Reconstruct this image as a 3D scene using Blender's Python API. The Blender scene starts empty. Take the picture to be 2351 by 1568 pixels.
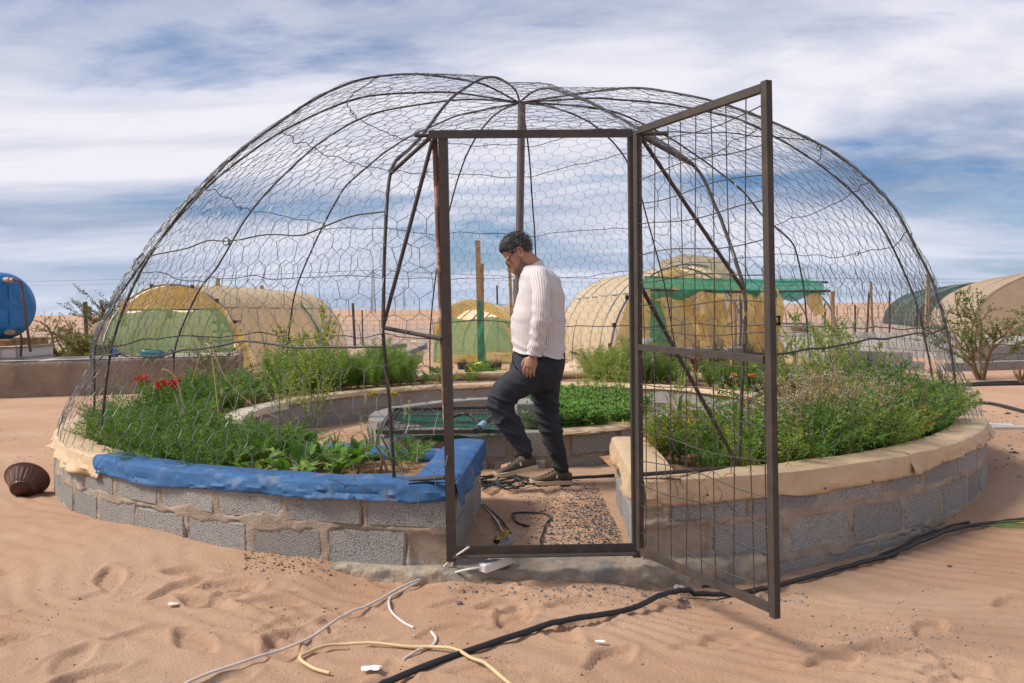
import bpy, math, random
import numpy as np
from mathutils import Matrix, Vector

rnd = random.Random(7)
rng = np.random.default_rng(7)
sc = bpy.context.scene
COL = sc.collection

# ------------------------------------------------------------------ camera
FPX, IW, IH = 1850.0, 2351.0, 1568.0          # focal length in units of a 2351-wide picture
EYE = np.array([0.0, 0.0, 1.22])
PITCH, ROLL = math.radians(1.92), math.radians(0.85)
_fw = np.array([0, math.cos(PITCH), -math.sin(PITCH)])
_r0 = np.array([1.0, 0, 0]); _u0 = np.cross(_r0, _fw)
_rt = math.cos(ROLL)*_r0 - math.sin(ROLL)*_u0
_up = math.sin(ROLL)*_r0 + math.cos(ROLL)*_u0
cam_d = bpy.data.cameras.new('camera')
cam = bpy.data.objects.new('camera', cam_d); COL.objects.link(cam)
cam_d.sensor_width = 36.0; cam_d.lens = 36.0*FPX/IW
cam_d.clip_start = 0.05; cam_d.clip_end = 20000
m = Matrix.Identity(4)
for i in range(3):
    m[i][0] = _rt[i]; m[i][1] = _up[i]; m[i][2] = -_fw[i]; m[i][3] = EYE[i]
cam.matrix_world = m
sc.camera = cam

# ------------------------------------------------------------------ sky, sun, exposure
SUN_EL, SUN_AZ = math.radians(46), math.radians(-96)     # azimuth from +Y towards +X
world = bpy.data.worlds.new('World'); sc.world = world; world.use_nodes = True
nt = world.node_tree; nt.nodes.clear()
def N(tree, kind, **kw):
    n = tree.nodes.new(kind)
    for k, v in kw.items():
        if k == 'ins':
            for a, b in v.items(): n.inputs[a].default_value = b
        else: setattr(n, k, v)
    return n
def ramp(tree, stops, interp='LINEAR'):
    n = tree.nodes.new('ShaderNodeValToRGB'); r = n.color_ramp; r.interpolation = interp
    while len(r.elements) < len(stops): r.elements.new(0.5)
    for e, (p, c) in zip(r.elements, stops):
        e.position = p; e.color = (c, c, c, 1) if isinstance(c, (int, float)) else (*c, 1)
    return n
def build_sky():
    L = nt.links.new
    tc = N(nt, 'ShaderNodeTexCoord')
    sky = N(nt, 'ShaderNodeTexSky', sky_type='NISHITA', sun_disc=False, sun_elevation=SUN_EL, sun_rotation=SUN_AZ, air_density=1.0, dust_density=1.6, ozone_density=1.5)
    bg = N(nt, 'ShaderNodeBackground', ins={'Strength': 0.1})
    sep = N(nt, 'ShaderNodeSeparateXYZ'); L(tc.outputs['Generated'], sep.inputs[0])
    zz = N(nt, 'ShaderNodeMath', operation='MAXIMUM', ins={1: 0.0}); L(sep.outputs[2], zz.inputs[0])
    za = N(nt, 'ShaderNodeMath', operation='ADD', ins={1: 0.16}); L(zz.outputs[0], za.inputs[0])
    dx = N(nt, 'ShaderNodeMath', operation='DIVIDE'); L(sep.outputs[0], dx.inputs[0]); L(za.outputs[0], dx.inputs[1])
    dy = N(nt, 'ShaderNodeMath', operation='DIVIDE'); L(sep.outputs[1], dy.inputs[0]); L(za.outputs[0], dy.inputs[1])
    cmb = N(nt, 'ShaderNodeCombineXYZ'); L(dx.outputs[0], cmb.inputs[0]); L(dy.outputs[0], cmb.inputs[1])
    mp = N(nt, 'ShaderNodeMapping'); mp.inputs['Rotation'].default_value = (0, 0, math.radians(24)); mp.inputs['Scale'].default_value = (0.58, 1.05, 1); mp.inputs['Location'].default_value = (-3.2, 3.6, 0)
    L(cmb.outputs[0], mp.inputs[0])
    n1 = N(nt, 'ShaderNodeTexNoise', ins={'Scale': 1.1, 'Detail': 10.0, 'Roughness': 0.56, 'Distortion': 0.6}); L(mp.outputs[0], n1.inputs['Vector'])
    mp2 = N(nt, 'ShaderNodeMapping'); mp2.inputs['Rotation'].default_value = (0, 0, math.radians(15)); mp2.inputs['Scale'].default_value = (0.6, 1.1, 1); mp2.inputs['Location'].default_value = (-1.5, 4.0, 0)
    L(cmb.outputs[0], mp2.inputs[0])
    n2 = N(nt, 'ShaderNodeTexNoise', ins={'Scale': 0.95, 'Detail': 9.0, 'Roughness': 0.57, 'Distortion': 0.5}); L(mp2.outputs[0], n2.inputs['Vector'])
    fac = ramp(nt, [(0.34, 0.0), (0.41, 0.45), (0.48, 0.85), (0.57, 1.0)]); L(n1.outputs['Fac'], fac.inputs[0])
    ccol = ramp(nt, [(0.35, (1.45, 1.9, 2.75)), (0.46, (2.9, 3.1, 3.75)), (0.59, (4.4, 4.35, 4.75))]); L(n2.outputs['Fac'], ccol.inputs[0])
    tint = N(nt, 'ShaderNodeMixRGB', blend_type='MULTIPLY', ins={0: 1.0, 2: (0.20, 0.36, 0.54, 1)}); L(sky.outputs[0], tint.inputs[1])
    mix = N(nt, 'ShaderNodeMixRGB'); L(fac.outputs[0], mix.inputs[0]); L(tint.outputs[0], mix.inputs[1]); L(ccol.outputs[0], mix.inputs[2])
    # haze low on the horizon
    hz = N(nt, 'ShaderNodeMapRange', ins={1: 0.0, 2: 0.13, 3: 0.8, 4: 0.0}); L(sep.outputs[2], hz.inputs[0])
    mix2 = N(nt, 'ShaderNodeMixRGB', ins={2: (2.95, 3.4, 4.25, 1)}); L(hz.outputs[0], mix2.inputs[0]); L(mix.outputs[0], mix2.inputs[1])
    L(mix2.outputs[0], bg.inputs['Color'])
    out = N(nt, 'ShaderNodeOutputWorld'); L(bg.outputs[0], out.inputs[0])
build_sky()
sun_d = bpy.data.lights.new('sun', 'SUN'); sun_d.energy = 2.3; sun_d.angle = math.radians(16); sun_d.color = (1.0, 0.94, 0.85)
sun = bpy.data.objects.new('sun', sun_d); COL.objects.link(sun)
_sd = Vector((math.sin(SUN_AZ)*math.cos(SUN_EL), math.cos(SUN_AZ)*math.cos(SUN_EL), math.sin(SUN_EL)))
sun.rotation_euler = _sd.to_track_quat('Z', 'Y').to_euler(); sun.location = (-30, -3, 30)
sc.cycles.max_bounces = 6; sc.cycles.diffuse_bounces = 4; sc.cycles.glossy_bounces = 2; sc.cycles.transmission_bounces = 3; sc.cycles.transparent_max_bounces = 12
vs = sc.view_settings
vs.view_transform = 'Standard'; vs.look = 'None'; vs.gamma = 1; vs.exposure = 1.0; vs.use_curve_mapping = False

# ------------------------------------------------------------------ point helpers (picture point -> place)
def ray(px, py): return _fw + _rt*(px-IW/2)/FPX - _up*(py-IH/2)/FPX
def at_y(px, py, Y): v = ray(px, py); return EYE + v*(Y/v[1])
def at_z(px, py, z): v = ray(px, py); return EYE + v*((z-EYE[2])/v[2])
CX, CY = 0.05, 7.5
def pol(phi, r, z=0.0):
    a = math.radians(phi); return np.array([CX + r*math.sin(a), CY + r*math.cos(a), z])

# ------------------------------------------------------------------ numpy noise
def _hash(ix, iy, iz, seed):
    h = (ix*374761393 + iy*668265263 + iz*2147483647 + seed*144665) & 0xFFFFFFFF
    h = ((h ^ (h >> 13))*1274126177) & 0xFFFFFFFF
    return ((h ^ (h >> 16)) & 0xFFFF)/65535.0
def vnoise(p, seed=0):
    p = np.asarray(p, float); i = np.floor(p).astype(np.int64); f = p-i; f = f*f*(3-2*f)
    r = 0
    for a in (0, 1):
        for b in (0, 1):
            for c in (0, 1):
                w = (f[..., 0] if a else 1-f[..., 0])*(f[..., 1] if b else 1-f[..., 1])*(f[..., 2] if c else 1-f[..., 2])
                r = r + w*_hash(i[..., 0]+a, i[..., 1]+b, i[..., 2]+c, seed)
    return r*2-1
def fbm(p, octv=4, seed=0, gain=0.5):
    p = np.asarray(p, float); r = 0; a = 1; t = 0
    for k in range(octv):
        r = r + a*vnoise(p, seed+k); t += a; a *= gain; p = p*2.03+11.3
    return r/t
def n2(x, y, s, octv=3, seed=0): 
    x = np.asarray(x, float); y = np.asarray(y, float)
    return fbm(np.stack([x*s, y*s, np.zeros_like(x)+0.37], -1), octv, seed)
def sstep(a, b, x): t = np.clip((x-a)/(b-a), 0, 1); return t*t*(3-2*t)

# ------------------------------------------------------------------ mesh builder
class MB:
    def __init__(s): s.v = []; s.n = 0; s.f = []; s.uv = []; s.has_uv = False
    def add(s, v, faces, mi=0, uv=None):
        v = np.asarray(v, float).reshape(-1, 3); o = s.n; s.v.append(v); s.n += len(v)
        s.uv.append(np.zeros((len(v), 2)) if uv is None else np.asarray(uv, float).reshape(-1, 2))
        if uv is not None: s.has_uv = True
        by = {}
        if isinstance(faces, np.ndarray): s.f.append((faces+o, mi))
        else:
            for q in faces: by.setdefault(len(q), []).append(q)
            for k, l in by.items(): s.f.append((np.array(l, int)+o, mi))
        return o
    def box(s, c, size, rot=None, mi=0):
        d = np.array(size)/2.0
        v = np.array([[x, y, z] for x in (-1, 1) for y in (-1, 1) for z in (-1, 1)])*d
        if rot is not None: v = v @ np.asarray(rot).T
        s.add(v+np.asarray(c), [(0, 1, 3, 2), (4, 6, 7, 5), (0, 4, 5, 1), (2, 3, 7, 6), (0, 2, 6, 4), (1, 5, 7, 3)], mi)
    def bar(s, a, b, w, h, up=(0, 0, 1), mi=0):
        a = np.asarray(a, float); b = np.asarray(b, float); t = b-a; L = np.linalg.norm(t); t = t/L
        up = np.asarray(up, float); sx = np.cross(t, up); sx /= np.linalg.norm(sx); u = np.cross(sx, t)
        s.box((a+b)/2, (L, w, h), np.stack([t, sx, u], 1), mi)
    def grid(s, P, mi=0, closed_u=False, closed_v=False, uv=None, flip=False):
        P = np.asarray(P, float); nu, nv = P.shape[:2]
        iu = np.arange(nu if closed_u else nu-1); iv = np.arange(nv if closed_v else nv-1)
        a = iu[:, None]*nv+iv[None]; b = ((iu+1) % nu)[:, None]*nv+iv[None]
        c = ((iu+1) % nu)[:, None]*nv+((iv+1) % nv)[None]; d = iu[:, None]*nv+((iv+1) % nv)[None]
        q = np.stack([a, b, c, d], -1).reshape(-1, 4)
        if flip: q = q[:, ::-1]
        s.add(P.reshape(-1, 3), q, mi, None if uv is None else np.asarray(uv).reshape(-1, 2))
    def tube(s, path, r, n=6, mi=0, cap=True, uvs=False):
        P = np.asarray(path, float); k = len(P); r = np.broadcast_to(np.asarray(r, float), (k,))
        t = np.gradient(P, axis=0); t /= np.linalg.norm(t, axis=1)[:, None]+1e-12
        ref = np.array([0, 0, 1.0]) if abs(t[:, 2]).mean() < 0.8 else np.array([0, 1.0, 0])
        u = np.cross(t, ref); u /= np.linalg.norm(u, axis=1)[:, None]+1e-12; w = np.cross(t, u)
        th = np.arange(n)/n*2*math.pi
        R = P[:, None]+r[:, None, None]*(np.cos(th)[None, :, None]*u[:, None]+np.sin(th)[None, :, None]*w[:, None])
        s.grid(R, mi, closed_v=True, flip=True)
        if cap:
            s.add(R[0], [tuple(range(n))], mi); s.add(R[-1], [tuple(range(n))[::-1]], mi)
    def segs(s, A, B, r, n=3, mi=0):
        """many straight thin wires at once"""
        A = np.asarray(A, float); B = np.asarray(B, float); t = B-A; L = np.linalg.norm(t, axis=1); k = L > 1e-5; A, B, t, L = A[k], B[k], t[k], L[k]
        r = np.broadcast_to(np.asarray(r, float), (len(k),))[k]
        t = t/L[:, None]; ref = np.where(np.abs(t[:, 2:3]) < 0.8, np.array([[0, 0, 1.0]]), np.array([[0, 1.0, 0]]))
        u = np.cross(t, ref); u /= np.linalg.norm(u, axis=1)[:, None]; w = np.cross(t, u)
        th = np.arange(n)/n*2*math.pi; off = r[:, None, None]*(np.cos(th)[None, :, None]*u[:, None]+np.sin(th)[None, :, None]*w[:, None])
        V = np.concatenate([A[:, None]+off, B[:, None]+off], 1); m_ = len(A)
        q = np.array([[j, (j+1) % n, n+(j+1) % n, n+j] for j in range(n)])
        s.add(V.reshape(-1, 3), (np.arange(m_)[:, None, None]*2*n+q[None]).reshape(-1, 4), mi)
    def kites(s, base, d, side, length, width, mi=0, bend=None, fold=0.0):
        """many leaf-shaped faces: two quads each with a fold along the middle"""
        base = np.asarray(base, float); d = np.asarray(d, float); side = np.asarray(side, float)
        d = d/(np.linalg.norm(d, axis=1)[:, None]+1e-9); side = side-(side*d).sum(1)[:, None]*d; side /= np.linalg.norm(side, axis=1)[:, None]+1e-9
        nm = np.cross(d, side); k = len(base); length = np.broadcast_to(length, (k,))[:, None]; width = np.broadcast_to(width, (k,))[:, None]
        b = 0.0 if bend is None else np.broadcast_to(bend, (k,))[:, None]
        mid = base+d*length*0.45+nm*length*b*0.3
        tip = base+d*length-nm*length*b*0.5
        l = mid+side*width/2+nm*width*fold; r_ = mid-side*width/2+nm*width*fold
        V = np.stack([base, l, tip, r_], 1)
        s.add(V.reshape(-1, 3), np.arange(k)[:, None]*4+np.array([[0, 1, 2, 3]]), mi)
    def lathe(s, prof, c=(0, 0, 0), n=24, mi=0, rot=None, flute=None):
        prof = np.asarray(prof, float); th = np.arange(n)/n*2*math.pi
        P = np.zeros((len(prof), n, 3))
        rr = prof[:, 0][:, None]*np.ones(n)[None]
        if flute is not None: rr = flute(rr, th[None], prof[:, 1][:, None])
        P[..., 0] = rr*np.cos(th); P[..., 1] = rr*np.sin(th); P[..., 2] = prof[:, 1][:, None]
        if rot is not None: P = P @ np.asarray(rot).T
        s.grid(P+np.asarray(c), mi, closed_v=True, flip=True)
    def data(s): return np.concatenate(s.v)
    def mesh(s, name, mats, smooth=False, off=None):
        V = np.concatenate(s.v); V = V if off is None else V-np.asarray(off)
        me = bpy.data.meshes.new(name); me.vertices.add(len(V)); me.vertices.foreach_set('co', V.ravel())
        nl = sum(f.size for f, _ in s.f); npoly = sum(len(f) for f, _ in s.f)
        me.loops.add(nl); me.polygons.add(npoly)
        loop = np.concatenate([f.ravel() for f, _ in s.f]).astype(np.int32)
        tot = np.concatenate([np.full(len(f), f.shape[1]) for f, _ in s.f]).astype(np.int32)
        start = np.concatenate([[0], np.cumsum(tot)[:-1]]).astype(np.int32)
        mi = np.concatenate([np.full(len(f), i) for f, i in s.f]).astype(np.int32)
        me.loops.foreach_set('vertex_index', loop); me.polygons.foreach_set('loop_start', start); me.polygons.foreach_set('loop_total', tot)
        me.polygons.foreach_set('material_index', mi)
        me.polygons.foreach_set('use_smooth', np.full(npoly, bool(smooth)))
        if s.has_uv:
            uv = np.concatenate(s.uv); l = me.uv_layers.new(name='UVMap'); l.data.foreach_set('uv', uv[loop].astype(np.float32).ravel())
        for mm in (mats if isinstance(mats, (list, tuple)) else [mats]): me.materials.append(mm)
        me.update(calc_edges=True); me.validate()
        return me

def spline(pts, n=8, closed=False):
    P = np.asarray(pts, float); k = len(P); out = []
    for i in range(k if closed else k-1):
        if closed: a, b, c, d = P[(i-1) % k], P[i], P[(i+1) % k], P[(i+2) % k]
        else: a = P[max(i-1, 0)]; b = P[i]; c = P[i+1]; d = P[min(i+2, k-1)]
        for t in np.arange(n)/n:
            out.append(0.5*((2*b)+(-a+c)*t+(2*a-5*b+4*c-d)*t*t+(-a+3*b-3*c+d)*t**3))
    if not closed: out.append(P[-1])
    return np.array(out)

def rotz(a): c, s = math.cos(a), math.sin(a); return np.array([[c, -s, 0], [s, c, 0], [0, 0, 1.0]])
def rotx(a): c, s = math.cos(a), math.sin(a); return np.array([[1.0, 0, 0], [0, c, -s], [0, s, c]])
def roty(a): c, s = math.cos(a), math.sin(a); return np.array([[c, 0, s], [0, 1.0, 0], [-s, 0, c]])

# ------------------------------------------------------------------ objects
def tag(o, label=None, cat=None, group=None, kind=None):
    if label: o['label'] = label
    if cat: o['category'] = cat
    if group: o['group'] = group
    if kind: o['kind'] = kind
    return o
def thing(name, label, cat, loc=(0, 0, 0), group=None):
    o = bpy.data.objects.new(name, None); COL.objects.link(o); o.location = [float(q) for q in loc]; o.empty_display_size = 0.1
    return tag(o, label, cat, group)
def rootloc(o):
    l = np.array([0.0, 0, 0])
    while o is not None: l = l+np.array(o.location); o = o.parent
    return l
def obj(name, mb, mats, parent=None, smooth=False, base=None):
    """mesh in place; its origin sits at its parent's base (or at base)"""
    off = rootloc(parent) if parent is not None else (np.zeros(3) if base is None else np.asarray(base, float))
    me = mb.mesh(name, mats, smooth, off) if isinstance(mb, MB) else mb
    o = bpy.data.objects.new(name, me); COL.objects.link(o)
    if parent is not None: o.parent = parent
    elif base is not None: o.location = [float(q) for q in base]
    return o
def put(name, me, loc, rz=0.0, scale=1.0, parent=None, rot=None, label=None, cat=None, group=None):
    o = bpy.data.objects.new(name, me); COL.objects.link(o)
    if parent is not None: o.parent = parent; loc = np.asarray(loc)-rootloc(parent)
    o.location = [float(q) for q in loc]; o.rotation_euler = rot if rot is not None else (0, 0, rz)
    o.scale = (scale,)*3 if isinstance(scale, (int, float)) else scale
    return tag(o, label, cat, group)

# ------------------------------------------------------------------ materials
MATS = {}
def M(name, base, rough=0.8, var=0.18, scale=6.0, bump=0.0, bscale=60.0, metal=0.0, spec=0.3, transl=0.0, transp=0.0, dark=None, rand=0.0, second=None, sec_scale=3.0, sec_at=(0.5, 0.62), bdist=0.01, tcol=None, coat=0.0):
    if name in MATS: return MATS[name]
    mt = bpy.data.materials.new(name); mt.use_nodes = True; t = mt.node_tree; L = t.links.new
    b = t.nodes['Principled BSDF']; out = t.nodes['Material Output']
    b.inputs['Roughness'].default_value = rough; b.inputs['Metallic'].default_value = metal; b.inputs['Specular IOR Level'].default_value = spec
    if coat: b.inputs['Coat Weight'].default_value = coat
    tc = N(t, 'ShaderNodeTexCoord')
    nz = N(t, 'ShaderNodeTexNoise', ins={'Scale': scale, 'Detail': 5.0, 'Roughness': 0.6}); L(tc.outputs['Object'], nz.inputs['Vector'])
    lo = tuple(c*(1-var) for c in base); hi = tuple(min(1, c*(1+var)) for c in base)
    rp = ramp(t, [(0.3, lo), (0.7, hi)]); L(nz.outputs['Fac'], rp.inputs[0]); col = rp.outputs[0]
    if second is not None:
        nz2 = N(t, 'ShaderNodeTexNoise', ins={'Scale': sec_scale, 'Detail': 6.0, 'Roughness': 0.65}); L(tc.outputs['Object'], nz2.inputs['Vector'])
        r2 = ramp(t, [(sec_at[0], 0.0), (sec_at[1], 1.0)]); L(nz2.outputs['Fac'], r2.inputs[0])
        mx = N(t, 'ShaderNodeMixRGB', ins={2: (*second, 1)}); L(r2.outputs[0], mx.inputs[0]); L(col, mx.inputs[1]); col = mx.outputs[0]
    if rand:
        oi = N(t, 'ShaderNodeObjectInfo'); mr = N(t, 'ShaderNodeMapRange', ins={3: 1-rand, 4: 1+rand}); L(oi.outputs['Random'], mr.inputs[0])
        mx = N(t, 'ShaderNodeMixRGB', blend_type='MULTIPLY', ins={0: 1.0}); L(col, mx.inputs[1]); L(mr.outputs[0], mx.inputs[2]); col = mx.outputs[0]
    L(col, b.inputs['Base Color'])
    if bump:
        bz = N(t, 'ShaderNodeTexNoise', ins={'Scale': bscale, 'Detail': 4.0, 'Roughness': 0.6}); L(tc.outputs['Object'], bz.inputs['Vector'])
        bp = N(t, 'ShaderNodeBump', ins={'Strength': bump, 'Distance': bdist}); L(bz.outputs['Fac'], bp.inputs['Height']); L(bp.outputs[0], b.inputs['Normal'])
    surf = b.outputs[0]
    if transl:
        tr = N(t, 'ShaderNodeBsdfTranslucent')
        if tcol is None: L(col, tr.inputs['Color'])
        else: tr.inputs['Color'].default_value = (*tcol, 1)
        ms = N(t, 'ShaderNodeMixShader', ins={0: transl}); L(surf, ms.inputs[1]); L(tr.outputs[0], ms.inputs[2]); surf = ms.outputs[0]
    if transp:
        tp = N(t, 'ShaderNodeBsdfTransparent'); ms = N(t, 'ShaderNodeMixShader', ins={0: transp}); L(surf, ms.inputs[1]); L(tp.outputs[0], ms.inputs[2]); surf = ms.outputs[0]
    L(surf, out.inputs[0]); MATS[name] = mt
    return mt

def sand_material():
    mt = bpy.data.materials.new('sand'); mt.use_nodes = True; t = mt.node_tree; L = t.links.new; b = t.nodes['Principled BSDF']
    b.inputs['Roughness'].default_value = 0.95; b.inputs['Specular IOR Level'].default_value = 0.12
    tc = N(t, 'ShaderNodeTexCoord'); V = tc.outputs['Object']
    def noise(s, d=5.0, r=0.6): n = N(t, 'ShaderNodeTexNoise', ins={'Scale': s, 'Detail': d, 'Roughness': r}); L(V, n.inputs['Vector']); return n.outputs['Fac']
    big = ramp(t, [(0.35, (0.45, 0.262, 0.162)), (0.65, (0.52, 0.34, 0.228))]); L(noise(0.9), big.inputs[0])
    # fine grains
    gr = ramp(t, [(0.3, 0.78), (0.5, 1.0), (0.7, 1.12)]); L(noise(420.0, 2.0), gr.inputs[0])
    m1 = N(t, 'ShaderNodeMixRGB', blend_type='MULTIPLY', ins={0: 0.8}); L(big.outputs[0], m1.inputs[1]); L(gr.outputs[0], m1.inputs[2])
    # small dark grit
    vo = N(t, 'ShaderNodeTexVoronoi', ins={'Scale': 38.0}); L(V, vo.inputs['Vector'])
    vr = ramp(t, [(0.055, 1.0), (0.085, 0.0)]); L(vo.outputs['Distance'], vr.inputs[0])
    nm = ramp(t, [(0.52, 0.0), (0.6, 1.0)]); L(noise(1.7, 3.0), nm.inputs[0])
    gm = N(t, 'ShaderNodeMath', operation='MULTIPLY'); L(vr.outputs[0], gm.inputs[0]); L(nm.outputs[0], gm.inputs[1])
    m2 = N(t, 'ShaderNodeMixRGB', ins={2: (0.09, 0.075, 0.07, 1)}); L(gm.outputs[0], m2.inputs[0]); L(m1.outputs[0], m2.inputs[1])
    # stony plain farther out
    sp = N(t, 'ShaderNodeSeparateXYZ'); L(V, sp.inputs[0])
    far = N(t, 'ShaderNodeMapRange', ins={1: 20.0, 2: 40.0}); L(sp.outputs[1], far.inputs[0])
    far2 = N(t, 'ShaderNodeMapRange', ins={1: 75.0, 2: 110.0, 3: 1.0, 4: 0.12}); L(sp.outputs[1], far2.inputs[0])
    fm = N(t, 'ShaderNodeMath', operation='MULTIPLY'); L(far.outputs[0], fm.inputs[0]); L(far2.outputs[0], fm.inputs[1])
    st = ramp(t, [(0.35, (0.30, 0.22, 0.18)), (0.65, (0.46, 0.33, 0.25))]); L(noise(2.5, 8.0, 0.75), st.inputs[0])
    m3 = N(t, 'ShaderNodeMixRGB'); L(fm.outputs[0], m3.inputs[0]); L(m2.outputs[0], m3.inputs[1]); L(st.outputs[0], m3.inputs[2])
    L(m3.outputs[0], b.inputs['Base Color'])
    bz = N(t, 'ShaderNodeTexNoise', ins={'Scale': 75.0, 'Detail': 6.0, 'Roughness': 0.75}); L(V, bz.inputs['Vector'])
    bp = N(t, 'ShaderNodeBump', ins={'Strength': 0.9, 'Distance': 0.012}); L(bz.outputs['Fac'], bp.inputs['Height']); L(bp.outputs[0], b.inputs['Normal'])
    return mt
def block_material(name, lo, hi, tint=(0.42, 0.33, 0.25)):
    """open-textured aggregate concrete"""
    mt = bpy.data.materials.new(name); mt.use_nodes = True; t = mt.node_tree; L = t.links.new; b = t.nodes['Principled BSDF']
    b.inputs['Roughness'].default_value = 0.95; b.inputs['Specular IOR Level'].default_value = 0.15
    tc = N(t, 'ShaderNodeTexCoord'); oi = N(t, 'ShaderNodeObjectInfo')
    ad = N(t, 'ShaderNodeVectorMath', operation='ADD'); L(tc.outputs['Object'], ad.inputs[0])
    sc_ = N(t, 'ShaderNodeMath', operation='MULTIPLY', ins={1: 17.0}); L(oi.outputs['Random'], sc_.inputs[0]); L(sc_.outputs[0], ad.inputs[1]); V = ad.outputs[0]
    vo = N(t, 'ShaderNodeTexVoronoi', ins={'Scale': 165.0, 'Randomness': 1.0}); L(V, vo.inputs['Vector'])
    v1 = ramp(t, [(0.18, hi), (0.6, lo), (0.9, tuple(c*0.6 for c in lo))]); L(vo.outputs['Distance'], v1.inputs[0])
    nz = N(t, 'ShaderNodeTexNoise', ins={'Scale': 7.0, 'Detail': 5.0, 'Roughness': 0.7}); L(V, nz.inputs['Vector'])
    nr = ramp(t, [(0.5, 0.0), (0.75, 0.5)]); L(nz.outputs['Fac'], nr.inputs[0])
    m1 = N(t, 'ShaderNodeMixRGB', ins={2: (*tint, 1)}); L(nr.outputs[0], m1.inputs[0]); L(v1.outputs[0], m1.inputs[1])
    mr = N(t, 'ShaderNodeMapRange', ins={3: 0.85, 4: 1.15}); L(oi.outputs['Random'], mr.inputs[0])
    m2 = N(t, 'ShaderNodeMixRGB', blend_type='MULTIPLY', ins={0: 1.0}); L(m1.outputs[0], m2.inputs[1]); L(mr.outputs[0], m2.inputs[2])
    L(m2.outputs[0], b.inputs['Base Color'])
    inv = N(t, 'ShaderNodeMath', operation='SUBTRACT', ins={0: 1.0}); L(vo.outputs['Distance'], inv.inputs[1])
    bp = N(t, 'ShaderNodeBump', ins={'Strength': 0.8, 'Distance': 0.005}); L(inv.outputs[0], bp.inputs['Height']); L(bp.outputs[0], b.inputs['Normal'])
    return mt
SAND = sand_material()
BLOCK = block_material('concrete_block', (0.245, 0.235, 0.22), (0.42, 0.405, 0.38))
BLOCK2 = block_material('grey_block', (0.26, 0.25, 0.235), (0.43, 0.415, 0.39))
MORTAR = M('mortar', (0.335, 0.265, 0.20), 0.95, 0.2, 9, 0.6, 90, second=(0.44, 0.39, 0.34), sec_scale=5, sec_at=(0.55, 0.72), bdist=0.01, spec=0.15)
STEEL = M('rusty_steel', (0.052, 0.041, 0.034), 0.6, 0.25, 14, 0.15, 120, spec=0.4, second=(0.085, 0.055, 0.038), sec_scale=9, sec_at=(0.52, 0.7))
REBAR = M('rebar', (0.055, 0.043, 0.037), 0.6, 0.25, 20, 0.4, 260, spec=0.4)
WIRE = M('galvanised_wire', (0.115, 0.12, 0.13), 0.45, 0.2, 30, spec=0.5, metal=0.25)
DWIRE = M('dark_wire', (0.045, 0.042, 0.042), 0.6, 0.2, 20, spec=0.4)
BLUE = M('blue_sheet', (0.035, 0.11, 0.25), 0.6, 0.2, 5, 0.1, 40, spec=0.25, second=(0.24, 0.23, 0.25), sec_scale=7, sec_at=(0.56, 0.82))
TAN = M('tan_sheet', (0.54, 0.385, 0.235), 0.55, 0.12, 6, 0.1, 40, spec=0.3, second=(0.44, 0.315, 0.20), sec_scale=9, sec_at=(0.55, 0.78))
PALE = M('pale_sheet', (0.62, 0.53, 0.42), 0.65, 0.1, 5, 0.1, 40, spec=0.25, second=(0.5, 0.36, 0.24), sec_scale=4, sec_at=(0.5, 0.7))
SOIL = M('bed_soil', (0.37, 0.21, 0.12), 0.95, 0.3, 9, 0.8, 45, spec=0.1, second=(0.22, 0.14, 0.09), sec_scale=7, bdist=0.02)
WOOD = M('timber', (0.37, 0.24, 0.13), 0.8, 0.25, 12, 0.2, 60, spec=0.2)
BLACKP = M('black_plastic', (0.018, 0.02, 0.022), 0.45, 0.3, 9, spec=0.45)
WHITEP = M('white_plastic', (0.68, 0.66, 0.63), 0.45, 0.06, 9, spec=0.45)
GREYP = M('grey_pipe', (0.2, 0.22, 0.24), 0.5, 0.2, 9, spec=0.4)
def LEAF(name, c, var=0.3, transl=0.3, rand=0.2, rough=0.6, scale=9): return M(name, c, rough, var, scale, transl=transl, rand=rand, spec=0.3, tcol=(min(1, c[0]*1.5), min(1, c[1]*1.45), c[2]*0.9))

# ------------------------------------------------------------------ ground
_ca = np.array([-180, -120, -100, -75, -60, -49, -31, -25, -19, -15, -12, -8, -5, 0, 5, 9, 12.5, 16, 20, 25, 35, 41, 56, 75, 100, 180.0])
_cz = np.array([0.02, 0.02, 0.03, 0.02, 0.01, 0.035, 0.105, 0.065, 0.055, 0.05, 0.0, -0.02, 0.0, 0.0, -0.02, -0.06, -0.08, -0.08, -0.08, -0.07, -0.05, -0.01, 0.04, 0.03, 0.02, 0.02])
FEET = []
for k in range(85):
    x = rnd.uniform(-2.6, 2.4); y = rnd.uniform(2.45, 3.75)
    if abs(x) > 1.7 and rnd.random() < 0.5: continue
    FEET.append((x, y, rnd.uniform(0, 6.28) if rnd.random() < .5 else rnd.gauss(0.5, 0.4), rnd.uniform(0.007, 0.022)))
for k in range(26): FEET.append((rnd.uniform(-0.15, 0.5), rnd.uniform(3.9, 5.8), rnd.uniform(0, 6.28), 0.01))
for k in range(40): FEET.append((rnd.uniform(-6, -2.6), rnd.uniform(3.4, 8), rnd.uniform(0, 6.28), 0.014))
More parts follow.
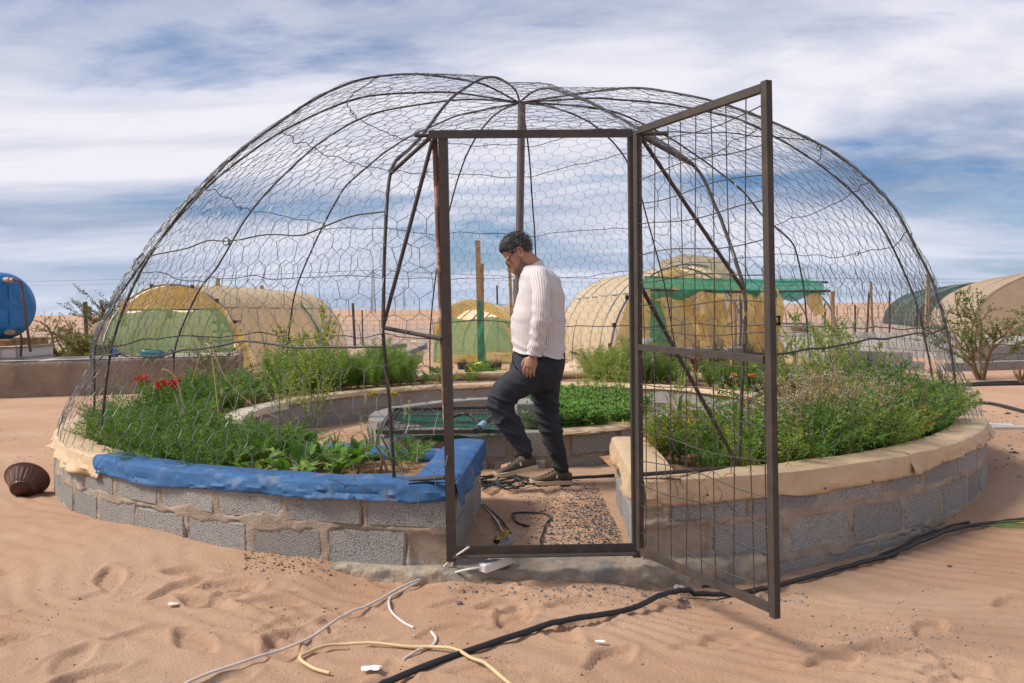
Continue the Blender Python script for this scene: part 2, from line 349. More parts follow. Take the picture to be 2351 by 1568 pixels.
def G(x, y, feet=True):
    x = np.asarray(x, float); y = np.asarray(y, float)
    dx = x-CX; dy = y-CY; r = np.hypot(dx, dy); th = np.degrees(np.arctan2(dx, -dy))
    hc = np.interp(th, _ca, _cz)
    d = np.clip(r-3.77, 0, None)
    h = hc*np.exp(-(d/0.75)**2)
    inside = r < 3.77
    h = np.where(inside, hc*np.exp(-((3.77-r)/0.25)**2)+0.035*sstep(0.1, 0.6, 3.77-r), h)
    near = np.exp(-np.clip(np.hypot(x, y-3)-4, 0, None)/6.0)
    h = h+n2(x, y, 0.9, 3, 3)*0.035*near*np.where(inside, 0.3, sstep(-0.1, 0.7, d))+n2(x, y, 0.16, 3, 9)*0.10*sstep(8, 16, np.hypot(x, y))
    # wind ripples, strongest at the sides
    w = x*0.55+y*0.84+0.35*n2(x, y, 1.1, 2, 5)
    rip = np.sin(w*2*math.pi/0.12+2.2*n2(x, y, 2.6, 2, 8))
    msk = sstep(-0.25, 0.45, n2(x, y, 0.7, 2, 21))*np.where(inside, 0.25, 1)*np.clip(near*1.3, 0, 1)
    h = h+rip*0.0052*(0.3+0.7*msk)*near
    h = h+n2(x, y, 4.5, 3, 31)*0.007*near+n2(x, y, 17, 3, 33)*0.0032*near
    if feet:
        for (fx, fy, fa, dp) in FEET:
            c, s = math.cos(fa), math.sin(fa)
            k = (np.abs(x-fx) < 0.26) & (np.abs(y-fy) < 0.26)
            if not k.any(): continue
            u = (x[k]-fx)*c+(y[k]-fy)*s; v = -(x[k]-fx)*s+(y[k]-fy)*c
            wd = 0.048+0.012*np.cos(u*18)
            q = np.sqrt((u/0.14)**2+(v/wd)**2)
            h[k] += -dp*(1-sstep(0.8, 1.04, q))*(1-.22*np.sin(u*190)*(dp > .02))+dp*0.5*np.exp(-((q-1.22)/0.2)**2)*(0.7+0.6*np.sin(u*30+v*20)*0.5)
    far = sstep(70, 420, y)
    return h+far*4.2+n2(x, y, 0.012, 3, 40)*0.9*sstep(120, 420, y)
def geo(a, b, n, p): t = np.linspace(0, 1, n); return a+(b-a)*t**p
xs = np.concatenate([-geo(4.7, 1600, 60, 3.2)[::-1], np.arange(-4.68, 4.68, 0.0135), geo(4.7, 1600, 60, 3.2)])
ys = np.concatenate([np.linspace(-30, 1.9, 22), np.arange(2.0, 4.4, 0.0125), np.arange(4.4, 7.0, 0.03), np.arange(7.0, 14, 0.09), geo(14.1, 3000, 90, 3.0)])
GX, GY = np.meshgrid(xs, ys, indexing='ij')
GZ = G(GX.ravel(), GY.ravel()).reshape(GX.shape)
def gzv(x, y):
    x = np.asarray(x, float); y = np.asarray(y, float); i = np.clip(np.searchsorted(xs, x)-1, 0, len(xs)-2); j = np.clip(np.searchsorted(ys, y)-1, 0, len(ys)-2)
    u = (x-xs[i])/(xs[i+1]-xs[i]); v = (y-ys[j])/(ys[j+1]-ys[j])
    return GZ[i, j]*(1-u)*(1-v)+GZ[i+1, j]*u*(1-v)+GZ[i, j+1]*(1-u)*v+GZ[i+1, j+1]*u*v
def gz(x, y): return float(gzv(x, y))
def at_g(px, py, lift=0.0):
    z = 0.0
    for _ in range(5): p = at_z(px, py, z+lift); z = gz(p[0], p[1])
    return np.array([p[0], p[1], z+lift])
mb = MB(); mb.grid(np.stack([GX, GY, GZ], -1))
tag(obj('sand_ground', mb, SAND, smooth=True), kind='structure')

# ------------------------------------------------------------------ raised bed of concrete blocks
def block_mesh(name, sx, sy, sz, seed, mat, bev=0.008):
    """a block with worn edges"""
    r_ = np.random.default_rng(seed); mb = MB()
    d = np.array([sx, sy, sz])/2
    pts = []; idx = {}
    for a in (-1, 1):
        for b in (-1, 1):
            for c in (-1, 1):
                s = np.array([a, b, c]); j = r_.uniform(-0.004, 0.004, 3); e = bev*r_.uniform(0.6, 1.6)
                for ax in range(3):
                    q = s*d+j; 
                    for o in range(3):
                        if o != ax: q[o] -= s[o]*e
                    idx[(a, b, c, ax)] = len(pts); pts.append(q)
    F = []
    for ax in range(3):
        o1, o2 = [(1, 2), (2, 0), (0, 1)][ax]
        for s in (-1, 1):
            q = []
            for (p1, p2) in ((-1, -1), (1, -1), (1, 1), (-1, 1)):
                k = [0, 0, 0]; k[ax] = s; k[o1] = p1; k[o2] = p2; q.append(idx[(*k, ax)])
            F.append(tuple(q) if s > 0 else tuple(q[::-1]))
    for ax in range(3):           # edges along ax
        o1, o2 = [(1, 2), (2, 0), (0, 1)][ax]
        for s1 in (-1, 1):
            for s2 in (-1, 1):
                def kk(s, f): k = [0, 0, 0]; k[ax] = s; k[o1] = s1; k[o2] = s2; return idx[(*k, f)]
                F.append((kk(-1, o1), kk(1, o1), kk(1, o2), kk(-1, o2)) if s1*s2 < 0 else (kk(-1, o2), kk(1, o2), kk(1, o1), kk(-1, o1)))
    for a in (-1, 1):
        for b in (-1, 1):
            for c in (-1, 1):
                t = (idx[(a, b, c, 0)], idx[(a, b, c, 1)], idx[(a, b, c, 2)]); F.append(t if a*b*c > 0 else t[::-1])
    mb.add(np.array(pts), F); return mb.mesh(name, mat)
BM = [block_mesh('block', 0.395, 0.19, 0.192, 50+i, BLOCK) for i in range(5)]
BMH = [block_mesh('block', 0.19, 0.19, 0.192, 70+i, BLOCK) for i in range(3)]
BM2 = [block_mesh('block', 0.395, 0.18, 0.192, 80+i, BLOCK2, 0.006) for i in range(4)]
bed = thing('raised_bed', 'round concrete block garden bed with blue and tan sheeting over its rim', 'garden bed', (CX, CY, 0.0))
STEP = 0.425
def ring_blocks(parent, R, phis, ztop, courses, meshes, thick=0.19, inner=False, jz=0.21):
    """blocks laid round a circle of outer radius R"""
    for c in range(courses):
        k = STEP/R; n0 = 0
        a = math.radians(phis[0])+(k/2 if c % 2 == 0 else k)
        while a < math.radians(phis[1])-k*0.4:
            rr = R-thick/2 if not inner else R+thick/2
            p = np.array([CX+rr*math.sin(a), CY+rr*math.cos(a), ztop-0.1-c*jz])
            put('block', meshes[rnd.randrange(len(meshes))], p+np.array([0, 0, rnd.uniform(-.003, .003)]), rz=-a+rnd.uniform(-.01, .01), parent=parent); a += k
ZO, ZI = 0.42, 0.36
ring_blocks(bed, 3.77, (105, 171.6), ZO, 3, BM); ring_blocks(bed, 3.77, (-174.8, -105), ZO, 3, BM)
ring_blocks(bed, 3.77, (-105, 105), ZO, 1, BM)
ring_blocks(bed, 2.44, (-172, 165), ZI, 2, BM2, inner=True)
def side_blocks(a, b, n, zt, courses):
    a = np.array(a); b = np.array(b); t = b-a; ang = math.atan2(t[1], t[0])
    for c in range(courses):
        for i in range(n):
            f = (i+0.5)/n if c % 2 == 0 else (i+0.5)/n
            p = a+t*f; put('block', BM[(i+c) % 5], np.array([p[0], p[1], zt-0.1-0.21*c]), rz=ang, parent=bed)
        if c % 2: pass
SL = ((-0.383, 3.80), (-0.302, 5.0)); SR = ((0.682, 3.83), (0.732, 5.02))
side_blocks(*SL, 3, 0.41, 3); side_blocks(*SR, 3, 0.41, 3)
# cores behind the joints
def sweep_box(mb, path, nrm, o0, o1, z0, z1):
    P = np.asarray(path, float); n_ = np.asarray(nrm, float); k = len(P)
    rings = np.stack([np.concatenate([P+n_*o, np.full((k, 1), z)], 1) for o, z in ((o0, z0), (o1, z0), (o1, z1), (o0, z1))], 1)
    mb.grid(rings, closed_v=True); mb.add(rings[0], [(0, 1, 2, 3)]); mb.add(rings[-1], [(3, 2, 1, 0)])
def arc(r, p0, p1, step=1.0):
    a = np.radians(np.linspace(p0, p1, max(3, int(abs(p1-p0)/step)+1))); d = np.stack([np.sin(a), np.cos(a)], 1)
    return np.array([CX, CY])+d*r, d
mb = MB()
for (r, p0, p1) in ((3.675, -174.6, 171.3),): P, d = arc(r, p0, p1); sweep_box(mb, P, d, -0.085, 0.082, -0.25, ZO-0.01)
P, d = arc(2.535, -171.5, 164.5); sweep_box(mb, P, d, -0.08, 0.08, -0.2, ZI-0.01)
for (a, b) in (SL, SR):
    a = np.array(a); b = np.array(b); t = (b-a)/np.linalg.norm(b-a); nn = np.array([t[1], -t[0]])
    sweep_box(mb, np.array([a-t*0.0, b]), np.array([nn, nn]), -0.083, 0.083, -0.2, 0.4)
obj('mortar_core', mb, MORTAR, bed)
# smeared mortar over the joints of the outer face
def mortar_face(phi0, phi1, R, ztop, zbot, seed, name):
    ph = np.radians(np.arange(phi0, phi1, 0.17)); zz = np.arange(zbot, ztop, 0.0105)
    A, Z = np.meshgrid(ph, zz, indexing='ij'); s = A*R
    q = np.stack([s*6, Z*9, np.zeros_like(s)], -1)
    wob = fbm(q, 4, seed)*0.042+fbm(q*4, 3, seed+9)*0.014
    s0 = math.radians(phi0 if name else phi0)*R
    dist = np.full(A.shape, 9.0); zt = ztop_course = ZO
    for c in range(3):
        zj = ZO-0.21*(c+1)+0.006
        dist = np.minimum(dist, np.abs(Z-zj)-0.016)
        k = STEP; start = math.radians(phi0)*R+(0 if c % 2 == 0 else k/2)
        u = (s-start)/k; dv = np.abs(u-np.round(u))*k-0.012
        inrow = (Z < ZO-0.21*c-0.0) & (Z > zj)
        dist = np.where(inrow, np.minimum(dist, dv), dist)
    e = dist+wob-0.007
    pr = 0.0035-0.020*sstep(-0.002, 0.012, e)
    rr = R+pr+fbm(q*2.3, 4, seed+4)*0.004+fbm(q*11, 3, seed+5)*0.003
    mb = MB(); mb.grid(np.stack([CX+rr*np.sin(A), CY+rr*np.cos(A), Z], -1), flip=True); return obj('mortar', mb, MORTAR, bed, smooth=True)
mortar_face(105, 171.6, 3.77, ZO, -0.2, 3, 1); mortar_face(-174.8, -105, 3.77, ZO, -0.2, 13, 1)
# wall ends by the entrance, roughly rendered
def end_cap(x0, x1, y, seed):
    X, Z = np.meshgrid(np.linspace(x0, x1, 22), np.linspace(-0.15, 0.41, 50), indexing='ij')
    q = np.stack([X*9, Z*9, X*0], -1); mb = MB()
    mb.grid(np.stack([X, y-0.004-0.012*(fbm(q, 4, seed)+0.3), Z], -1)); obj('mortar', mb, MORTAR, bed, smooth=True)
# ------------------------------------------------------------------ sheeting over the rims
def sheet(name, path, nrm, ztop, mat, drop=0.11, seed=0, half=0.097, lift=0.0, frill=0.010, inner=0.05, label=None, parent=bed):
    P = np.asarray(path, float); d = np.asarray(nrm, float)
    L = np.concatenate([[0], np.cumsum(np.linalg.norm(np.diff(P, axis=0), axis=1))]); n = max(4, int(L[-1]/0.011))
    s = np.linspace(0, L[-1], n); X = np.stack([np.interp(s, L, P[:, i]) for i in (0, 1)], 1); D = np.stack([np.interp(s, L, d[:, i]) for i in (0, 1)], 1)
    D /= np.linalg.norm(D, axis=1)[:, None]
    dr = drop*(1+0.34*n2(s, s*0, 1.8, 2, seed)+0.05*n2(s, s*0, 7, 2, seed+3))
    prof = [(-half-0.012, -inner), (-half-0.008, -0.02), (-half, 0.0), (-half*0.5, 0.006), (0, 0.007), (half*0.5, 0.006), (half*0.9, 0.004), (half+0.006, -0.004)]
    rows = []
    for o, z in prof: rows.append((np.full(n, o), np.full(n, z)))
    for f in (0.25, 0.45, 0.65, 0.85, 1.0): rows.append((np.full(n, half+0.008+0.012*f), -0.004-(dr-0.004)*f))
    V = np.zeros((n, len(rows), 3))
    for j, (o, z) in enumerate(rows):
        hang = max(0, j-7)/5.0
        q = np.stack([s*9, np.full(n, j*0.2), np.zeros(n)], -1); q2 = np.stack([s*5, np.full(n, j*0.5), np.zeros(n)], -1)
        w = (fbm(q, 3, seed+7)*0.5+fbm(q2, 2, seed+17))*frill*(0.45+hang*1.5)
        V[:, j, :2] = X+D*(o+np.maximum(w*hang, -0.006))[:, None]
        fo = np.stack([s*8.5+j*0.42+1.5*n2(s, s*0+j*.3, 3, 2, seed+51), np.full(n, j*0.12), np.zeros(n)], -1); fold = (1-np.abs(fbm(fo, 2, seed+31)))**7*(0.5+0.5*n2(s, s*0, 1.7, 2, seed+41))
        V[:, j, 2] = ztop+lift+z+np.maximum((fbm(q2, 3, seed+27))*0.006, -0.003)+0.003+fold*0.010*(1-hang)
        V[:, j, :2] += D*(fold*0.022*min(1, hang*2.5))[:, None]
    mb = MB(); mb.grid(V, flip=True)
    o = obj(name, mb, mat, parent, smooth=True); o.data.set_sharp_from_angle(angle=math.radians(32))
    md = o.modifiers.new('thick', 'SOLIDIFY'); md.thickness = 0.0022; md.offset = 1
    if label: o['label'] = label
    return o
def asheet(name, r, p0, p1, zt, mat, **k): P, d = arc(r, p0, p1, 0.5); return sheet(name, P, d if not k.pop('inw', False) else -d, zt, mat, **k)
asheet('rim_sheet', 3.67, -174.9, -138.5, ZO, BLUE, drop=0.082, seed=5, frill=0.012, lift=0.005, label='blue plastic sheet nailed over the rim')
asheet('rim_sheet', 3.67, -140, -85, ZO, TAN, drop=0.10, seed=15, frill=0.03, label='tan plastic sheet with a frilled hanging edge')
asheet('rim_sheet', 3.67, -86, -20, ZO, PALE, drop=0.09, seed=25, frill=0.02, inner=0.07, label='pale dusty sheet over the rim')
asheet('rim_sheet', 3.67, -21, 60, ZO, TAN, drop=0.07, seed=35, inner=0.07)
asheet('rim_sheet', 3.67, 58, 121, ZO, TAN, drop=0.10, seed=45, frill=0.022)
asheet('rim_sheet', 3.67, 120, 146, ZO, TAN, drop=0.100, seed=55, frill=0.022, lift=0.005, label='tan plastic sheet hanging over the rim')
asheet('rim_sheet', 3.67, 145.3, 171.4, ZO, TAN, drop=0.108, seed=65, frill=0.014, lift=0.002)
asheet('rim_sheet', 2.54, 10, 75, ZI, TAN, drop=0.035, seed=75, inw=True, frill=0.008)
asheet('rim_sheet', 2.54, -75, 12, ZI, TAN, drop=0.04, seed=85, inw=True, frill=0.012, lift=0.003)
asheet('rim_sheet', 2.54, -135, -74, ZI, PALE, drop=0.06, seed=95, inw=True, frill=0.02)
asheet('rim_sheet', 2.54, -150, -134, ZI, TAN, drop=0.06, seed=97, inw=True, lift=0.004)
asheet('rim_sheet', 2.54, -172, -149, ZI, BLUE, drop=0.05, seed=98, inw=True, frill=0.012, lift=0.007)
asheet('rim_sheet', 2.54, 74, 165, ZI, TAN, drop=0.06, seed=105, inw=True, frill=0.02)
for (a, b), mt_, sd, sg in ((SL, BLUE, 111, 1), (SR, TAN, 121, -1)):
    a = np.array(a); b = np.array(b)+np.array([0.005, 0.06]); t = (b-a)/np.linalg.norm(b-a); nn = np.array([t[1], -t[0]])*sg
    k = 30; f = np.linspace(-0.03, 1, k)[:, None]
    sheet('rim_sheet', a+(b-a)*f, np.tile(nn, (k, 1)), 0.415, mt_, drop=0.10, seed=sd, frill=0.02, lift=0.012, half=0.108)
# nails in the sheets
nail = MB(); nail.lathe([(0, -0.004), (0.006, -0.003), (0.0065, 0), (0, 0.002)], n=8, rot=rotx(math.pi/2)); NAIL = nail.mesh('nail', REBAR)
for ph in np.arange(-172, -140, 4.3): p = pol(ph, 3.802, ZO-0.065+rnd.uniform(-.02, .02)); put('nail', NAIL, p, rz=-math.radians(ph)+math.pi, parent=bed)
for ph in np.arange(126, 171, 5.1): p = pol(ph, 3.803, ZO-0.075+rnd.uniform(-.02, .02)); put('nail', NAIL, p, rz=-math.radians(ph)+math.pi, parent=bed)
# soil
ph = np.radians(np.linspace(-173, 169.5, 420)); rr = np.linspace(2.6, 3.6, 40); A, Rr = np.meshgrid(ph, rr, indexing='ij')
X = CX+Rr*np.sin(A); Y = CY+Rr*np.cos(A); mb = MB()
mb.grid(np.stack([X, Y, 0.325+n2(X, Y, 3, 4, 60)*0.03+n2(X, Y, 14, 3, 61)*0.012], -1), flip=True); obj('soil', mb, SOIL, bed, smooth=True)
# footing under the doorway
foot = thing('concrete_footing', 'low rough concrete footing strip across the doorway', 'footing', (0.15, 3.7, 0))
A, T = np.meshgrid(np.radians(np.linspace(194, 162.5, 190)), np.linspace(0, 1, 34), indexing='ij')
rr = np.interp(T, [0, .55, .64, .7, 1], [3.50, 3.80, 3.835, 3.845, 3.86]); zz = np.interp(T, [0, .5, .6, .67, .74, 1], [0.044, 0.046, 0.041, 0.024, -0.015, -0.16])
q = np.stack([A*3.7*9, T*7, T*0], -1); nz = fbm(q, 5, 5, .62)
mb = MB(); mb.grid(np.stack([CX+(rr+nz*0.032*sstep(.35, .62, T))*np.sin(A), CY+(rr+nz*0.032*sstep(.35, .62, T))*np.cos(A), zz+nz*0.014], -1)); obj('slab', mb, M('footing_concrete', (0.36, 0.285, 0.215), 0.95, 0.25, 8, 0.9, 45, second=(0.22, 0.20, 0.18), sec_scale=6, spec=0.15), foot, smooth=True)

# ------------------------------------------------------------------ inner ring with the well
ring = thing('well_ring', 'small round block wall in the middle of the dome', 'block wall', (CX, CY, 0))
R1 = 1.37
for c in range(2):
    n = 19; k = 2*math.pi/n
    for i in range(n):
        a = i*k+(k/2 if c else 0.06); p = np.array([CX+(R1-0.095)*math.sin(a), CY+(R1-0.095)*math.cos(a), 0.32-0.1-0.21*c])
        put('block', BM[(i*3+c) % 5], p, rz=-a, parent=ring)
mb = MB(); P, d = arc(R1-0.095, -180, 180, 3); sweep_box(mb, P, d, -0.08, 0.082, -0.15, 0.31); obj('mortar_core', mb, MORTAR, ring)
th = np.linspace(0, 2*math.pi, 60); rr = np.linspace(0, 1.27, 12); A, Rr = np.meshgrid(th, rr, indexing='ij'); X = CX+Rr*np.sin(A); Y = CY+Rr*np.cos(A)
mb = MB(); mb.grid(np.stack([X, Y, 0.24+n2(X, Y, 4, 3, 44)*0.03-0.30*sstep(0.2, -0.1, X)], -1), flip=True); obj('soil', mb, SOIL, ring, smooth=True)
asheet('rim_sheet', R1-0.09, 128, 172, 0.318, TAN, drop=0.03, seed=131, parent=ring)
o = put('loose_block', block_mesh('loose_block', 0.2, 0.36, 0.2, 99, BLOCK2), at_y(1207, 957, 6.42)+np.array([0, 0.06, 0]), rz=0.12); tag(o, 'single concrete block standing on the inner ring behind the man', 'concrete block'); o.location.z = 0.425
# grid over the well
wg = thing('well_grid', 'rusty rebar grid laid over the green-lined well', 'grid', (-0.55, 6.9, 0.33))
pf0, pf1 = at_z(868, 992, 0.345), at_z(1165, 990, 0.345)
pb0, pb1 = at_z(905, 940, 0.345), at_z(1150, 935, 0.345)
for a, b in ((pf0, pf1), (pb0, pb1), (pf0, pb0), (pf1, pb1)):
    mb = MB(); mb.bar(a, b, 0.035, 0.03); obj('frame_bar', mb, STEEL, wg)
for i in range(1, 22):
    f = i/22; mb = MB(); a = pf0+(pf1-pf0)*f; b = pb0+(pb1-pb0)*f; c = (a+b)/2+np.array([0, 0, rnd.uniform(-.02, .02)]); mb.tube(spline([a, c, b], 4), 0.003, 5); obj('rod', mb, STEEL, wg)
for i in range(1, 14):
    f = i/14; mb = MB(); a = pf0+(pb0-pf0)*f; b = pf1+(pb1-pf1)*f; c = (a+b)/2+np.array([0, 0, rnd.uniform(-.03, .03)]); mb.tube(spline([a, c, b], 4), 0.003, 5); obj('rod', mb, STEEL, wg)
wl = MB(); U, Vv = np.meshgrid(np.linspace(0, 1, 40), np.linspace(0, 1, 30), indexing='ij')
pp = (pf0[None, None]*(1-U[..., None])+pf1*U[..., None])*(1-Vv[..., None])+(pb0*(1-U[..., None])+pb1*U[..., None])*Vv[..., None]
pp = pp*0.94+pp.mean((0, 1))*0.06
pp[..., 2] += -0.04-0.18*np.sin(U*math.pi)*np.sin(Vv*math.pi)+fbm(np.stack([U*5, Vv*14, U*0], -1), 3, 7)*0.04
wl.grid(pp); tag(obj('well_liner', wl, M('dark_green_net', (0.012, 0.10, 0.065), 0.7, 0.3, 12), smooth=True, base=pp.mean((0, 1))), 'dark green net sagging under the rusty well grid', 'net')
hs = MB(); hs.tube(spline([at_z(1038, 958, .4), at_z(1062, 950, .44), at_z(1085, 957, .42), at_z(1105, 985, .36)], 8), 0.012, 8); tag(obj('well_hose', hs, BLACKP, smooth=True, base=at_z(1062, 950, .4)), 'black hose end arching over the well grid', 'hose')
hp = MB(); a, b = at_z(1128, 958, .42), at_z(1092, 990, .38); hp.tube([a, b], 0.022, 10); hp.tube([a+(b-a)*.5, a+(b-a)*.8], 0.028, 10, mi=1); tag(obj('pipe_coupling', hp, [BLACKP, M('pale_blue', (0.22, 0.38, 0.46), 0.4)], smooth=True, base=b), 'black pipe with pale blue coupling on the well grid', 'pipe')

# ------------------------------------------------------------------ dome
AXY = np.array([0.10, 7.5]); ZTOP = 3.17
COMMON = [(3.66, .40), (3.64, .75), (3.57, 1.1), (3.4, 1.5), (3.2, 1.8), (2.88, 2.18), (2.46, 2.57), (2.0, 2.88), (1.6, 3.07), (1.1, 3.19), (.6, 3.23), (0, ZTOP)]
RIBS = {
 -169.3: [(3.67, .40), (3.74, .9), (3.78, 1.17), (3.74, 1.56), (3.64, 1.91), (3.33, 2.09), (2.98, 2.28), (2.47, 2.57), (1.87, 2.83), (1.31, 3.03), (.81, 3.15), (.22, 3.23), (0, ZTOP)],
 -130.0: [(3.62, .40), (3.53, 1.04), (3.38, 1.46), (3.22, 1.74), (2.99, 2.05), (2.62, 2.43), (2.22, 2.75), (1.95, 2.94), (1.67, 3.09), (1.38, 3.18), (1.07, 3.24), (.65, 3.27), (.35, 3.26), (0, ZTOP)],
 -104.0: [(3.66, .40), (3.65, .8), (3.62, 1.07), (3.45, 1.4), (3.21, 1.76), (2.86, 2.19), (2.44, 2.59), (2.01, 2.89), (1.46, 3.14), (.9, 3.22), (.53, 3.23), (0, ZTOP)],
 -77.0: [(3.69, .40), (3.68, .92), (3.4, 1.48), (3.17, 1.74), (2.86, 2.18), (2.57, 2.49), (2.21, 2.78), (1.94, 2.96), (1.6, 3.12), (1.26, 3.2), (.54, 3.24), (0, ZTOP)],
 -51.5: [(3.66, .40), (3.6, .86), (3.46, 1.43), (3.26, 1.79), (2.92, 2.21), (2.54, 2.61), (2.26, 2.77), (1.84, 2.95), (1.44, 3.07), (1.02, 3.14), (.7, 3.18), (0, ZTOP)],
 -19.5: COMMON, 4.2: COMMON,
 34.0: [(3.67, .40), (3.6, .83), (3.3, 1.57), (3.0, 2.04), (2.58, 2.66), (2.3, 2.93), (2.05, 3.07), (1.74, 3.17), (1.3, 3.25), (.6, 3.25), (0, ZTOP)],
 64.0: [(3.67, .40), (3.62, .8), (3.55, 1.4), (3.44, 1.84), (3.35, 1.99), (3.15, 2.12), (2.94, 2.25), (2.66, 2.5), (2.31, 2.7), (2.02, 2.85), (1.72, 2.98), (1.37, 3.1), (1.03, 3.19), (.5, 3.2), (0, ZTOP)],
 98.0: [(3.63, .40), (3.54, .87), (3.47, 1.21), (3.36, 1.52), (3.21, 1.86), (3.07, 2.08), (2.86, 2.32), (2.59, 2.55), (2.32, 2.73), (1.99, 2.91), (1.71, 3.0), (1.34, 3.09), (.92, 3.15), (.63, 3.18), (0, ZTOP)],
 117.0: [(3.57, .40), (3.5, .93), (3.44, 1.21), (3.37, 1.45), (3.26, 1.7), (3.15, 1.94), (3.0, 2.14), (2.78, 2.37), (2.55, 2.54), (2.16, 2.77), (1.9, 2.9), (1.67, 2.99), (1.4, 3.08), (1.12, 3.15), (.82, 3.17), (0, ZTOP)],
 163.0: [(3.57, .40), (3.62, .97), (3.64, 1.27), (3.56, 1.47), (3.46, 1.64), (3.37, 1.77), (3.13, 2.04), (2.39, 2.42), (1.71, 2.73), (1.22, 2.93), (.82, 3.08), (.43, 3.16), (0, ZTOP)],
}
def axp(phi, r, z): a = math.radians(phi); return np.array([AXY[0]+r*math.sin(a), AXY[1]+r*math.cos(a), z])
dome = thing('wire_dome', 'dome of bent rebar ribs covered with hexagonal wire netting over the beds', 'wire dome', (AXY[0], AXY[1], 0.4))
for ph, prof in RIBS.items():
    mb = MB(); P = spline([axp(ph, r, z) for r, z in prof], 6); P = P+np.stack([fbm(P*2+ph, 2, 3), fbm(P*2+ph, 2, 4), fbm(P*2, 2, 5)], 1)*0.008
    mb.tube(P, 0.0092, 8); o = obj('rib', mb, REBAR, dome, smooth=True)
    mb = MB(); mb.tube([P[0]-np.array([0, 0, .03]), P[0]+np.array([0, 0, .03])], 0.017, 8); obj('rib_socket', mb, STEEL, o)
mb = MB(); top = np.array([0.123, 7.5, 3.17]); bt = np.array([0.03, 7.5, 0.25]); mb.tube([bt, top], 0.036, 16); obj('center_post', mb, M('post_paint', (0.13, 0.11, 0.10), 0.55, 0.15, 6, spec=0.4), dome, smooth=True)
# wires binding the ribs round the dome
def resample(prof, n=80):
    P = spline([(r, z, 0) for r, z in prof], 8); L = np.concatenate([[0], np.cumsum(np.linalg.norm(np.diff(P, axis=0), axis=1))])
    s = np.linspace(0, 1, n)*L[-1]; return np.stack([np.interp(s, L, P[:, 0]), np.interp(s, L, P[:, 1])], 1), L[-1]
DOORP = [(3.74, .40), (3.76, 1.0), (3.77, 1.6), (3.77, 2.06), (3.5, 2.13), (3.1, 2.3), (2.5, 2.54), (1.9, 2.78), (1.3, 2.98), (.8, 3.1), (.3, 3.18), (0, ZTOP)]
KEY = sorted([(p, resample(v)[0]) for p, v in RIBS.items()]+[(-174.3, resample(DOORP)[0]), (172.3, resample(DOORP)[0])], key=lambda q: q[0])
KA = np.array([k[0] for k in KEY]); KP = np.array([k[1] for k in KEY])
KA2 = np.concatenate([[KA[-1]-360], KA, [KA[0]+360]]); KP2 = np.concatenate([KP[-1:], KP, KP[:1]])
def domept(phi, t, off=0.0):
    """phi deg, t 0..1 up the rib -> points on the netting"""
    phi = np.asarray(phi, float); t = np.asarray(t, float); ph = (phi+180) % 360-180
    i = np.clip(np.searchsorted(KA2, ph)-1, 0, len(KA2)-2); f = (ph-KA2[i])/(KA2[i+1]-KA2[i])
    q = np.clip(t, 0, 1)*79; j = np.clip(np.floor(q).astype(int), 0, 78); g = q-j
    a = KP2[i, j]*(1-g)[:, None]+KP2[i, j+1]*g[:, None]; b = KP2[i+1, j]*(1-g)[:, None]+KP2[i+1, j+1]*g[:, None]
    aa = np.radians(KA2[i]); ab = np.radians(KA2[i+1]); da = np.radians(KA2[i+1]-KA2[i])
    # straight stretch between neighbouring ribs with a little belly
    pa = np.stack([a[:, 0]*np.sin(aa), a[:, 0]*np.cos(aa), a[:, 1]], 1); pb = np.stack([b[:, 0]*np.sin(ab), b[:, 0]*np.cos(ab), b[:, 1]], 1)
    lin = pa*(1-f)[:, None]+pb*f[:, None]
    rr = a[:, 0]*(1-f)+b[:, 0]*f; z = a[:, 1]*(1-f)+b[:, 1]*f; pr = np.radians(ph); crv = np.stack([rr*np.sin(pr), rr*np.cos(pr), z], 1)
    p = lin*0.55+crv*0.45
    flare = off+0.02+(0.125+0.09*np.exp(-((ph+95)/40)**2))*(1-sstep(0.40, 0.95, p[:, 2]))
    rad = np.hypot(p[:, 0], p[:, 1])+1e-6; p[:, :2] *= (1+flare/rad)[:, None] if True else 1
    p[:, 0] += AXY[0]; p[:, 1] += AXY[1]; return p
def t_of_z(z): 
    pr = resample(COMMON)[0]; return float(np.interp(z, pr[:, 1][:70], np.linspace(0, 1, 80)[:70]))
ring_specs = [(1.02, (-169.3, -51.5)), (0.98, (-51.5, -19.5)), (1.06, (-19.5, 64)), (1.05, (64, 163)), (1.62, (-169.3, -77)), (1.70, (-77, 34)), (1.75, (34, 117)), (2.22, (-51.5, 34)), (2.3, (-130, -51.5)), (2.15, (64, 117)), (2.5, (98, 163)), (2.85, (-104, 98)), (3.1, (-130, 64))]
for k, (z, (p0, p1)) in enumerate(ring_specs):
    ph = np.linspace(p0, p1, int((p1-p0)/1.2)); t0 = t_of_z(z); tt = t0+0.022*n2(ph, ph*0+k, 0.05, 3, 90+k)+0.009*n2(ph, ph*0+k, 0.17, 2, 95+k)
    P = domept(ph, tt, 0.0); mb = MB(); mb.tube(P, 0.0042 if z > 1.1 else 0.0062, 6); obj('ring_wire', mb, DWIRE, dome, smooth=True)
    if k % 2 == 0:
        for q in (0.22, 0.6):
            c = P[int(len(P)*q)]; th = np.linspace(0, 9, 26); mb = MB(); mb.tube(c+np.stack([np.sin(th)*0.018, th*0.002, np.cos(th)*0.022], 1), 0.003, 5); obj('wire_loop', mb, DWIRE, dome)
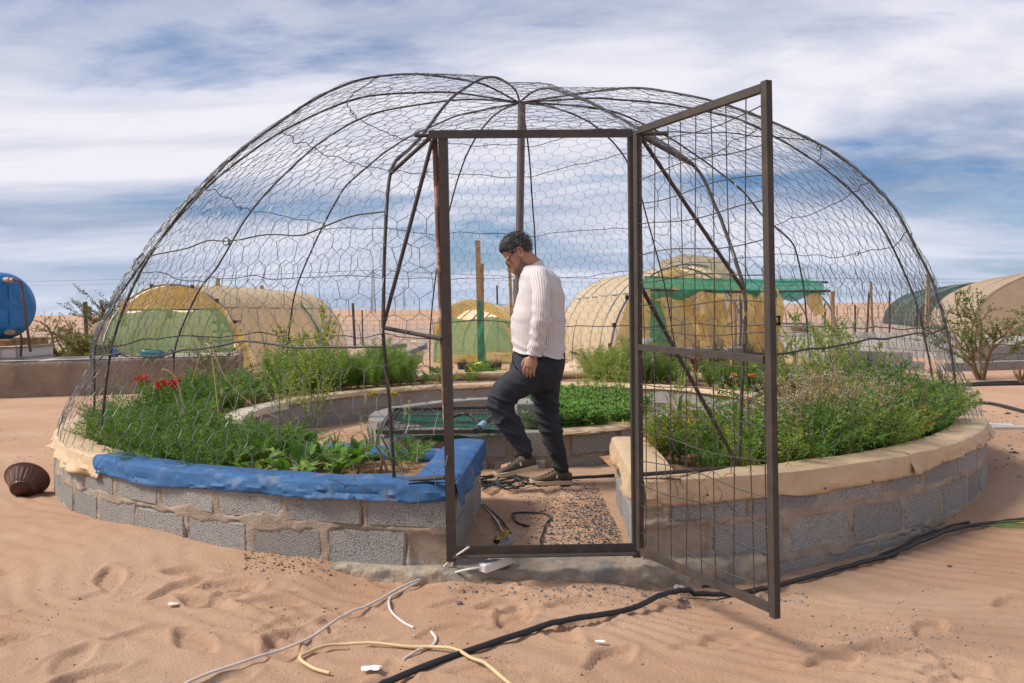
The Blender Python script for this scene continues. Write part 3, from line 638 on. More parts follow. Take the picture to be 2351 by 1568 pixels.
# hexagonal netting in horizontal strips
def netting():
    mb = MB(); CELL = 0.126
    bands = [(-0.035, 0.205), (0.19, 0.405), (0.39, 0.605), (0.585, 0.77), (0.75, 0.955)]
    TL = 5.15
    for bi, (t0, t1) in enumerate(bands):
        rm = np.interp((t0+t1)/2, [0, .2, .4, .6, .8, 1], [3.7, 3.62, 3.05, 2.1, 1.1, .35])
        ce = CELL*(1.0 if bi < 2 else 1.12 if bi == 2 else 1.3); cols = int(2*math.pi*rm/ce); rows = int((t1-t0)*TL/(ce*0.80))
        # hexagon: two zig-zag wires joined by twisted upright edges
        C_, R_ = np.meshgrid(np.arange(cols*2), np.arange(rows+1), indexing='ij')
        def node(ci, ri, up):
            # ci half-cell index; rows of zig-zags
            phi = ci*180.0/cols+bi*7.3; zig = ((ci+ri) % 2)
            v = ri+np.where(zig == 1, 0.17, -0.17)*1.0+0.0*up
            t = t0+(t1-t0)*v/rows
            j1 = n2(phi*0.11, v*0.35+bi*9, 1.0, 3, 300+bi); j2 = n2(phi*0.11, v*0.35+bi*9, 1.0, 3, 330+bi); j3 = n2(phi*0.9, v*0.9+bi*9, 1.0, 2, 360+bi)
            k1 = n2(phi*7.7, v*3.1+bi, 1.0, 1, 370+bi); k2 = n2(phi*7.7, v*3.1+bi, 1.0, 1, 380+bi)
            phi2 = phi+(j1*1.25+k1*0.6)*3.6/rm*0.5; tt = t+j2*0.010+k2*0.0040
            return phi2.ravel(), tt.ravel(), (j3*0.018+j1*0.02).ravel()
        ph, tt, of = node(C_, R_, 0)
        P = np.zeros((len(ph), 3)); low = tt < 0
        P = domept(ph, np.clip(tt, 0, 1), 0.0)
        P[low, 2] += tt[low]*TL; 
        rad = np.stack([np.sin(np.radians(ph)), np.cos(np.radians(ph)), np.zeros_like(ph)], 1)
        P = P+rad*(of+np.where(low, 0.0, 0))[:, None]*1.0
        idx = np.arange(len(ph)).reshape(C_.shape)
        # zig-zag edges
        a = idx.ravel(); b = np.roll(idx, -1, axis=0).ravel()
        # uprights: from high node of row ri to low node of row ri+1
        hi = ((C_+R_) % 2 == 1)[:, :-1]; ua = idx[:, :-1][hi]; ub = idx[:, 1:][hi]
        def keep(a, b):
            p = (ph[a]+180) % 360-180; z = (P[a, 2]+P[b, 2])/2
            door = ((p > 171.2) | (p < -174.0)) & (z < 2.12)
            gapn = n2(ph[a]*1.0, P[a, 2]*9, 0.5, 2, 500) > 0.62
            ragged = (z < 0.42+0.0) & (n2(ph[a], z*30, 0.35, 2, 77) > 0.15)
            return ~(door | (gapn & (z < 2.6)) | ragged)
        k = keep(a, b); a, b = a[k], b[k]; kk = keep(ua, ub); ua, ub = ua[kk], ub[kk]
        mid = (P[a]+P[b])/2+rng.normal(0, 0.0035, (len(a), 3))
        mb.segs(P[a], mid, 0.0015); mb.segs(mid, P[b], 0.0015)
        m2 = (P[ua]+P[ub])/2+rng.normal(0, 0.003, (len(ua), 3)); mb.segs(P[ua], m2, 0.0023); mb.segs(m2, P[ub], 0.0023)
    # loose wire ends along the lower edge
    for k in range(60):
        ph = rnd.uniform(110, 170) if k % 2 else rnd.uniform(-173, -110); a = domept(np.array([ph]), np.array([0.0]))[0]; a[2] -= rnd.uniform(0, .05)
        r_ = np.array([math.sin(math.radians(ph)), math.cos(math.radians(ph)), 0]); tg = np.array([r_[1], -r_[0], 0])
        P = [a]; 
        for q in range(4): P.append(P[-1]+np.array([0, 0, -0.028])+tg*rnd.uniform(-.04, .04)+r_*rnd.uniform(-.006, .01))
        P = spline(P, 3); mb.segs(P[:-1], P[1:], 0.0017)
    o = obj('netting', mb, WIRE, dome); o['kind'] = 'stuff'
netting()

# ------------------------------------------------------------------ door frame and gate
DY = 3.67
def lbar(mb, a, b, w, wall_dir, th=0.005):
    """angle iron: two thin legs at a right angle"""
    a = np.asarray(a, float); b = np.asarray(b, float); t = (b-a)/np.linalg.norm(b-a); s = np.asarray(wall_dir, float); s = s-(s@t)*t; s /= np.linalg.norm(s); u = np.cross(t, s)
    mb.bar(a+s*w/2, b+s*w/2, th, w, up=s); mb.bar(a+u*w/2, b+u*w/2, th, w, up=u)

tl, bl = at_y(1016, 308, DY), at_y(1036, 1290, DY); tr, br = at_y(1452, 300, DY), at_y(1463, 1280, DY)
dfr = bpy.data.objects.new('door_frame', None); COL.objects.link(dfr); dfr.parent = dome; dfr.location = Vector(bl)-Vector(rootloc(dome)); dfr.empty_display_size = .1
def part(name, mb, mat, par, smooth=False): return obj(name, mb, mat, par, smooth)
mb = MB(); mb.bar(tl, bl, 0.042, 0.006, up=(0, 1, 0)); mb.bar(tl+np.array([.018, .024, 0]), bl+np.array([.018, .024, 0]), 0.006, 0.046, up=(0, 1, 0)); part('post', mb, STEEL, dfr)
mb = MB(); mb.bar(tr, br, 0.034, 0.006, up=(0, 1, 0)); mb.bar(tr+np.array([-.015, .024, 0]), br+np.array([-.015, .024, 0]), 0.006, 0.046, up=(0, 1, 0)); part('post', mb, STEEL, dfr)
a, b = at_y(984, 309, DY-.004), at_y(1452, 306, DY-.004); mb = MB(); mb.bar(a, b, 0.006, 0.036, up=(0, 0, 1)); mb.bar(a+np.array([0, .024, .017]), b+np.array([0, .024, .017]), 0.045, 0.006); part('lintel', mb, STEEL, dfr)
a, b = at_y(1040, 1265, DY-.004), at_y(1458, 1258, DY-.004); mb = MB(); mb.bar(a, b, 0.006, 0.044); mb.bar(a+np.array([0, -.02, -.021]), b+np.array([0, -.02, -.021]), 0.042, 0.006); part('sill_bar', mb, STEEL, dfr)
mb = MB(); a, b = at_y(998, 318, DY+.05), at_y(1024, 985, DY+.05); mb.tube([a, b], 0.013, 10); part('pole', mb, M('flaking_pink_paint', (0.17, 0.09, 0.06), 0.7, 0.2, 8, second=(0.46, 0.27, 0.24), sec_scale=5, sec_at=(0.53, 0.57)), dfr, True)
for (x0, y0, x1, y1) in ((952, 311, 990, 311), (1462, 307, 1534, 307)):
    mb = MB(); mb.tube([at_y(x0, y0, DY+.03), at_y(x1, y1, DY+.03)], 0.009, 8); part('stub_rod', mb, STEEL, dfr, True)
# braces tying the frame to its neighbouring ribs
def rodp(a, b, r=0.0095): mb = MB(); mb.tube(np.linspace(a, b, 5), r, 8); part('brace', mb, REBAR, dome, True)
flp = lambda r, z: axp(-169.3, r, z); frp = lambda r, z: axp(163.0, r, z)
rodp(at_y(990, 313, DY+.02), flp(3.64, 1.91)); rodp(at_y(993, 322, DY+.02), at_y(879, 752, 3.83)); rodp(at_y(879, 752, 3.83), at_y(1014, 778, DY+.03), 0.010)
rodp(flp(3.68, .42), at_y(1022, 1096, DY+.03), 0.010)
rodp(at_y(1473, 312, DY+.03), frp(3.13, 2.04), 0.012); rodp(at_y(1473, 318, DY+.03), at_y(1706, 664, 3.88)); rodp(at_y(1470, 655, DY+.03), frp(3.57, .43), 0.010); rodp(at_y(1468, 1090, DY+.03), frp(3.57, .425), 0.010)
# gate leaf, swung out towards the path
gh_t, gh_b = at_y(1459, 303, DY-.03), at_y(1466, 1262, DY-.03)
gf_t, gf_b = at_y(1759, 186, 2.84), at_y(1779, 1408, 2.84)
gate = bpy.data.objects.new('gate', None); COL.objects.link(gate); gate.parent = dome; gate.location = Vector(gh_b)-Vector(rootloc(dome)); gate.empty_display_size = .1
gate['label'] = 'open rusty steel gate leaf filled with a rod grid'
gx = gf_b-gh_b; gx[2] = 0; gx /= np.linalg.norm(gx); gn = np.array([gx[1], -gx[0], 0])
S = 0.029
def gbar(name, a, b, w=S, d=0.024): mb = MB(); mb.bar(a, b, w, d, up=gn if abs((b-a)[2]) < 1 else gn); return part(name, mb, STEEL, gate)
gbar('stile', gh_t+gx*.012, gh_b+gx*.012, S, .024); gbar('stile', gf_t, gf_b+np.array([0, 0, -.015]), S, .026)
gbar('rail', gh_t+np.array([0, 0, -.0])+gx*.03, gf_t-gx*.018+np.array([0, 0, -.02])); gbar('rail', gh_b+gx*.03, gf_b-gx*.018+np.array([0, 0, .012]))
gm0, gm1 = at_y(1460, 796, DY-.03), at_y(1766, 826, 2.84); gbar('rail', gm0+gx*.03, gm1-gx*.018, 0.026, .024)
def gp(u, v):  # u along, v up (0..1)
    a = gh_b+(gf_b-gh_b)*u; b = gh_t+(gf_t-gh_t)*u; return a+(b-a)*v
for i in range(9):
    u = 0.06+i*0.113+rnd.uniform(-.012, .012); v0, v1 = 0.012, 0.985
    P = np.array([gp(u+0.013*math.sin(i*2+k*.7), v0+(v1-v0)*k/8)-gn*0.004 for k in range(9)]); mb = MB(); mb.tube(spline(P, 3), 0.0023, 5); part('grid_rod', mb, STEEL, gate)
for i in range(16):
    v = 0.045+i*0.0605+rnd.uniform(-.004, .004)
    P = np.array([gp(0.03+0.95*k/6, v+0.006*math.sin(i*1.7+k*1.1))+gn*0.004 for k in range(7)]); mb = MB(); mb.tube(spline(P, 3), 0.0023, 5); part('grid_rod', mb, STEEL, gate)
lt = MB(); c = at_y(1781, 744, 2.86); lt.box(c, (0.03, 0.008, 0.012)); lt.box(c+np.array([.012, 0, .012]), (0.007, 0.008, 0.034)); lt.box(c+np.array([0, 0, .026]), (0.03, 0.008, 0.007)); part('latch', lt, STEEL, gate)
for v in (0.1, 0.55, 0.9):
    mb = MB(); p = gp(0, v)+np.array([0.0, -.004, 0]); mb.tube([p-np.array([0, 0, .03]), p+np.array([0, 0, .03])], 0.009, 8); part('hinge', mb, STEEL, gate)

# ------------------------------------------------------------------ low plastered basin and the tanks behind it, left
PLASTER = M('mud_plaster', (0.26, 0.195, 0.145), 0.95, 0.2, 3, 0.9, 14, second=(0.37, 0.27, 0.20), sec_scale=2.2, sec_at=(0.5, 0.75), bdist=0.03, spec=0.1)
CEM = M('pale_cement', (0.42, 0.38, 0.34), 0.9, 0.15, 6, 0.4, 30, spec=0.15)
basin = thing('water_basin', 'long low mud-plastered basin wall beside the dome', 'basin', (-5.5, 12.6, 0))
b0, b1 = at_z(-140, 917, 0.0), at_z(548, 893, 0.0); b1 = np.array([b1[0], 13.4, 0]); b0 = np.array([-9.6, 12.1, 0])
b1 = np.array([at_y(545, 890, 13.4)[0], 13.4, 0])
t = (b1-b0)/np.linalg.norm(b1-b0); nn = np.array([t[1], -t[0], 0])
BH = 0.60
def rough_wall(a, b, n, z1, thick, seed, amp=0.012):
    L = np.linalg.norm(b-a); k = max(6, int(L/0.05)); S_, T = np.meshgrid(np.linspace(0, L, k), np.linspace(0, 1, 26), indexing='ij')
    tt = (b-a)/L; o = np.interp(T, [0, .42, .5, .58, 1], [1, 1, 0, -1, -1])*thick/2; z = np.interp(T, [0, .42, .46, .54, .58, 1], [-.15, z1-.01, z1, z1, z1-.01, -.15])
    nzz = fbm(np.stack([S_*2, z*5, T*2], -1), 4, seed)*amp
    return a+S_[..., None]*tt+n*(o+nzz)[..., None]+np.stack([S_*0, S_*0, z+fbm(np.stack([S_*1.5, T*3, T*0], -1), 3, seed+3)*0.012], -1)
mb = MB(); mb.grid(rough_wall(b0, b1, nn, BH, 0.16, 3)); obj('wall', mb, PLASTER, basin, True)
bb0, bb1 = b0-nn*1.5, b1-nn*1.5
mb = MB(); mb.grid(rough_wall(bb0, bb1, nn, BH, 0.16, 5)); obj('wall', mb, CEM, basin, True)
for a, b, s_ in ((b1-t*.08, bb1-t*.08, 7), (b0+t*4.6, bb0+t*4.6, 8), (b0+t*2.2, bb0+t*2.2, 9)):
    mb = MB(); mb.grid(rough_wall(a-nn*.08, b+nn*.08, t, BH-.004, 0.16, s_)); obj('wall', mb, CEM if s_ > 7 else PLASTER, basin, True)
mb = MB(); mb.grid(np.array([[b0+nn*.062, b0-nn*.062], [b1+nn*.062, b1-nn*.062]])+np.array([0, 0, BH+.016])); obj('rim', mb, M('lime_rim', (0.62, 0.57, 0.52), 0.9, 0.15, 8, 0.4, 30), basin)
# teal pump box and blue valve on the rim
p = at_y(352, 818, 12.9); mb = MB()
U, T = np.meshgrid(np.linspace(0, 2*math.pi, 17)[:-1], np.linspace(-1, 1, 7), indexing='ij'); sx = .19*(1-.25*T**4)
mb.grid(np.stack([np.sign(np.cos(U))*np.abs(np.cos(U))**.5*sx, np.sign(np.sin(U))*np.abs(np.sin(U))**.5*.1*(1-.25*T**4), T*.06+.06-.02*np.cos(U)*(T > 0)], -1), closed_u=True)
mb.add(np.stack([np.cos(np.linspace(0, 6.28, 13)[:-1])*.12, np.sin(np.linspace(0, 6.28, 13)[:-1])*.06, np.full(12, .122)], 1), [tuple(range(12))]); v = mb.v; mb.v = [q+np.array([p[0], p[1], BH+.015]) for q in v]
tag(obj('pump_box', mb, M('teal', (0.02, 0.14, 0.17), 0.45), smooth=True, base=(p[0], p[1], BH)), 'small teal plastic box lying on the basin rim', 'plastic box')
p = at_y(262, 815, 13.6); mb = MB(); mb.lathe([(.0, 0), (.06, 0), (.075, .03), (.075, .1), (.05, .14), (0, .15)], c=(p[0], p[1], BH), n=14); mb.tube(spline([p+np.array([.05, 0, .02]), p+np.array([.16, 0, -.01]), p+np.array([.32, 0, -.06])], 5), .014, 8, mi=1)
tag(obj('float_valve', mb, [M('valve_blue', (0.03, 0.12, 0.40), 0.4), BLACKP], smooth=True, base=(p[0], p[1], BH)), 'round blue valve with black pipe on the basin rim', 'valve')
# blue horizontal tank: end cap faces right
TB = M('tank_blue', (0.012, 0.155, 0.40), 0.38, 0.1, 3, 0.05, 20, spec=0.5)
c = at_y(-24, 703, 14.2); tank = thing('water_tank', 'blue plastic water tank lying on pallets at the edge of the photo', 'water tank', (c[0], c[1], c[2]-.55))
Rt = 0.56; rot = rotz(math.radians(-28)) @ roty(math.pi/2)
prof = [(0.0, -1.2), (.35, -1.2), (.5, -1.12), (Rt, -1.0), (Rt, -.5), (Rt+.02, -.46), (Rt+.02, -.3), (Rt, -.26), (Rt, .2), (Rt+.02, .24), (Rt+.02, .40), (Rt-.01, .46), (Rt-.05, .52), (Rt-.14, .58), (.38, .605), (.36, .60), (.34, .606), (.16, .62), (.15, .61), (.13, .62), (0, .63)]
mb = MB(); mb.lathe(prof, c=c, n=40, rot=rot); obj('shell', mb, TB, tank, True)
mb = MB(); tp = c+np.array([-.35, .2, Rt-.03]); mb.lathe([(0, .14), (.2, .14), (.22, .12), (.22, 0), (.26, 0), (.26, -.05)], c=tp, n=24); obj('lid', mb, M('tank_lid', (0.02, 0.09, 0.17), 0.5), tank, True)
axd = rot @ np.array([0, 0, 1.0]); e0 = c+axd*.62
mb = MB()
for k in range(4):
    a = k*math.pi/2; d_ = rot @ np.array([math.cos(a), math.sin(a), 0]); mb.bar(e0+d_*.06, e0+d_*.34, .05, .03, up=axd)
obj('end_ridge', mb, TB, tank)
for k, (dz, nm) in enumerate(((.44, 'outlet'), (-.46, 'outlet'))):
    q = e0-axd*.06+np.array([.02, -.05, dz]); mb = MB(); mb.tube([q-axd*.05, q+axd*.1], .05, 10); mb.tube([q+axd*.1, q+axd*.2], .03, 10); obj('outlet', mb, M('pipe_fitting', (0.40, 0.30, 0.22), 0.7, 0.2), tank, True)
RUST = M('rust_pipe', (0.13, 0.065, 0.04), 0.7, 0.2)
q = e0+axd*.12+np.array([.02, -.05, .44]); mb = MB(); mb.tube(spline([q, q+np.array([.1, 0, -.03]), q+np.array([.15, 0, -.15]), q+np.array([.19, 0, -.6]), q+np.array([.26, 0, -1.24])], 6), .022, 8); tag(obj('drain_pipe', mb, RUST, smooth=True, base=q+np.array([.26, 0, -1.24])), 'rusty brown pipe running down from the blue tank', 'pipe')
q = e0+axd*.12+np.array([.02, -.05, -.46]); mb = MB(); mb.tube(spline([q, q+np.array([.08, 0, -.01]), q+np.array([.11, 0, -.12]), q+np.array([.09, 0, -.42])], 6), .02, 8); tag(obj('outlet_pipe', mb, RUST, smooth=True, base=q+np.array([.09, 0, -.42])), 'short brown elbow pipe below the blue tank', 'pipe')
pal = thing('pallet', 'weathered timber pallet carrying the blue tank', 'pallet', (c[0], c[1], c[2]-.68))
for k in range(5): mb = MB(); mb.box(c+np.array([-.12+k*.02, -.5+k*.24, -.585]), (1.7, .12, .03), rotz(math.radians(-6))); obj('slat', mb, WOOD, pal)
for k in range(3): mb = MB(); mb.box(c+np.array([-.7+k*.65, 0, -.645]), (.1, 1.1, .09), rotz(math.radians(-6))); obj('bearer', mb, WOOD, pal)
zt = c[2]-.69; ibc = thing('caged_container', 'white plastic container in a grey metal cage below the blue tank', 'container', (c[0]-.4, c[1], 0))
mb = MB(); mb.box((c[0]-.14, c[1]+.1, zt/2-.02), (1.72, 1.1, zt-.06)); obj('bottle', mb, M('container_white', (0.58, 0.57, 0.53), 0.5, 0.06), ibc)
for k in range(7):
    x = c[0]+.74-k*.3; mb = MB(); mb.tube([(x, c[1]-.48, 0), (x, c[1]-.48, zt)], .014, 6); obj('cage_bar', mb, GREYP, ibc)
for k in range(5): mb = MB(); z = .05+k*(zt-.08)/4; mb.tube([(c[0]-1.1, c[1]-.49, z), (c[0]+.75, c[1]-.49, z), (c[0]+.75, c[1]+.65, z)], .016, 6); obj('cage_bar', mb, GREYP, ibc)

# ------------------------------------------------------------------ tunnel greenhouses
FILM = M('aged_film', (0.74, 0.63, 0.45), 0.55, 0.12, 1.6, 0.15, 14, transl=0.55, spec=0.3, second=(0.72, 0.63, 0.48), sec_scale=1.5, tcol=(0.95, 0.80, 0.52))
FILMY = M('torn_yellow_film', (0.72, 0.52, 0.20), 0.5, 0.15, 3, 0.1, 14, transl=0.45, spec=0.3, second=(0.70, 0.58, 0.38), sec_scale=3, tcol=(0.95, 0.70, 0.25))
GNET = M('green_net', (0.23, 0.38, 0.18), 0.7, 0.15, 3, transl=0.35, transp=0.12, spec=0.15, second=(0.26, 0.36, 0.14), sec_scale=2)
GNET2 = M('green_shade_net', (0.03, 0.27, 0.15), 0.7, 0.2, 4, transl=0.35, transp=0.18, spec=0.15)
DNET = M('dark_shade_net', (0.055, 0.085, 0.065), 0.8, 0.2, 2, transl=0.2, transp=0.08, spec=0.1)
BNET = M('beige_shade_net', (0.46, 0.35, 0.255), 0.8, 0.1, 2, transl=0.3, spec=0.1)
def archpt(w, h, f, pw=0.85):
    a = math.pi*(1-f); return np.array([math.cos(a)*w/2, 0, max(0, math.sin(a))**pw*h])
def tunnel(name, label, c0, axis, w, h, length, nr, cover, hoop_r=0.022, open_front=True, seed=0, sag=0.06, hoopmat=GREYP):
    c0 = np.asarray(c0, float); ax = np.array([axis[0], axis[1], 0.0]); ax /= np.linalg.norm(ax); sd = np.array([ax[1], -ax[0], 0])
    g = thing(name, label, 'greenhouse', c0)
    def pt(f, s, k=1.0): q = archpt(w*k, h*k, f); return c0+sd*q[0]+ax*s+np.array([0, 0, q[2]])
    F, S_ = np.meshgrid(np.linspace(0, 1, 49), np.linspace(0, length, nr*8+1), indexing='ij')
    P = np.zeros(F.shape+(3,)); ph = S_/length*nr; dip = sag*np.abs(np.sin(ph*math.pi))
    a = math.pi*(1-F); z = np.maximum(0, np.sin(a))**.85*(h-dip); x = np.cos(a)*(w/2-dip)
    nzz = fbm(np.stack([F*6, S_*1.2, F*0+seed], -1), 3, seed)*0.02
    P = c0+sd*(x*(1+nzz))[..., None]+ax*S_[..., None]+np.stack([0*z, 0*z, z*(1+nzz)], -1)
    mb = MB(); mb.grid(P); obj('cover', mb, cover, g, True)
    for i in range(nr+1):
        s = length*i/nr+(0.02 if i == 0 else 0); mb = MB(); mb.tube(np.array([pt(f, s, 0.992) for f in np.linspace(0, 1, 40)]), hoop_r, 6); obj('hoop', mb, hoopmat, g, True)
    for f in (0.25, 0.5, 0.75): mb = MB(); mb.tube([pt(f, 0, 0.98), pt(f, length, 0.98)], hoop_r*.7, 6); obj('purlin', mb, hoopmat, g, True)
    return g, pt, sd, ax
# first tunnel, left
g1, pt1, sd1, ax1 = tunnel('tunnel_greenhouse', 'tan plastic tunnel greenhouse with a green net front, behind the basin', (-7.4, 17.5, 0.02), (0.8, 5.4), 3.4, 1.98, 6.2, 6, FILM, seed=3)
def net_panel(par, pt, f0, f1, zmax, mat, name, seed, s=-0.03, kx=0.96):
    fs = np.linspace(f0, f1, 30); P = np.zeros((30, 14, 3))
    for i, f in enumerate(fs):
        top_ = pt(f, s, kx); zt_ = min(top_[2], zmax+0.05*math.sin(i*.7+seed)); b_ = top_.copy()
        for j, tt in enumerate(np.linspace(0, 1, 14)):
            q = b_.copy(); q[2] = zt_*tt+(1-tt)*0.0; P[i, j] = q
    P[..., 1] += fbm(P*2.0, 3, seed)*0.05-0.03
    mb = MB(); mb.grid(P); return obj(name, mb, mat, par, True)
net_panel(g1, pt1, 0.03, 0.86, 1.42, GNET, 'front_net', 4, s=-0.05)
# yellow film inside the top of the front arch, torn
def film_strip(par, pts, w, mat=FILMY, seed=0, name='torn_film', n=14):
    P = spline(pts, 5); k = len(P); t_ = np.gradient(P, axis=0); sdv = np.cross(t_, np.array([0, 1.0, 0.15])); sdv /= np.linalg.norm(sdv, axis=1)[:, None]+1e-9
    ww = w*(1+0.4*n2(np.arange(k)*.25, np.arange(k)*0, 1, 2, seed)); fr_ = np.linspace(-.5, .5, n)
    V = P[:, None]+sdv[:, None]*(ww[:, None]*fr_[None])[..., None]
    V = V+np.stack([fbm(V*4, 2, seed), fbm(V*3.2+5, 3, seed+1)*2.2, fbm(V*4+9, 2, seed+2)], -1)*0.035
    mb = MB(); mb.grid(V); return obj(name, mb, mat, par, True)
P = np.zeros((26, 10, 3))
for i, f in enumerate(np.linspace(0.2, 0.8, 26)):
    q = pt1(f, .12, .985); 
    for j, tt in enumerate(np.linspace(0, 1, 10)): P[i, j] = q; P[i, j, 2] = q[2]+(min(1.46, q[2]-.02)-q[2])*tt
P[..., 1] += fbm(P*3, 3, 8)*0.07+.05; mb = MB(); mb.grid(P); obj('inner_film', mb, FILMY, g1, True)
film_strip(g1, [pt1(.62, -.03, 1), pt1(.70, -.06, .93), pt1(.80, -.06, .95), pt1(.9, -.05, 1.0), pt1(.985, -.04, 1.02)], 0.22, seed=4)
film_strip(g1, [pt1(.3, -.05, 1), pt1(.25, -.08, .9), pt1(.22, -.08, .8)], 0.2, seed=6)
film_strip(g1, [pt1(.5, -.05, 1.0), pt1(.5, -.07, .85), pt1(.51, -.07, .62)], 0.1, seed=7)
mb = MB(); a, b = pt1(.22, -.02, .99), pt1(.78, -.02, .99); a[2] = b[2] = 1.44; mb.tube([a, b], .018, 6); obj('crossbar', mb, REBAR, g1)
for k in range(5): mb = MB(); a = pt1(.9, .02, .97); mb.bar((a[0]-.6, a[1]+.05, .35+.2*k), (a[0]+.02, a[1]+.05, .36+.2*k), .02, .06); obj('door_slat', mb, WOOD, g1)
P = [pt1(f, -.01, 1.01) for f in (.3, .42, .6, .72, .83)]
for p in P: mb = MB(); mb.box(p, (.06, .05, .06)); obj('clip', mb, BLACKP, g1)
# limp tan net hanging off its outer side and a green one at the back
P = np.zeros((20, 12, 3))
for i, u in enumerate(np.linspace(0, 1, 20)):
    for j, tt in enumerate(np.linspace(0, 1, 12)): q = at_y(212+40*u+22*(1-tt)*0, 745+(872-745)*(1-tt)-18*u*tt, 18.2-.2*u); P[i, j] = q
P[..., 1] += fbm(P*2, 3, 9)*.1; mb = MB(); mb.grid(P); tag(obj('hanging_net', mb, BNET, smooth=True, base=(P[0, 0, 0], 18.2, 0)), 'limp tan net hanging at the side of the tan greenhouse by the basin', 'net')
mb = MB(); a = [at_y(690, 690, 21.5), at_y(762, 800, 21.5), at_y(700, 800, 22.5)]; n_ = 12; P = np.zeros((n_, n_, 3))
for i, u in enumerate(np.linspace(0, 1, n_)):
    for j, w_ in enumerate(np.linspace(0, 1, n_)): P[i, j] = a[0]*(1-u)+(a[1]*(1-w_)+a[2]*w_)*u
P[..., 1] += fbm(P*3, 3, 4)*.1; mb.grid(P); tag(obj('slanting_net', mb, GNET2, smooth=True, base=a[1]), 'green net slanting down behind the tan greenhouse', 'net')
mb = MB(); mb.tube(spline([at_y(672, 705, 23), at_y(690, 685, 23), at_y(715, 692, 23), at_y(745, 740, 23), at_y(765, 800, 23)], 6), .02, 6); tag(obj('bent_pipe', mb, GREYP, smooth=True, base=at_y(765, 800, 23)), 'thin bent grey pipe arching behind the tan greenhouse', 'pipe')
# second, small one seen through the doorway
g2, pt2, sd2, ax2 = tunnel('tunnel_greenhouse', 'small tunnel greenhouse with sagging green net front seen through the doorway', (-0.88, 20.5, 0), (1.4, 4), 2.4, 1.5, 3.6, 4, FILM, seed=13)
net_panel(g2, pt2, 0.0, 0.97, 1.12, GNET, 'front_net', 14, s=-.06, kx=1.02)
film_strip(g2, [pt2(.1, -.07, 1.03), pt2(.25, -.09, 1.0), pt2(.45, -.09, 1.0), pt2(.7, -.09, .98), pt2(.9, -.08, 1.0)], 0.3, seed=16)
film_strip(g2, [pt2(.05, -.1, .9)*np.array([1, 1, .1]), pt2(.3, -.16, .5)*np.array([1, 1, .1])+np.array([0, 0, .05]), pt2(.7, -.16, .5)*np.array([1, 1, .1])+np.array([0, 0, .1]), pt2(.95, -.1, .9)*np.array([1, 1, .1])+np.array([0, 0, .1])], 0.22, seed=19)
for f in (.3, .75): mb = MB(); mb.box(pt2(f, -.01, 1.01), (.06, .05, .06)); obj('clip', mb, BLACKP, g2)
# third, right of the man
g3, pt3, sd3, ax3 = tunnel('tunnel_greenhouse', 'tan film tunnel greenhouse standing right behind the man', (3.76, 17.0, 0), (-0.62, 5), 3.5, 2.24, 6.0, 6, FILM, seed=23)
film_strip(g3, [pt3(.40, .35, 1.0), pt3(.5, .12, 1.03), pt3(.6, -.06, 1.03), pt3(.68, -.1, .98)], 0.3, FILM, seed=27)
for f in (.06, .12, .22, .28): mb = MB(); mb.box(pt3(f, -.01, 1.01), (.07, .05, .09)); obj('clip', mb, BLACKP, g3)
mb = MB(); mb.grid(np.array([[pt3(.03, .9, .9)*np.array([1, 1, 0]), pt3(.3, .9, .98)], [pt3(.5, .9, .9)*np.array([1, 1, 0]), pt3(.5, .9, .98)], [pt3(.97, .9, .9)*np.array([1, 1, 0]), pt3(.7, .9, .98)]])); obj('inner_curtain', mb, M('cream_film', (0.66, 0.58, 0.40), 0.55, 0.1, 2, transl=0.35), g3, True)
# green awning with rags of yellow film in front of it
aw = thing('net_awning', 'green shade net awning on poles with torn yellow film hanging from it', 'awning', (4.6, 15.6, 0))
aL, aR = at_y(1464, 664, 15.7), at_y(1906, 668, 15.9); bL, bR = at_y(1480, 636, 17.0), at_y(1900, 648, 17.4)
n_ = 46; P = np.zeros((n_, 16, 3))
for i, u in enumerate(np.linspace(0, .97, n_)):
    a = aL+(aR-aL)*u; b = bL+(bR-bL)*u
    for j, w_ in enumerate(np.linspace(-.22, 1, 16)):
        q = a+(b-a)*max(w_, 0); q = q.copy(); q[2] += .10*math.sin(max(w_, 0)*3.1)*0.5+.03
        if w_ < 0: q[2] += w_*(.55+.4*math.sin(i*.23)+.25*math.sin(i*.71)); q[1] -= .03
        P[i, j] = q
P[..., 2] += fbm(P*1.5, 3, 3)*.09; P[..., 1] += fbm(P*2, 3, 6)*.05
mb = MB(); mb.grid(P); obj('net', mb, GNET2, aw, True)
for a, b in ((aL, aR), (bL, bR)): mb = MB(); mb.tube(spline([a, (a+b)/2+np.array([0, 0, -.03]), b], 6), .026, 7); obj('rail', mb, REBAR, aw, True)
for (x, y0, y1, Y, r_, mt_) in ((1684, 690, 825, 15.6, .055, WOOD), (1462, 650, 840, 15.7, .03, REBAR), (1912, 668, 800, 15.9, .02, WOOD), (1700, 665, 850, 17.4, .03, GREYP)):
    a, b = at_y(x, y0, Y), at_y(x-4, y1, Y); b[2] = 0; mb = MB(); mb.tube(spline([a, (a+b)/2+np.array([.03, 0, 0]), b], 5), r_, 9); obj('post', mb, mt_, aw, True)
for k in range(11):
    u = .04+k*.064; a = aL+(aR-aL)*u; L_ = rnd.uniform(.5, 1.3) if k not in (8, 9) else 1.5; dxx = rnd.uniform(-.1, .6)
    film_strip(aw, [a, a+np.array([dxx*.3, -.04, -.3*L_]), a+np.array([dxx*.6, .02, -.65*L_]), a+np.array([dxx, -.03, -L_])], rnd.uniform(.08, .24), FILMY, 40+k)
a = aL+(aR-aL)*.66; film_strip(aw, [a, a+np.array([.1, 0, -.5]), a+np.array([.05, 0, -1.0]), a+np.array([.12, 0, -1.5])], .5, FILMY, 77)
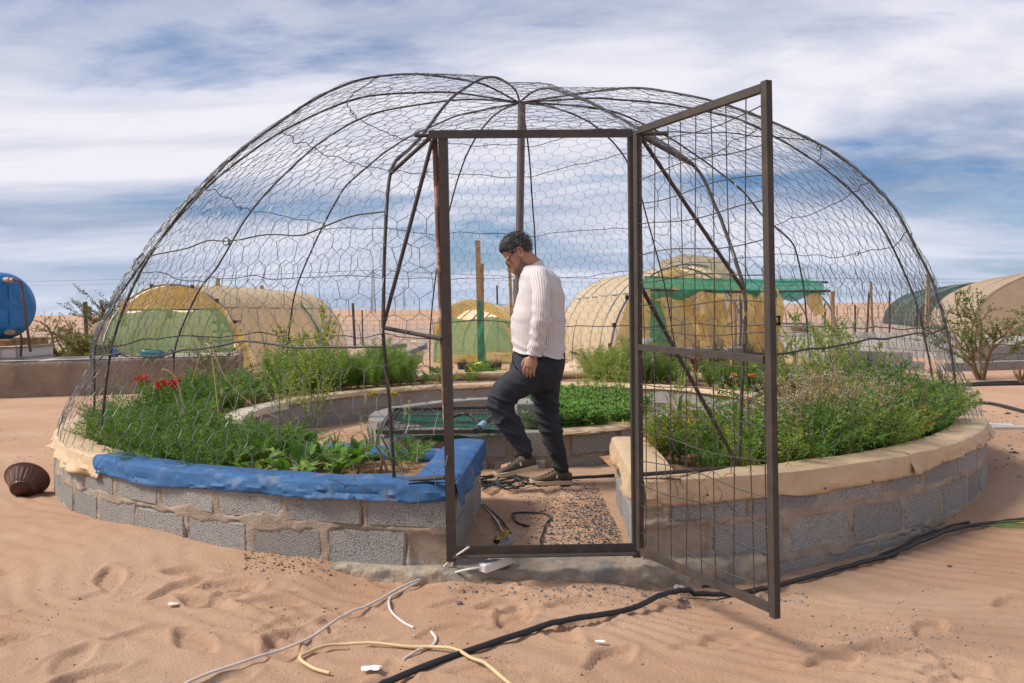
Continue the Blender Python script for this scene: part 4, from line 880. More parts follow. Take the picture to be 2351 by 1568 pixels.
film_strip(aw, [aR-np.array([.35, 0, -.02]), aR-np.array([.3, 0, .2]), aR-np.array([.2, 0, .45])], .3, FILMY, 78)
P = np.zeros((16, 12, 3))
for i, u in enumerate(np.linspace(0, 1, 16)):
    for j, w_ in enumerate(np.linspace(0, 1, 12)): P[i, j] = at_y(1470+(1548-1470)*u*(1-.35*w_), 840-(150)*w_+0*u, 16.0)
P[..., 1] += fbm(P*3, 3, 14)*.08; P[..., 0] += fbm(P*3+7, 3, 15)*.04; mb = MB(); mb.grid(P); obj('side_net', mb, GNET2, aw, True)
# bare hoops farther back
bh = thing('bare_hoops', 'bare grey pipe hoops without any cover, right of the awning', 'hoop frame', (8.0, 21, 0))
for (xc, Y) in ((1845, 21.0), (1790, 24.5)):
    c_ = at_y(xc, 760, Y); mb = MB(); P = [np.array([c_[0]+q[0], Y, q[2]]) for q in (archpt(1.9, 1.75, f) for f in np.linspace(0, 1, 30))]; mb.tube(P, .024, 7); obj('hoop', mb, GREYP, bh, True)
    for zz in (.55, .8): mb = MB(); mb.tube([(c_[0]-2.2, Y, zz), (c_[0]+.95, Y, zz)], .018, 6); obj('rail', mb, GREYP, bh, True)
a, b = at_y(1760, 656, 21), at_y(1890, 654, 21); mb = MB(); mb.tube([a, b], .02, 6); obj('ridge', mb, GREYP, bh, True)
# two big shade-net tunnels far right
def end_net(g, c, axis, w, h, mat):
    ax = np.array([axis[0], axis[1]])/np.hypot(*axis); P = np.zeros((24, 8, 3))
    for i, f in enumerate(np.linspace(0, 1, 24)):
        q = archpt(w*.99, h*.99, f)
        for j, w_ in enumerate(np.linspace(0, 1, 8)): P[i, j] = (c[0]+ax[1]*q[0], c[1]-ax[0]*q[0], q[2]*w_)
    mb = MB(); mb.grid(P); obj('end_net', mb, mat, g, True)
g4, *_ = tunnel('shade_tunnel', 'dark green shade-net tunnel far behind, partly hidden by the beige one', (31.2, 52.0, 0), (4.4, 14), 9.6, 2.95, 14.5, 8, DNET, hoop_r=.03, seed=33, sag=.06)
end_net(g4, (31.2, 52.0), (4.4, 14), 9.6, 2.95, DNET)
g5, *_ = tunnel('shade_tunnel', 'big beige shade-net tunnel far behind at the photo edge', (23.4, 32.0, 0), (4.5, 12), 9.2, 2.95, 12.6, 9, BNET, hoop_r=.035, seed=43, sag=.05, hoopmat=BNET)
end_net(g5, (23.4, 32.0), (4.5, 12), 9.2, 2.95, BNET)

# ------------------------------------------------------------------ low block walls, right
def block_row(name, label, pts, courses, zt=None, ph=0.4, mesh=BM2):
    P = np.asarray(pts, float); L = np.concatenate([[0], np.cumsum(np.linalg.norm(np.diff(P, axis=0), axis=1))]); w = thing(name, label, 'block wall', (P[0, 0], P[0, 1], 0)); w['kind'] = 'thing'
    for c_ in range(courses):
        s = 0.2 if c_ % 2 == 0 else 0.4
        while s < L[-1]-.1:
            x, y = np.interp(s, L, P[:, 0]), np.interp(s, L, P[:, 1]); x2, y2 = np.interp(s+.1, L, P[:, 0]), np.interp(s+.1, L, P[:, 1])
            put('block', mesh[rnd.randrange(4)], (x, y, .05+.2*c_), rz=math.atan2(y2-y, x2-x)+rnd.uniform(-.01, .01), parent=w); s += ph
    return w
gp2 = lambda x, y: tuple(at_z(x, y, 0.0)[:2])
block_row('low_wall', 'low curved grey block wall right of the gate, nearest of the far walls', spline([(*gp2(1785, 810), 0), (*gp2(1870, 826), 0), (*gp2(1961, 842), 0), (*gp2(2040, 846), 0), (*gp2(2130, 847), 0)], 6)[:, :2], 2)
block_row('low_wall', 'long grey block wall behind the nearest low wall on the right', spline([(*gp2(1775, 790), 0), (*gp2(1950, 803), 0), (*gp2(2110, 818), 0), (*gp2(2240, 826), 0)], 6)[:, :2], 2)
block_row('low_wall', 'grey block wall running behind the small tree to the photo edge', [gp2(2210, 832), gp2(2420, 822)], 2)
block_row('low_wall', 'farthest grey block wall in front of the shade tunnels', [gp2(1800, 780), gp2(2060, 786), gp2(2400, 800)], 2)
block_row('low_wall', 'short thin kerb of blocks in the sand behind the small tree', [gp2(2160, 850), gp2(2400, 842)], 1)
block_row('low_wall', 'low grey block row beside the feathery fennel behind the dome', [gp2(860, 812), gp2(905, 800), gp2(930, 796)], 1)
block_row('low_wall', 'second low grey block row farther behind the fennel', [gp2(905, 828), gp2(975, 798)], 1)
for k, (x, y, rx, rz_, zz) in enumerate(((925, 843, .5, .4, .16), (950, 838, -.35, .9, .18), (905, 848, 1.3, .2, .12))):
    p = at_z(x, y, 0.02); put('loose_block', BM2[k], (p[0], p[1], zz), rot=(rx, 0.2, rz_), label=['tilted loose grey block leaning in the pile behind the dome', 'loose grey block resting on top of the pile behind the dome', 'loose grey block lying flat before the pile behind the dome'][k], cat='concrete block')

# ------------------------------------------------------------------ the man
PY = 5.45
def pp_(x, y, dy=0.0): return at_y(x, y, PY+dy)
def sell(th, e): c, s = np.cos(th), np.sin(th); return np.sign(c)*np.abs(c)**(2/e), np.sign(s)*np.abs(s)**(2/e)
def torso_grid(rows, n=56, k=1.0, sub=4, ex=2.35, cy=0.0):
    R = spline(np.array([[y, xf, xb, b, tl, dy] for (y, xf, xb, b, tl, dy) in rows], float), sub); th = np.arange(n)/n*2*math.pi; cx, sy = sell(th, ex)
    V = np.zeros((len(R), n, 3))
    for i, (y, xf, xb, b, tl, dy) in enumerate(R):
        f = pp_(xf, y); g = pp_(xb, y); c = (f+g)/2; a = (g[0]-f[0])/2*k
        V[i, :, 0] = c[0]+a*cx; V[i, :, 1] = c[1]+b*k*sy+dy; V[i, :, 2] = c[2]-tl*(cx*0.5+0.5)
    return V
def limb_grid(pts, ra, rb, n=28, sub=5, k=1.0):
    P = spline(pts, sub); ra = spline(np.array(ra)[:, None], sub)[:, 0]*k; rb = spline(np.array(rb)[:, None], sub)[:, 0]*k
    t_ = np.gradient(P, axis=0); t_ /= np.linalg.norm(t_, axis=1)[:, None]; yv = np.array([0, 1.0, 0]); u = np.cross(yv, t_); u /= np.linalg.norm(u, axis=1)[:, None]; w = np.cross(t_, u)
    th = np.arange(n)/n*2*math.pi
    return P[:, None]+ra[:, None, None]*np.cos(th)[None, :, None]*u[:, None]+rb[:, None, None]*np.sin(th)[None, :, None]*w[:, None], P
def add_closed(mb, V, flip=True):
    mb.grid(V, closed_v=True, flip=flip); n = V.shape[1]
    for q, fl in ((V[0], not flip), (V[-1], flip)):
        c = q.mean(0); mb.add(np.concatenate([q, c[None]]), [((i, (i+1) % n, n) if fl else ((i+1) % n, i, n)) for i in range(n)])
def remesh(mb, voxel, smooth_it=4, name='tmp'):
    o = bpy.data.objects.new(name, mb.mesh(name, [])); COL.objects.link(o)
    m_ = o.modifiers.new('r', 'REMESH'); m_.mode = 'VOXEL'; m_.voxel_size = voxel
    s_ = o.modifiers.new('s', 'SMOOTH'); s_.factor = 0.5; s_.iterations = smooth_it
    bpy.context.view_layer.update(); dg = bpy.context.evaluated_depsgraph_get(); me = bpy.data.meshes.new_from_object(o.evaluated_get(dg))
    bpy.data.objects.remove(o); v = np.zeros(len(me.vertices)*3); me.vertices.foreach_get('co', v); nv = np.zeros(len(me.vertices)*3); me.vertices.foreach_get('normal', nv)
    return me, v.reshape(-1, 3), nv.reshape(-1, 3)
def mesh_obj(name, me, V, mat, parent, off):
    me.vertices.foreach_set('co', (V-off).ravel()); me.polygons.foreach_set('use_smooth', np.ones(len(me.polygons), bool)); me.materials.clear(); me.materials.append(mat); me.update(); me.name = name
    o = bpy.data.objects.new(name, me); COL.objects.link(o)
    if parent is not None: o.parent = parent
    return o
ROWS = [(610, 1206, 1243, .070, .0, 0), (616, 1200, 1254, .105, -.01, 0), (626, 1197, 1270, .160, -.005, 0), (640, 1195, 1283, .200, 0, 0), (660, 1193, 1290, .212, 0, 0), (690, 1187, 1297, .215, 0, 0), (727, 1176, 1300, .213, 0, 0), (757, 1172, 1299, .208, 0, 0), (785, 1174, 1298, .203, 0.02, 0), (800, 1177, 1300, .206, .055, 0), (804, 1177, 1301, .207, .06, 0)]
ARM_N = [pp_(1238, 638, -.16), pp_(1243, 680, -.245), pp_(1243, 733, -.27), pp_(1235, 775, -.26), pp_(1226, 814, -.245)]
ARM_F = [pp_(1236, 638, .15), pp_(1238, 685, .235), pp_(1232, 735, .25), pp_(1215, 775, .235), pp_(1200, 812, .22)]
LEG_N = [pp_(1243, 828, -.085), pp_(1205, 868, -.10), pp_(1150, 912, -.105), pp_(1160, 955, -.105), pp_(1180, 992, -.10), pp_(1198, 1024, -.10), pp_(1202, 1046, -.10)]
LEG_F = [pp_(1248, 835, .09), pp_(1250, 888, .095), pp_(1256, 950, .10), pp_(1270, 1003, .10), pp_(1284, 1055, .10), pp_(1288, 1086, .10)]
SKIN = M('skin', (0.43, 0.225, 0.14), 0.5, 0.12, 14, 0.1, 120, spec=0.35)
# body under the clothes, head and hands: one continuous skin
body = MB()
add_closed(body, torso_grid(ROWS[:-1], 32, .84))
add_closed(body, torso_grid([(790, 1185, 1290, .15, 0, 0), (830, 1185, 1290, .155, 0, 0), (868, 1200, 1280, .13, 0, 0)], 28, .9))
for P, ra in ((ARM_N, (.052, .048, .042, .036, .029)), (ARM_F, (.052, .048, .042, .036, .029))): add_closed(body, limb_grid(P, ra, ra)[0])
for P, k in ((LEG_N, 7), (LEG_F, 6)): ra = [(.085, .078, .058, .054, .05, .04, .036), (.085, .075, .056, .05, .042, .036)][k == 6]; add_closed(body, limb_grid(P, ra, ra)[0])
for P in (LEG_N, LEG_F):     # feet inside the shoes
    a = P[-1]; add_closed(body, limb_grid([a+np.array([0, 0, .02]), a+np.array([-.02, 0, -.05]), a+np.array([-.1, 0, -.075]), a+np.array([-.15, 0, -.08])], (.035, .034, .028, .02), (.034, .034, .034, .03))[0])
HC = pp_(1186.5, 583.5, 0); fv = np.array([-.797, .06, -.604]); fv /= np.linalg.norm(fv); hv = np.array([-.604, 0, .797]); hv = hv-(hv@fv)*fv; hv /= np.linalg.norm(hv); lv = np.cross(fv, hv)
if lv[1] > 0: lv = -lv
def hp(f, h, l=0.0): return HC+np.asarray(f)[..., None]*fv+np.asarray(h)[..., None]*hv+np.asarray(l)[..., None]*lv
HEAD = np.array([(-.128, .066, .030, .018), (-.118, .084, .0, .036), (-.098, .088, -.03, .050), (-.07, .086, -.05, .059), (-.045, .084, -.07, .066), (-.02, .080, -.09, .071), (.005, .074, -.106, .074), (.035, .079, -.115, .077), (.065, .078, -.113, .076), (.092, .066, -.099, .068), (.113, .042, -.072, .050), (.125, .005, -.035, .020)])
def head_grid(n=40, off=0.0, sub=4):
    R = spline(HEAD, sub); th = np.arange(n)/n*2*math.pi; cx, sy = sell(th, 2.2)
    F = (R[:, 1]+R[:, 2])[:, None]/2+((R[:, 1]-R[:, 2])/2+off)[:, None]*cx[None]; Lq = (R[:, 3]+off)[:, None]*sy[None]; Hq = R[:, 0][:, None]+np.zeros(n)[None]
    return F, Hq+off*np.sign(Hq)*np.clip(np.abs(Hq)/.12, 0, 1)**4, Lq
F_, H_, L_ = head_grid(); add_closed(body, hp(F_, H_, L_))
for pts, ra in (([(.072, .018), (.088, -.015), (.104, -.045), (.098, -.058), (.08, -.062)], (.007, .009, .013, .013, .008)), ([(.078, -.074), (.089, -.079), (.08, -.086)], (.012, .016, .012)), ([(.078, -.088), (.087, -.091), (.078, -.097)], (.012, .015, .012))):
    P = np.array([hp(np.float64(f), np.float64(h)) for f, h in pts]); V, _ = limb_grid(P, ra, [q*(1.0 if len(ra) > 3 else 1.7) for q in ra], 14); add_closed(body, V)
for s in (1, -1):
    th = np.linspace(0, 2*math.pi, 15)[:-1]; P = hp(-.028+.019*np.cos(th)-.006*np.sin(th), -.006+.032*np.sin(th), np.full(14, .076*s)+.006*s*(1-np.cos(th))); P = np.concatenate([P, P[:2]]); body.tube(P, .0058, 8)
    q = hp(np.float64(-.022), np.float64(-.006), np.float64(.072*s)); V, _ = limb_grid([q+hv*.022, q, q-hv*.026], (.012, .015, .009), (.006, .008, .006), 12); add_closed(body, V)
    e = hp(np.float64(.066), np.float64(.008), np.float64(.034*s)); V, _ = limb_grid([e+lv*s*.03+hv*.004, e, e-lv*s*.02], (.01, .014, .011), (.008, .01, .008), 10); add_closed(body, V)   # brow ridge
nk = [hp(np.float64(-.045), np.float64(.0)), hp(np.float64(-.035), np.float64(-.075)), pp_(1226, 610), pp_(1234, 640)]; add_closed(body, limb_grid(nk, (.052, .056, .058, .065), (.055, .055, .058, .075))[0])
def hand(w, d, s, curl=1.0):
    """w wrist point, d pointing down the arm, s +1 near side"""
    d = d/np.linalg.norm(d); fwd = np.array([-1.0, 0, 0]); fwd = fwd-(fwd@d)*d; fwd /= np.linalg.norm(fwd); out = np.array([0, -1.0*s, 0])
    V, _ = limb_grid([w-d*.02, w+d*.015, w+d*.05, w+d*.085], (.026, .030, .041, .040), (.020, .019, .017, .015), 18); add_closed(body, V)
    for i, (o, L_) in enumerate(((.033, .070), (.011, .078), (-.011, .072), (-.031, .058))):
        b = w+d*.08+fwd*o; c1 = b+d*L_*.42+fwd*o*.05-out*.006*curl; c2 = c1+d*L_*.30-out*.016*curl-fwd*.006; c3 = c2+d*L_*.22-out*.020*curl-fwd*.008
        V, _ = limb_grid([b-d*.01, b, c1, c2, c3], (.0095, .0098, .0092, .0082, .006), (.0095, .0098, .0092, .0082, .006), 10); add_closed(body, V)
    b = w+d*.03+fwd*.028; V, _ = limb_grid([b-fwd*.01, b+fwd*.012+d*.012-out*.008, b+fwd*.022+d*.04-out*.02, b+fwd*.018+d*.066-out*.026], (.014, .013, .0105, .008), (.014, .013, .0105, .008), 10); add_closed(body, V)
hand(pp_(1225, 815, -.245), pp_(1217, 842, -.255)-pp_(1225, 815, -.245), 1); hand(pp_(1200, 812, .22), pp_(1190, 842, .215)-pp_(1200, 812, .22), -1)
me, V, NV = remesh(body, 0.0042, 3)
base = np.array([pp_(1287, 1112, .1)[0], PY, gz(.3, PY)])
man = mesh_obj('person', me, V, SKIN, None, base); man.location = [float(q) for q in base]
tag(man, 'bearded man in striped shirt and dark trousers stepping through the dome, looking down', 'person')
# shirt
def fold_noise(P, seed, sx, sz): return fbm(np.stack([P[..., 0]*sx, P[..., 1]*sx*.6, P[..., 2]*sz], -1), 3, seed)
def crease(x): return (1-np.abs(x))**3
sh = MB()
V = torso_grid(ROWS, 72, 1.0, 6); c = V.mean(1, keepdims=True); rad = V-c; rad[..., 2] = 0; rad /= np.linalg.norm(rad, axis=-1, keepdims=True)+1e-9
low = sstep(1.05, .8, V[..., 2]); cr = crease(fbm(np.stack([V[..., 0]*3, V[..., 1]*3, V[..., 2]*13+V[..., 0]*5], -1), 2, 4)*1.6); V = V+rad*((cr-.4)*.022*(0.45+low)+fold_noise(V, 9, 7, 5)*.014)[..., None]
V[-1, :, 2] += .006*np.sin(np.arange(72)*.5)
th = np.arange(73)/72*2*math.pi; Vc = np.concatenate([V, V[:, :1]], 1); uv = np.stack([np.broadcast_to(th*0.25, Vc.shape[:2]), Vc[..., 2]], -1); sh.grid(Vc, flip=True, uv=uv)
for P, sd in ((ARM_N, 1), (ARM_F, 2)):
    V, _ = limb_grid([P[0]+np.array([0, -.03*(1 if sd == 2 else -1), .02]), P[0]]+P[1:], (.066, .070, .062, .062, .056, .047), (.05, .062, .056, .056, .052, .045), 40, 8)
    c = V.mean(1, keepdims=True); rad = V-c; rad /= np.linalg.norm(rad, axis=-1, keepdims=True); s_ = np.linspace(0, 1, V.shape[0])[:, None]
    cr = crease(fbm(np.stack([V[..., 0]*7, V[..., 1]*4, V[..., 2]*16+V[..., 0]*9], -1), 2, 14+sd)*1.6); V = V+rad*((cr-.4)*.013*(.45+s_)+fold_noise(V, 19, 9, 9)*.008)[..., None]
    th = np.arange(41)/40*2*math.pi; Vc = np.concatenate([V, V[:, :1]], 1); uv = np.stack([np.broadcast_to(th*0.066, Vc.shape[:2]), Vc[..., 2]], -1); sh.grid(Vc, flip=True, uv=uv)
    k = V[-7:]; kc = k.mean(1, keepdims=True); kk = kc+(k-kc)*1.05; uvc = np.stack([np.broadcast_to(np.arange(41)/40*.0, (7, 41)), np.broadcast_to(np.linspace(0, .03, 7)[:, None], (7, 41))], -1); sh.grid(np.concatenate([kk, kk[:, :1]], 1), flip=True, uv=uv[-7:])
# collar: standing band and folded leaf
col_c = [pp_(1200, 621), pp_(1206, 610), pp_(1222, 600), pp_(1242, 597)]
th = np.linspace(0, 2*math.pi, 49); 
def collar_ring(k, dz, tilt): 
    c0 = pp_(1222, 611); a = .068*k; b = .068*k; return np.stack([c0[0]+a*np.cos(th)*1.0, np.full(49, c0[1])+b*np.sin(th), c0[2]+dz+tilt*np.cos(th)], 1)
rings = [collar_ring(1.15, -.045, .03), collar_ring(.98, -.012, .034), collar_ring(.96, .010, .036), collar_ring(1.03, .008, .034), collar_ring(1.2, -.018, .028), collar_ring(1.36, -.040, .018)]
sh.grid(np.array(rings), uv=np.stack([np.broadcast_to(th*.068, (6, 49)), np.broadcast_to(np.arange(6)[:, None]*.02, (6, 49))], -1))
def shirt_material():
    mt = bpy.data.materials.new('striped_shirt'); mt.use_nodes = True; t = mt.node_tree; L = t.links.new; b = t.nodes['Principled BSDF']; b.inputs['Roughness'].default_value = 0.85; b.inputs['Specular IOR Level'].default_value = 0.15
    uv = N(t, 'ShaderNodeUVMap'); sp = N(t, 'ShaderNodeSeparateXYZ'); L(uv.outputs[0], sp.inputs[0])
    mu = N(t, 'ShaderNodeMath', operation='MULTIPLY', ins={1: 2*math.pi/0.0175}); L(sp.outputs[0], mu.inputs[0]); sn = N(t, 'ShaderNodeMath', operation='SINE'); L(mu.outputs[0], sn.inputs[0])
    mr = N(t, 'ShaderNodeMapRange', ins={1: -.05, 2: .15}); L(sn.outputs[0], mr.inputs[0])
    mx = N(t, 'ShaderNodeMixRGB', ins={1: (0.70, 0.67, 0.685, 1), 2: (0.53, 0.445, 0.40, 1)}); L(mr.outputs[0], mx.inputs[0]); L(mx.outputs[0], b.inputs['Base Color'])
    tc = N(t, 'ShaderNodeTexCoord'); nz = N(t, 'ShaderNodeTexNoise', ins={'Scale': 28.0, 'Detail': 4.0}); L(tc.outputs['Object'], nz.inputs['Vector']); bp = N(t, 'ShaderNodeBump', ins={'Strength': 0.12, 'Distance': 0.01}); L(nz.outputs['Fac'], bp.inputs['Height']); L(bp.outputs[0], b.inputs['Normal']); return mt
o = obj('shirt', sh, shirt_material(), man, True); o['label'] = 'white and beige striped long-sleeved shirt'
# trousers
tr_ = MB()
add_closed(tr_, torso_grid([(792, 1182, 1294, .178, 0, 0), (815, 1177, 1298, .188, 0, 0), (838, 1170, 1298, .192, 0, 0), (860, 1172, 1292, .185, 0, 0), (880, 1188, 1286, .15, 0, 0), (896, 1205, 1275, .09, 0, 0)], 40, .99))
add_closed(tr_, limb_grid(LEG_N, (.110, .110, .090, .082, .070, .056, .046), (.10, .105, .088, .082, .072, .058, .046))[0])
add_closed(tr_, limb_grid(LEG_F, (.112, .108, .083, .073, .060, .047), (.10, .10, .082, .072, .06, .047))[0])
me, V, NV = remesh(tr_, 0.0075, 5)
kz = np.exp(-((V[:, 2]-.58)/.16)**2)*.7+np.exp(-((V[:, 2]-.24)/.14)**2)
cr = crease(fbm(np.stack([V[:, 0]*5, V[:, 1]*4, V[:, 2]*15+V[:, 0]*7], -1), 2, 24)*1.7)
V = V+NV*((cr-.35)*.024*(kz+.15)+fbm(V*8, 3, 33)*.007)[:, None]
o = mesh_obj('trousers', me, V, M('slate_trousers', (0.036, 0.038, 0.046), 0.8, 0.15, 6, 0.25, 60, spec=0.2, second=(0.085, 0.075, 0.065), sec_scale=3.5, sec_at=(0.6, 0.8)), man, base); o['label'] = 'dark slate cuffed trousers'
pk = MB(); pk.tube(spline([pp_(1178, 812, -.19), pp_(1177, 826, -.195), pp_(1183, 842, -.20), pp_(1192, 850, -.2)], 5), .004, 6); obj('pocket_seam', pk, MATS['slate_trousers'], o, True)
# shoes
def shoe(heel, pitch, yaw, name='shoe'):
    R = np.array([(0.0, .027, .072), (.03, .036, .085), (.07, .038, .098), (.105, .038, .100), (.14, .041, .086), (.19, .047, .064), (.235, .047, .052), (.27, .036, .044), (.290, .014, .036)]); R = spline(R, 3)
    rot = rotz(math.pi+yaw) @ roty(pitch)
    def tf(v): return np.asarray(v) @ rot.T + heel
    n = 20; th = np.arange(n)/n*2*math.pi; cx, sy = sell(th, 2.6); up = MB(); Vv = np.zeros((len(R), n, 3))
    for i, (x, w, h) in enumerate(R): zc = (.022+h)/2; Vv[i] = np.stack([np.full(n, x), w*cx, zc+(h-.022)/2*sy], 1)
    add_closed(up, tf(Vv)); o = obj(name, up, M('brown_shoe', (0.105, 0.078, 0.055), 0.75, 0.25, 18, 0.2, 60, second=(0.05, 0.042, 0.035), sec_scale=12), man, True)
    so = MB(); xs_ = R[:, 0]; pts = np.concatenate([np.stack([xs_, R[:, 1]+.004], 1), np.stack([xs_[::-1], -R[::-1, 1]-.004], 1)]); pts[:, 0] = (pts[:, 0]-.145)*1.03+.145
    lo = np.concatenate([pts*np.array([1, .94]), (np.clip((pts[:, :1]-.2)/.09, 0, 1)**2*.018)], 1); hi = np.concatenate([pts, np.full((len(pts), 1), .026)+np.clip((pts[:, :1]-.2)/.09, 0, 1)**2*.014], 1); k = len(pts)
    so.grid(tf(np.stack([lo, hi])), closed_v=True); so.add(tf(lo), [tuple(range(k))]); so.add(tf(hi), [tuple(range(k))[::-1]]); obj('sole', so, M('shoe_sole', (0.55, 0.44, 0.31), 0.7, 0.1), o)
    la = MB()
    for q in range(5): x = .115+q*.022; z = .104-q*.0105; la.tube(tf([(x-.006, -.02, z-.006), (x, 0, z+.003), (x+.006, .02, z-.006)]), .0035, 5)
    obj('lace', la, M('lace', (0.10, 0.065, 0.045), 0.8), o)
    tg = MB(); tg.box(tf([(.105, .0405, .058)])[0], (.012, .004, .022), rot); obj('side_tag', tg, WHITEP, o)
    co = MB(); P = limb_grid([heel+np.array([0, 0, .06])+rot@np.array([.06, 0, 0]), heel+rot@np.array([.055, 0, .13])], (.036, .036), (.034, .034), 14)[0]; co.grid(P, closed_v=True, flip=True); obj('sock', co, BLACKP, o, True)
hn = pp_(1234, 1074, -.10); hf = pp_(1313, 1117, .10); hf[2] = gz(hf[0], hf[1])+.004
shoe(hn, math.radians(-12)*-1, 0.05); shoe(hf, 0.0, 0.03)
# hair, beard, glasses
def cap(name, keep, off, mats, nk, klen, seed, edge):
    mb = MB(); Fq, Hq, Lq = head_grid(64, 0.0, 8); F2, H2, L2 = head_grid(64, 1.0, 8); k = keep(Fq, Hq, Lq)
    o_ = np.clip(k*off/edge, 0, off)+.002
    P = hp(Fq, Hq, Lq); cc = hp(np.zeros(1)-.015, np.zeros(1)+.0)[0]; nd = P-cc; nd /= np.linalg.norm(nd, axis=-1, keepdims=True)
    P2 = P+nd*(o_+fbm(P*70, 2, seed)*.0015*(k > 0))[..., None]; n_, m_ = k.shape; Fs = []
    for i in range(n_-1):
        for j in range(m_):
            j2 = (j+1) % m_
            if min(k[i, j], k[i+1, j], k[i, j2], k[i+1, j2]) > 0: Fs.append((i*m_+j2, (i+1)*m_+j2, (i+1)*m_+j, i*m_+j))
    mb.add(P2.reshape(-1, 3), Fs, 0); ok = np.argwhere((k > 0)); sel = ok[rng.integers(0, len(ok), nk)]; B = P2[sel[:, 0], sel[:, 1]]+rng.normal(0, .0035, (nk, 3)); D = nd[sel[:, 0], sel[:, 1]]; 
    fl = D*.30-hv[None]*.35-fv[None]*.65+rng.normal(0, .22, (nk, 3)); gf = Fq[sel[:, 0], sel[:, 1]]; gh = Hq[sel[:, 0], sel[:, 1]]
    grey = rng.random(nk) < np.clip(.3+(gf > .0)*.25+(gh < .05)*.25, 0, 1); 
    for mi, s_ in ((1, ~grey), (2, grey)): mb.kites(B[s_], fl[s_], rng.normal(0, 1, (s_.sum(), 3)), klen*rng.uniform(.7, 1.5, s_.sum()), .0016, mi)
    return obj(name, mb, mats, man, True)
HM = [M('dark_hair', (0.028, 0.026, 0.026), 0.55, 0.4, 60), M('dark_hair', (0, 0, 0)), M('grey_hair', (0.20, 0.20, 0.205), 0.6, 0.3, 60)]
cap('hair', lambda f, h, l: h-np.interp(f, [-.12, -.09, -.055, -.035, -.005, .012, .03, .05, .085], [-.055, -.055, -.035, .018, .028, .0, .03, .055, .068]), .010, HM, 5200, .016, 5, .02)
cap('beard', lambda f, h, l: np.minimum(np.minimum(np.interp(f, [-.04, -.01, .02, .05, .07, .1], [-.05, -.02, -.055, -.075, -.066, -.062])-h, f+.012), np.where((f > .066) & (np.abs(l) < .024) & (h > -.098) & (h < -.076), -1, 1)), .003, [M('stubble', (0.20, 0.13, 0.095), 0.8, 0.4, 80), HM[0], HM[2]], 900, .006, 8, .02)
gl = MB()
def hq(f, h, l): return hp(np.float64(f), np.float64(h), np.float64(l))
for s in (1, -1):
    gl.tube(spline([hq(-.045, .012, .078*s), hq(-.03, .022, .081*s), hq(.0, .020, .080*s), hq(.05, .008, .077*s), hq(.090, -.002, .068*s)], 4), .0028, 6)
    a = np.linspace(0, 2*math.pi, 21); cx, sy = sell(a, 3.0); Pq = hp(.097-.006*np.abs(sy*.0+cx), -.020+.021*sy, (.036+.030*cx)*s); gl.tube(Pq, .0024, 6)
    Lc = hp(np.full(20, .095), -.020+.019*sy[:20], (.036+.028*cx[:20])*s); gl.add(Lc, [tuple(range(20))], 1)
gl.tube(spline([hq(.095, -.012, .008), hq(.099, -.008, 0), hq(.095, -.012, -.008)], 4), .0022, 6)
obj('glasses', gl, [M('glasses_frame', (0.012, 0.012, 0.014), 0.35, spec=0.5), M('lens', (0.35, 0.34, 0.18), 0.1, transp=0.6, spec=0.6)], man, True)

# ------------------------------------------------------------------ plants
LG = LEAF('carrot_leaf', (0.085, 0.185, 0.03)); LG2 = LEAF('carrot_leaf_light', (0.16, 0.26, 0.05))
FENL = LEAF('fennel_leaf', (0.17, 0.27, 0.055)); FENY = LEAF('fennel_yellow', (0.36, 0.29, 0.05))
CHD = LEAF('chard_leaf', (0.10, 0.21, 0.035)); CHL = LEAF('chard_leaf_light', (0.22, 0.32, 0.055)); MINT = LEAF('mint_leaf', (0.075, 0.18, 0.035)); MINL = LEAF('mint_leaf_light', (0.15, 0.28, 0.06))
STEM = LEAF('green_stem', (0.16, 0.22, 0.06), transl=0.1); DRY = M('dry_stalk', (0.50, 0.36, 0.19), 0.8, 0.2, 20, rand=0.2); DRYB = M('dry_brown', (0.30, 0.19, 0.10), 0.85, 0.25, 20, rand=0.2)
GARL = LEAF('garlic_leaf', (0.12, 0.21, 0.07)); WEED = LEAF('weed_leaf', (0.20, 0.29, 0.05)); SEED = LEAF('seed_green', (0.36, 0.40, 0.10)); OLIVE = LEAF('shrub_leaf', (0.12, 0.155, 0.06)); 
RED = M('red_petal', (0.62, 0.012, 0.012), 0.6, 0.2, 30, transl=0.25); ORG = M('orange_petal', (0.75, 0.26, 0.015), 0.6, 0.2, 30, transl=0.25); WHT = M('white_petal', (0.75, 0.72, 0.68), 0.7, 0.1, 30, transl=0.2); ALOE = LEAF('aloe_leaf', (0.10, 0.10, 0.045), transl=0.0, rough=0.5); ALOER = LEAF('aloe_leaf_red', (0.17, 0.10, 0.06), transl=0.0, rough=0.5); BARK = M('bark', (0.20, 0.14, 0.09), 0.9, 0.25, 20, 0.3, 60)
def R3(n, s=1.0): return rng.normal(0, s, (n, 3))
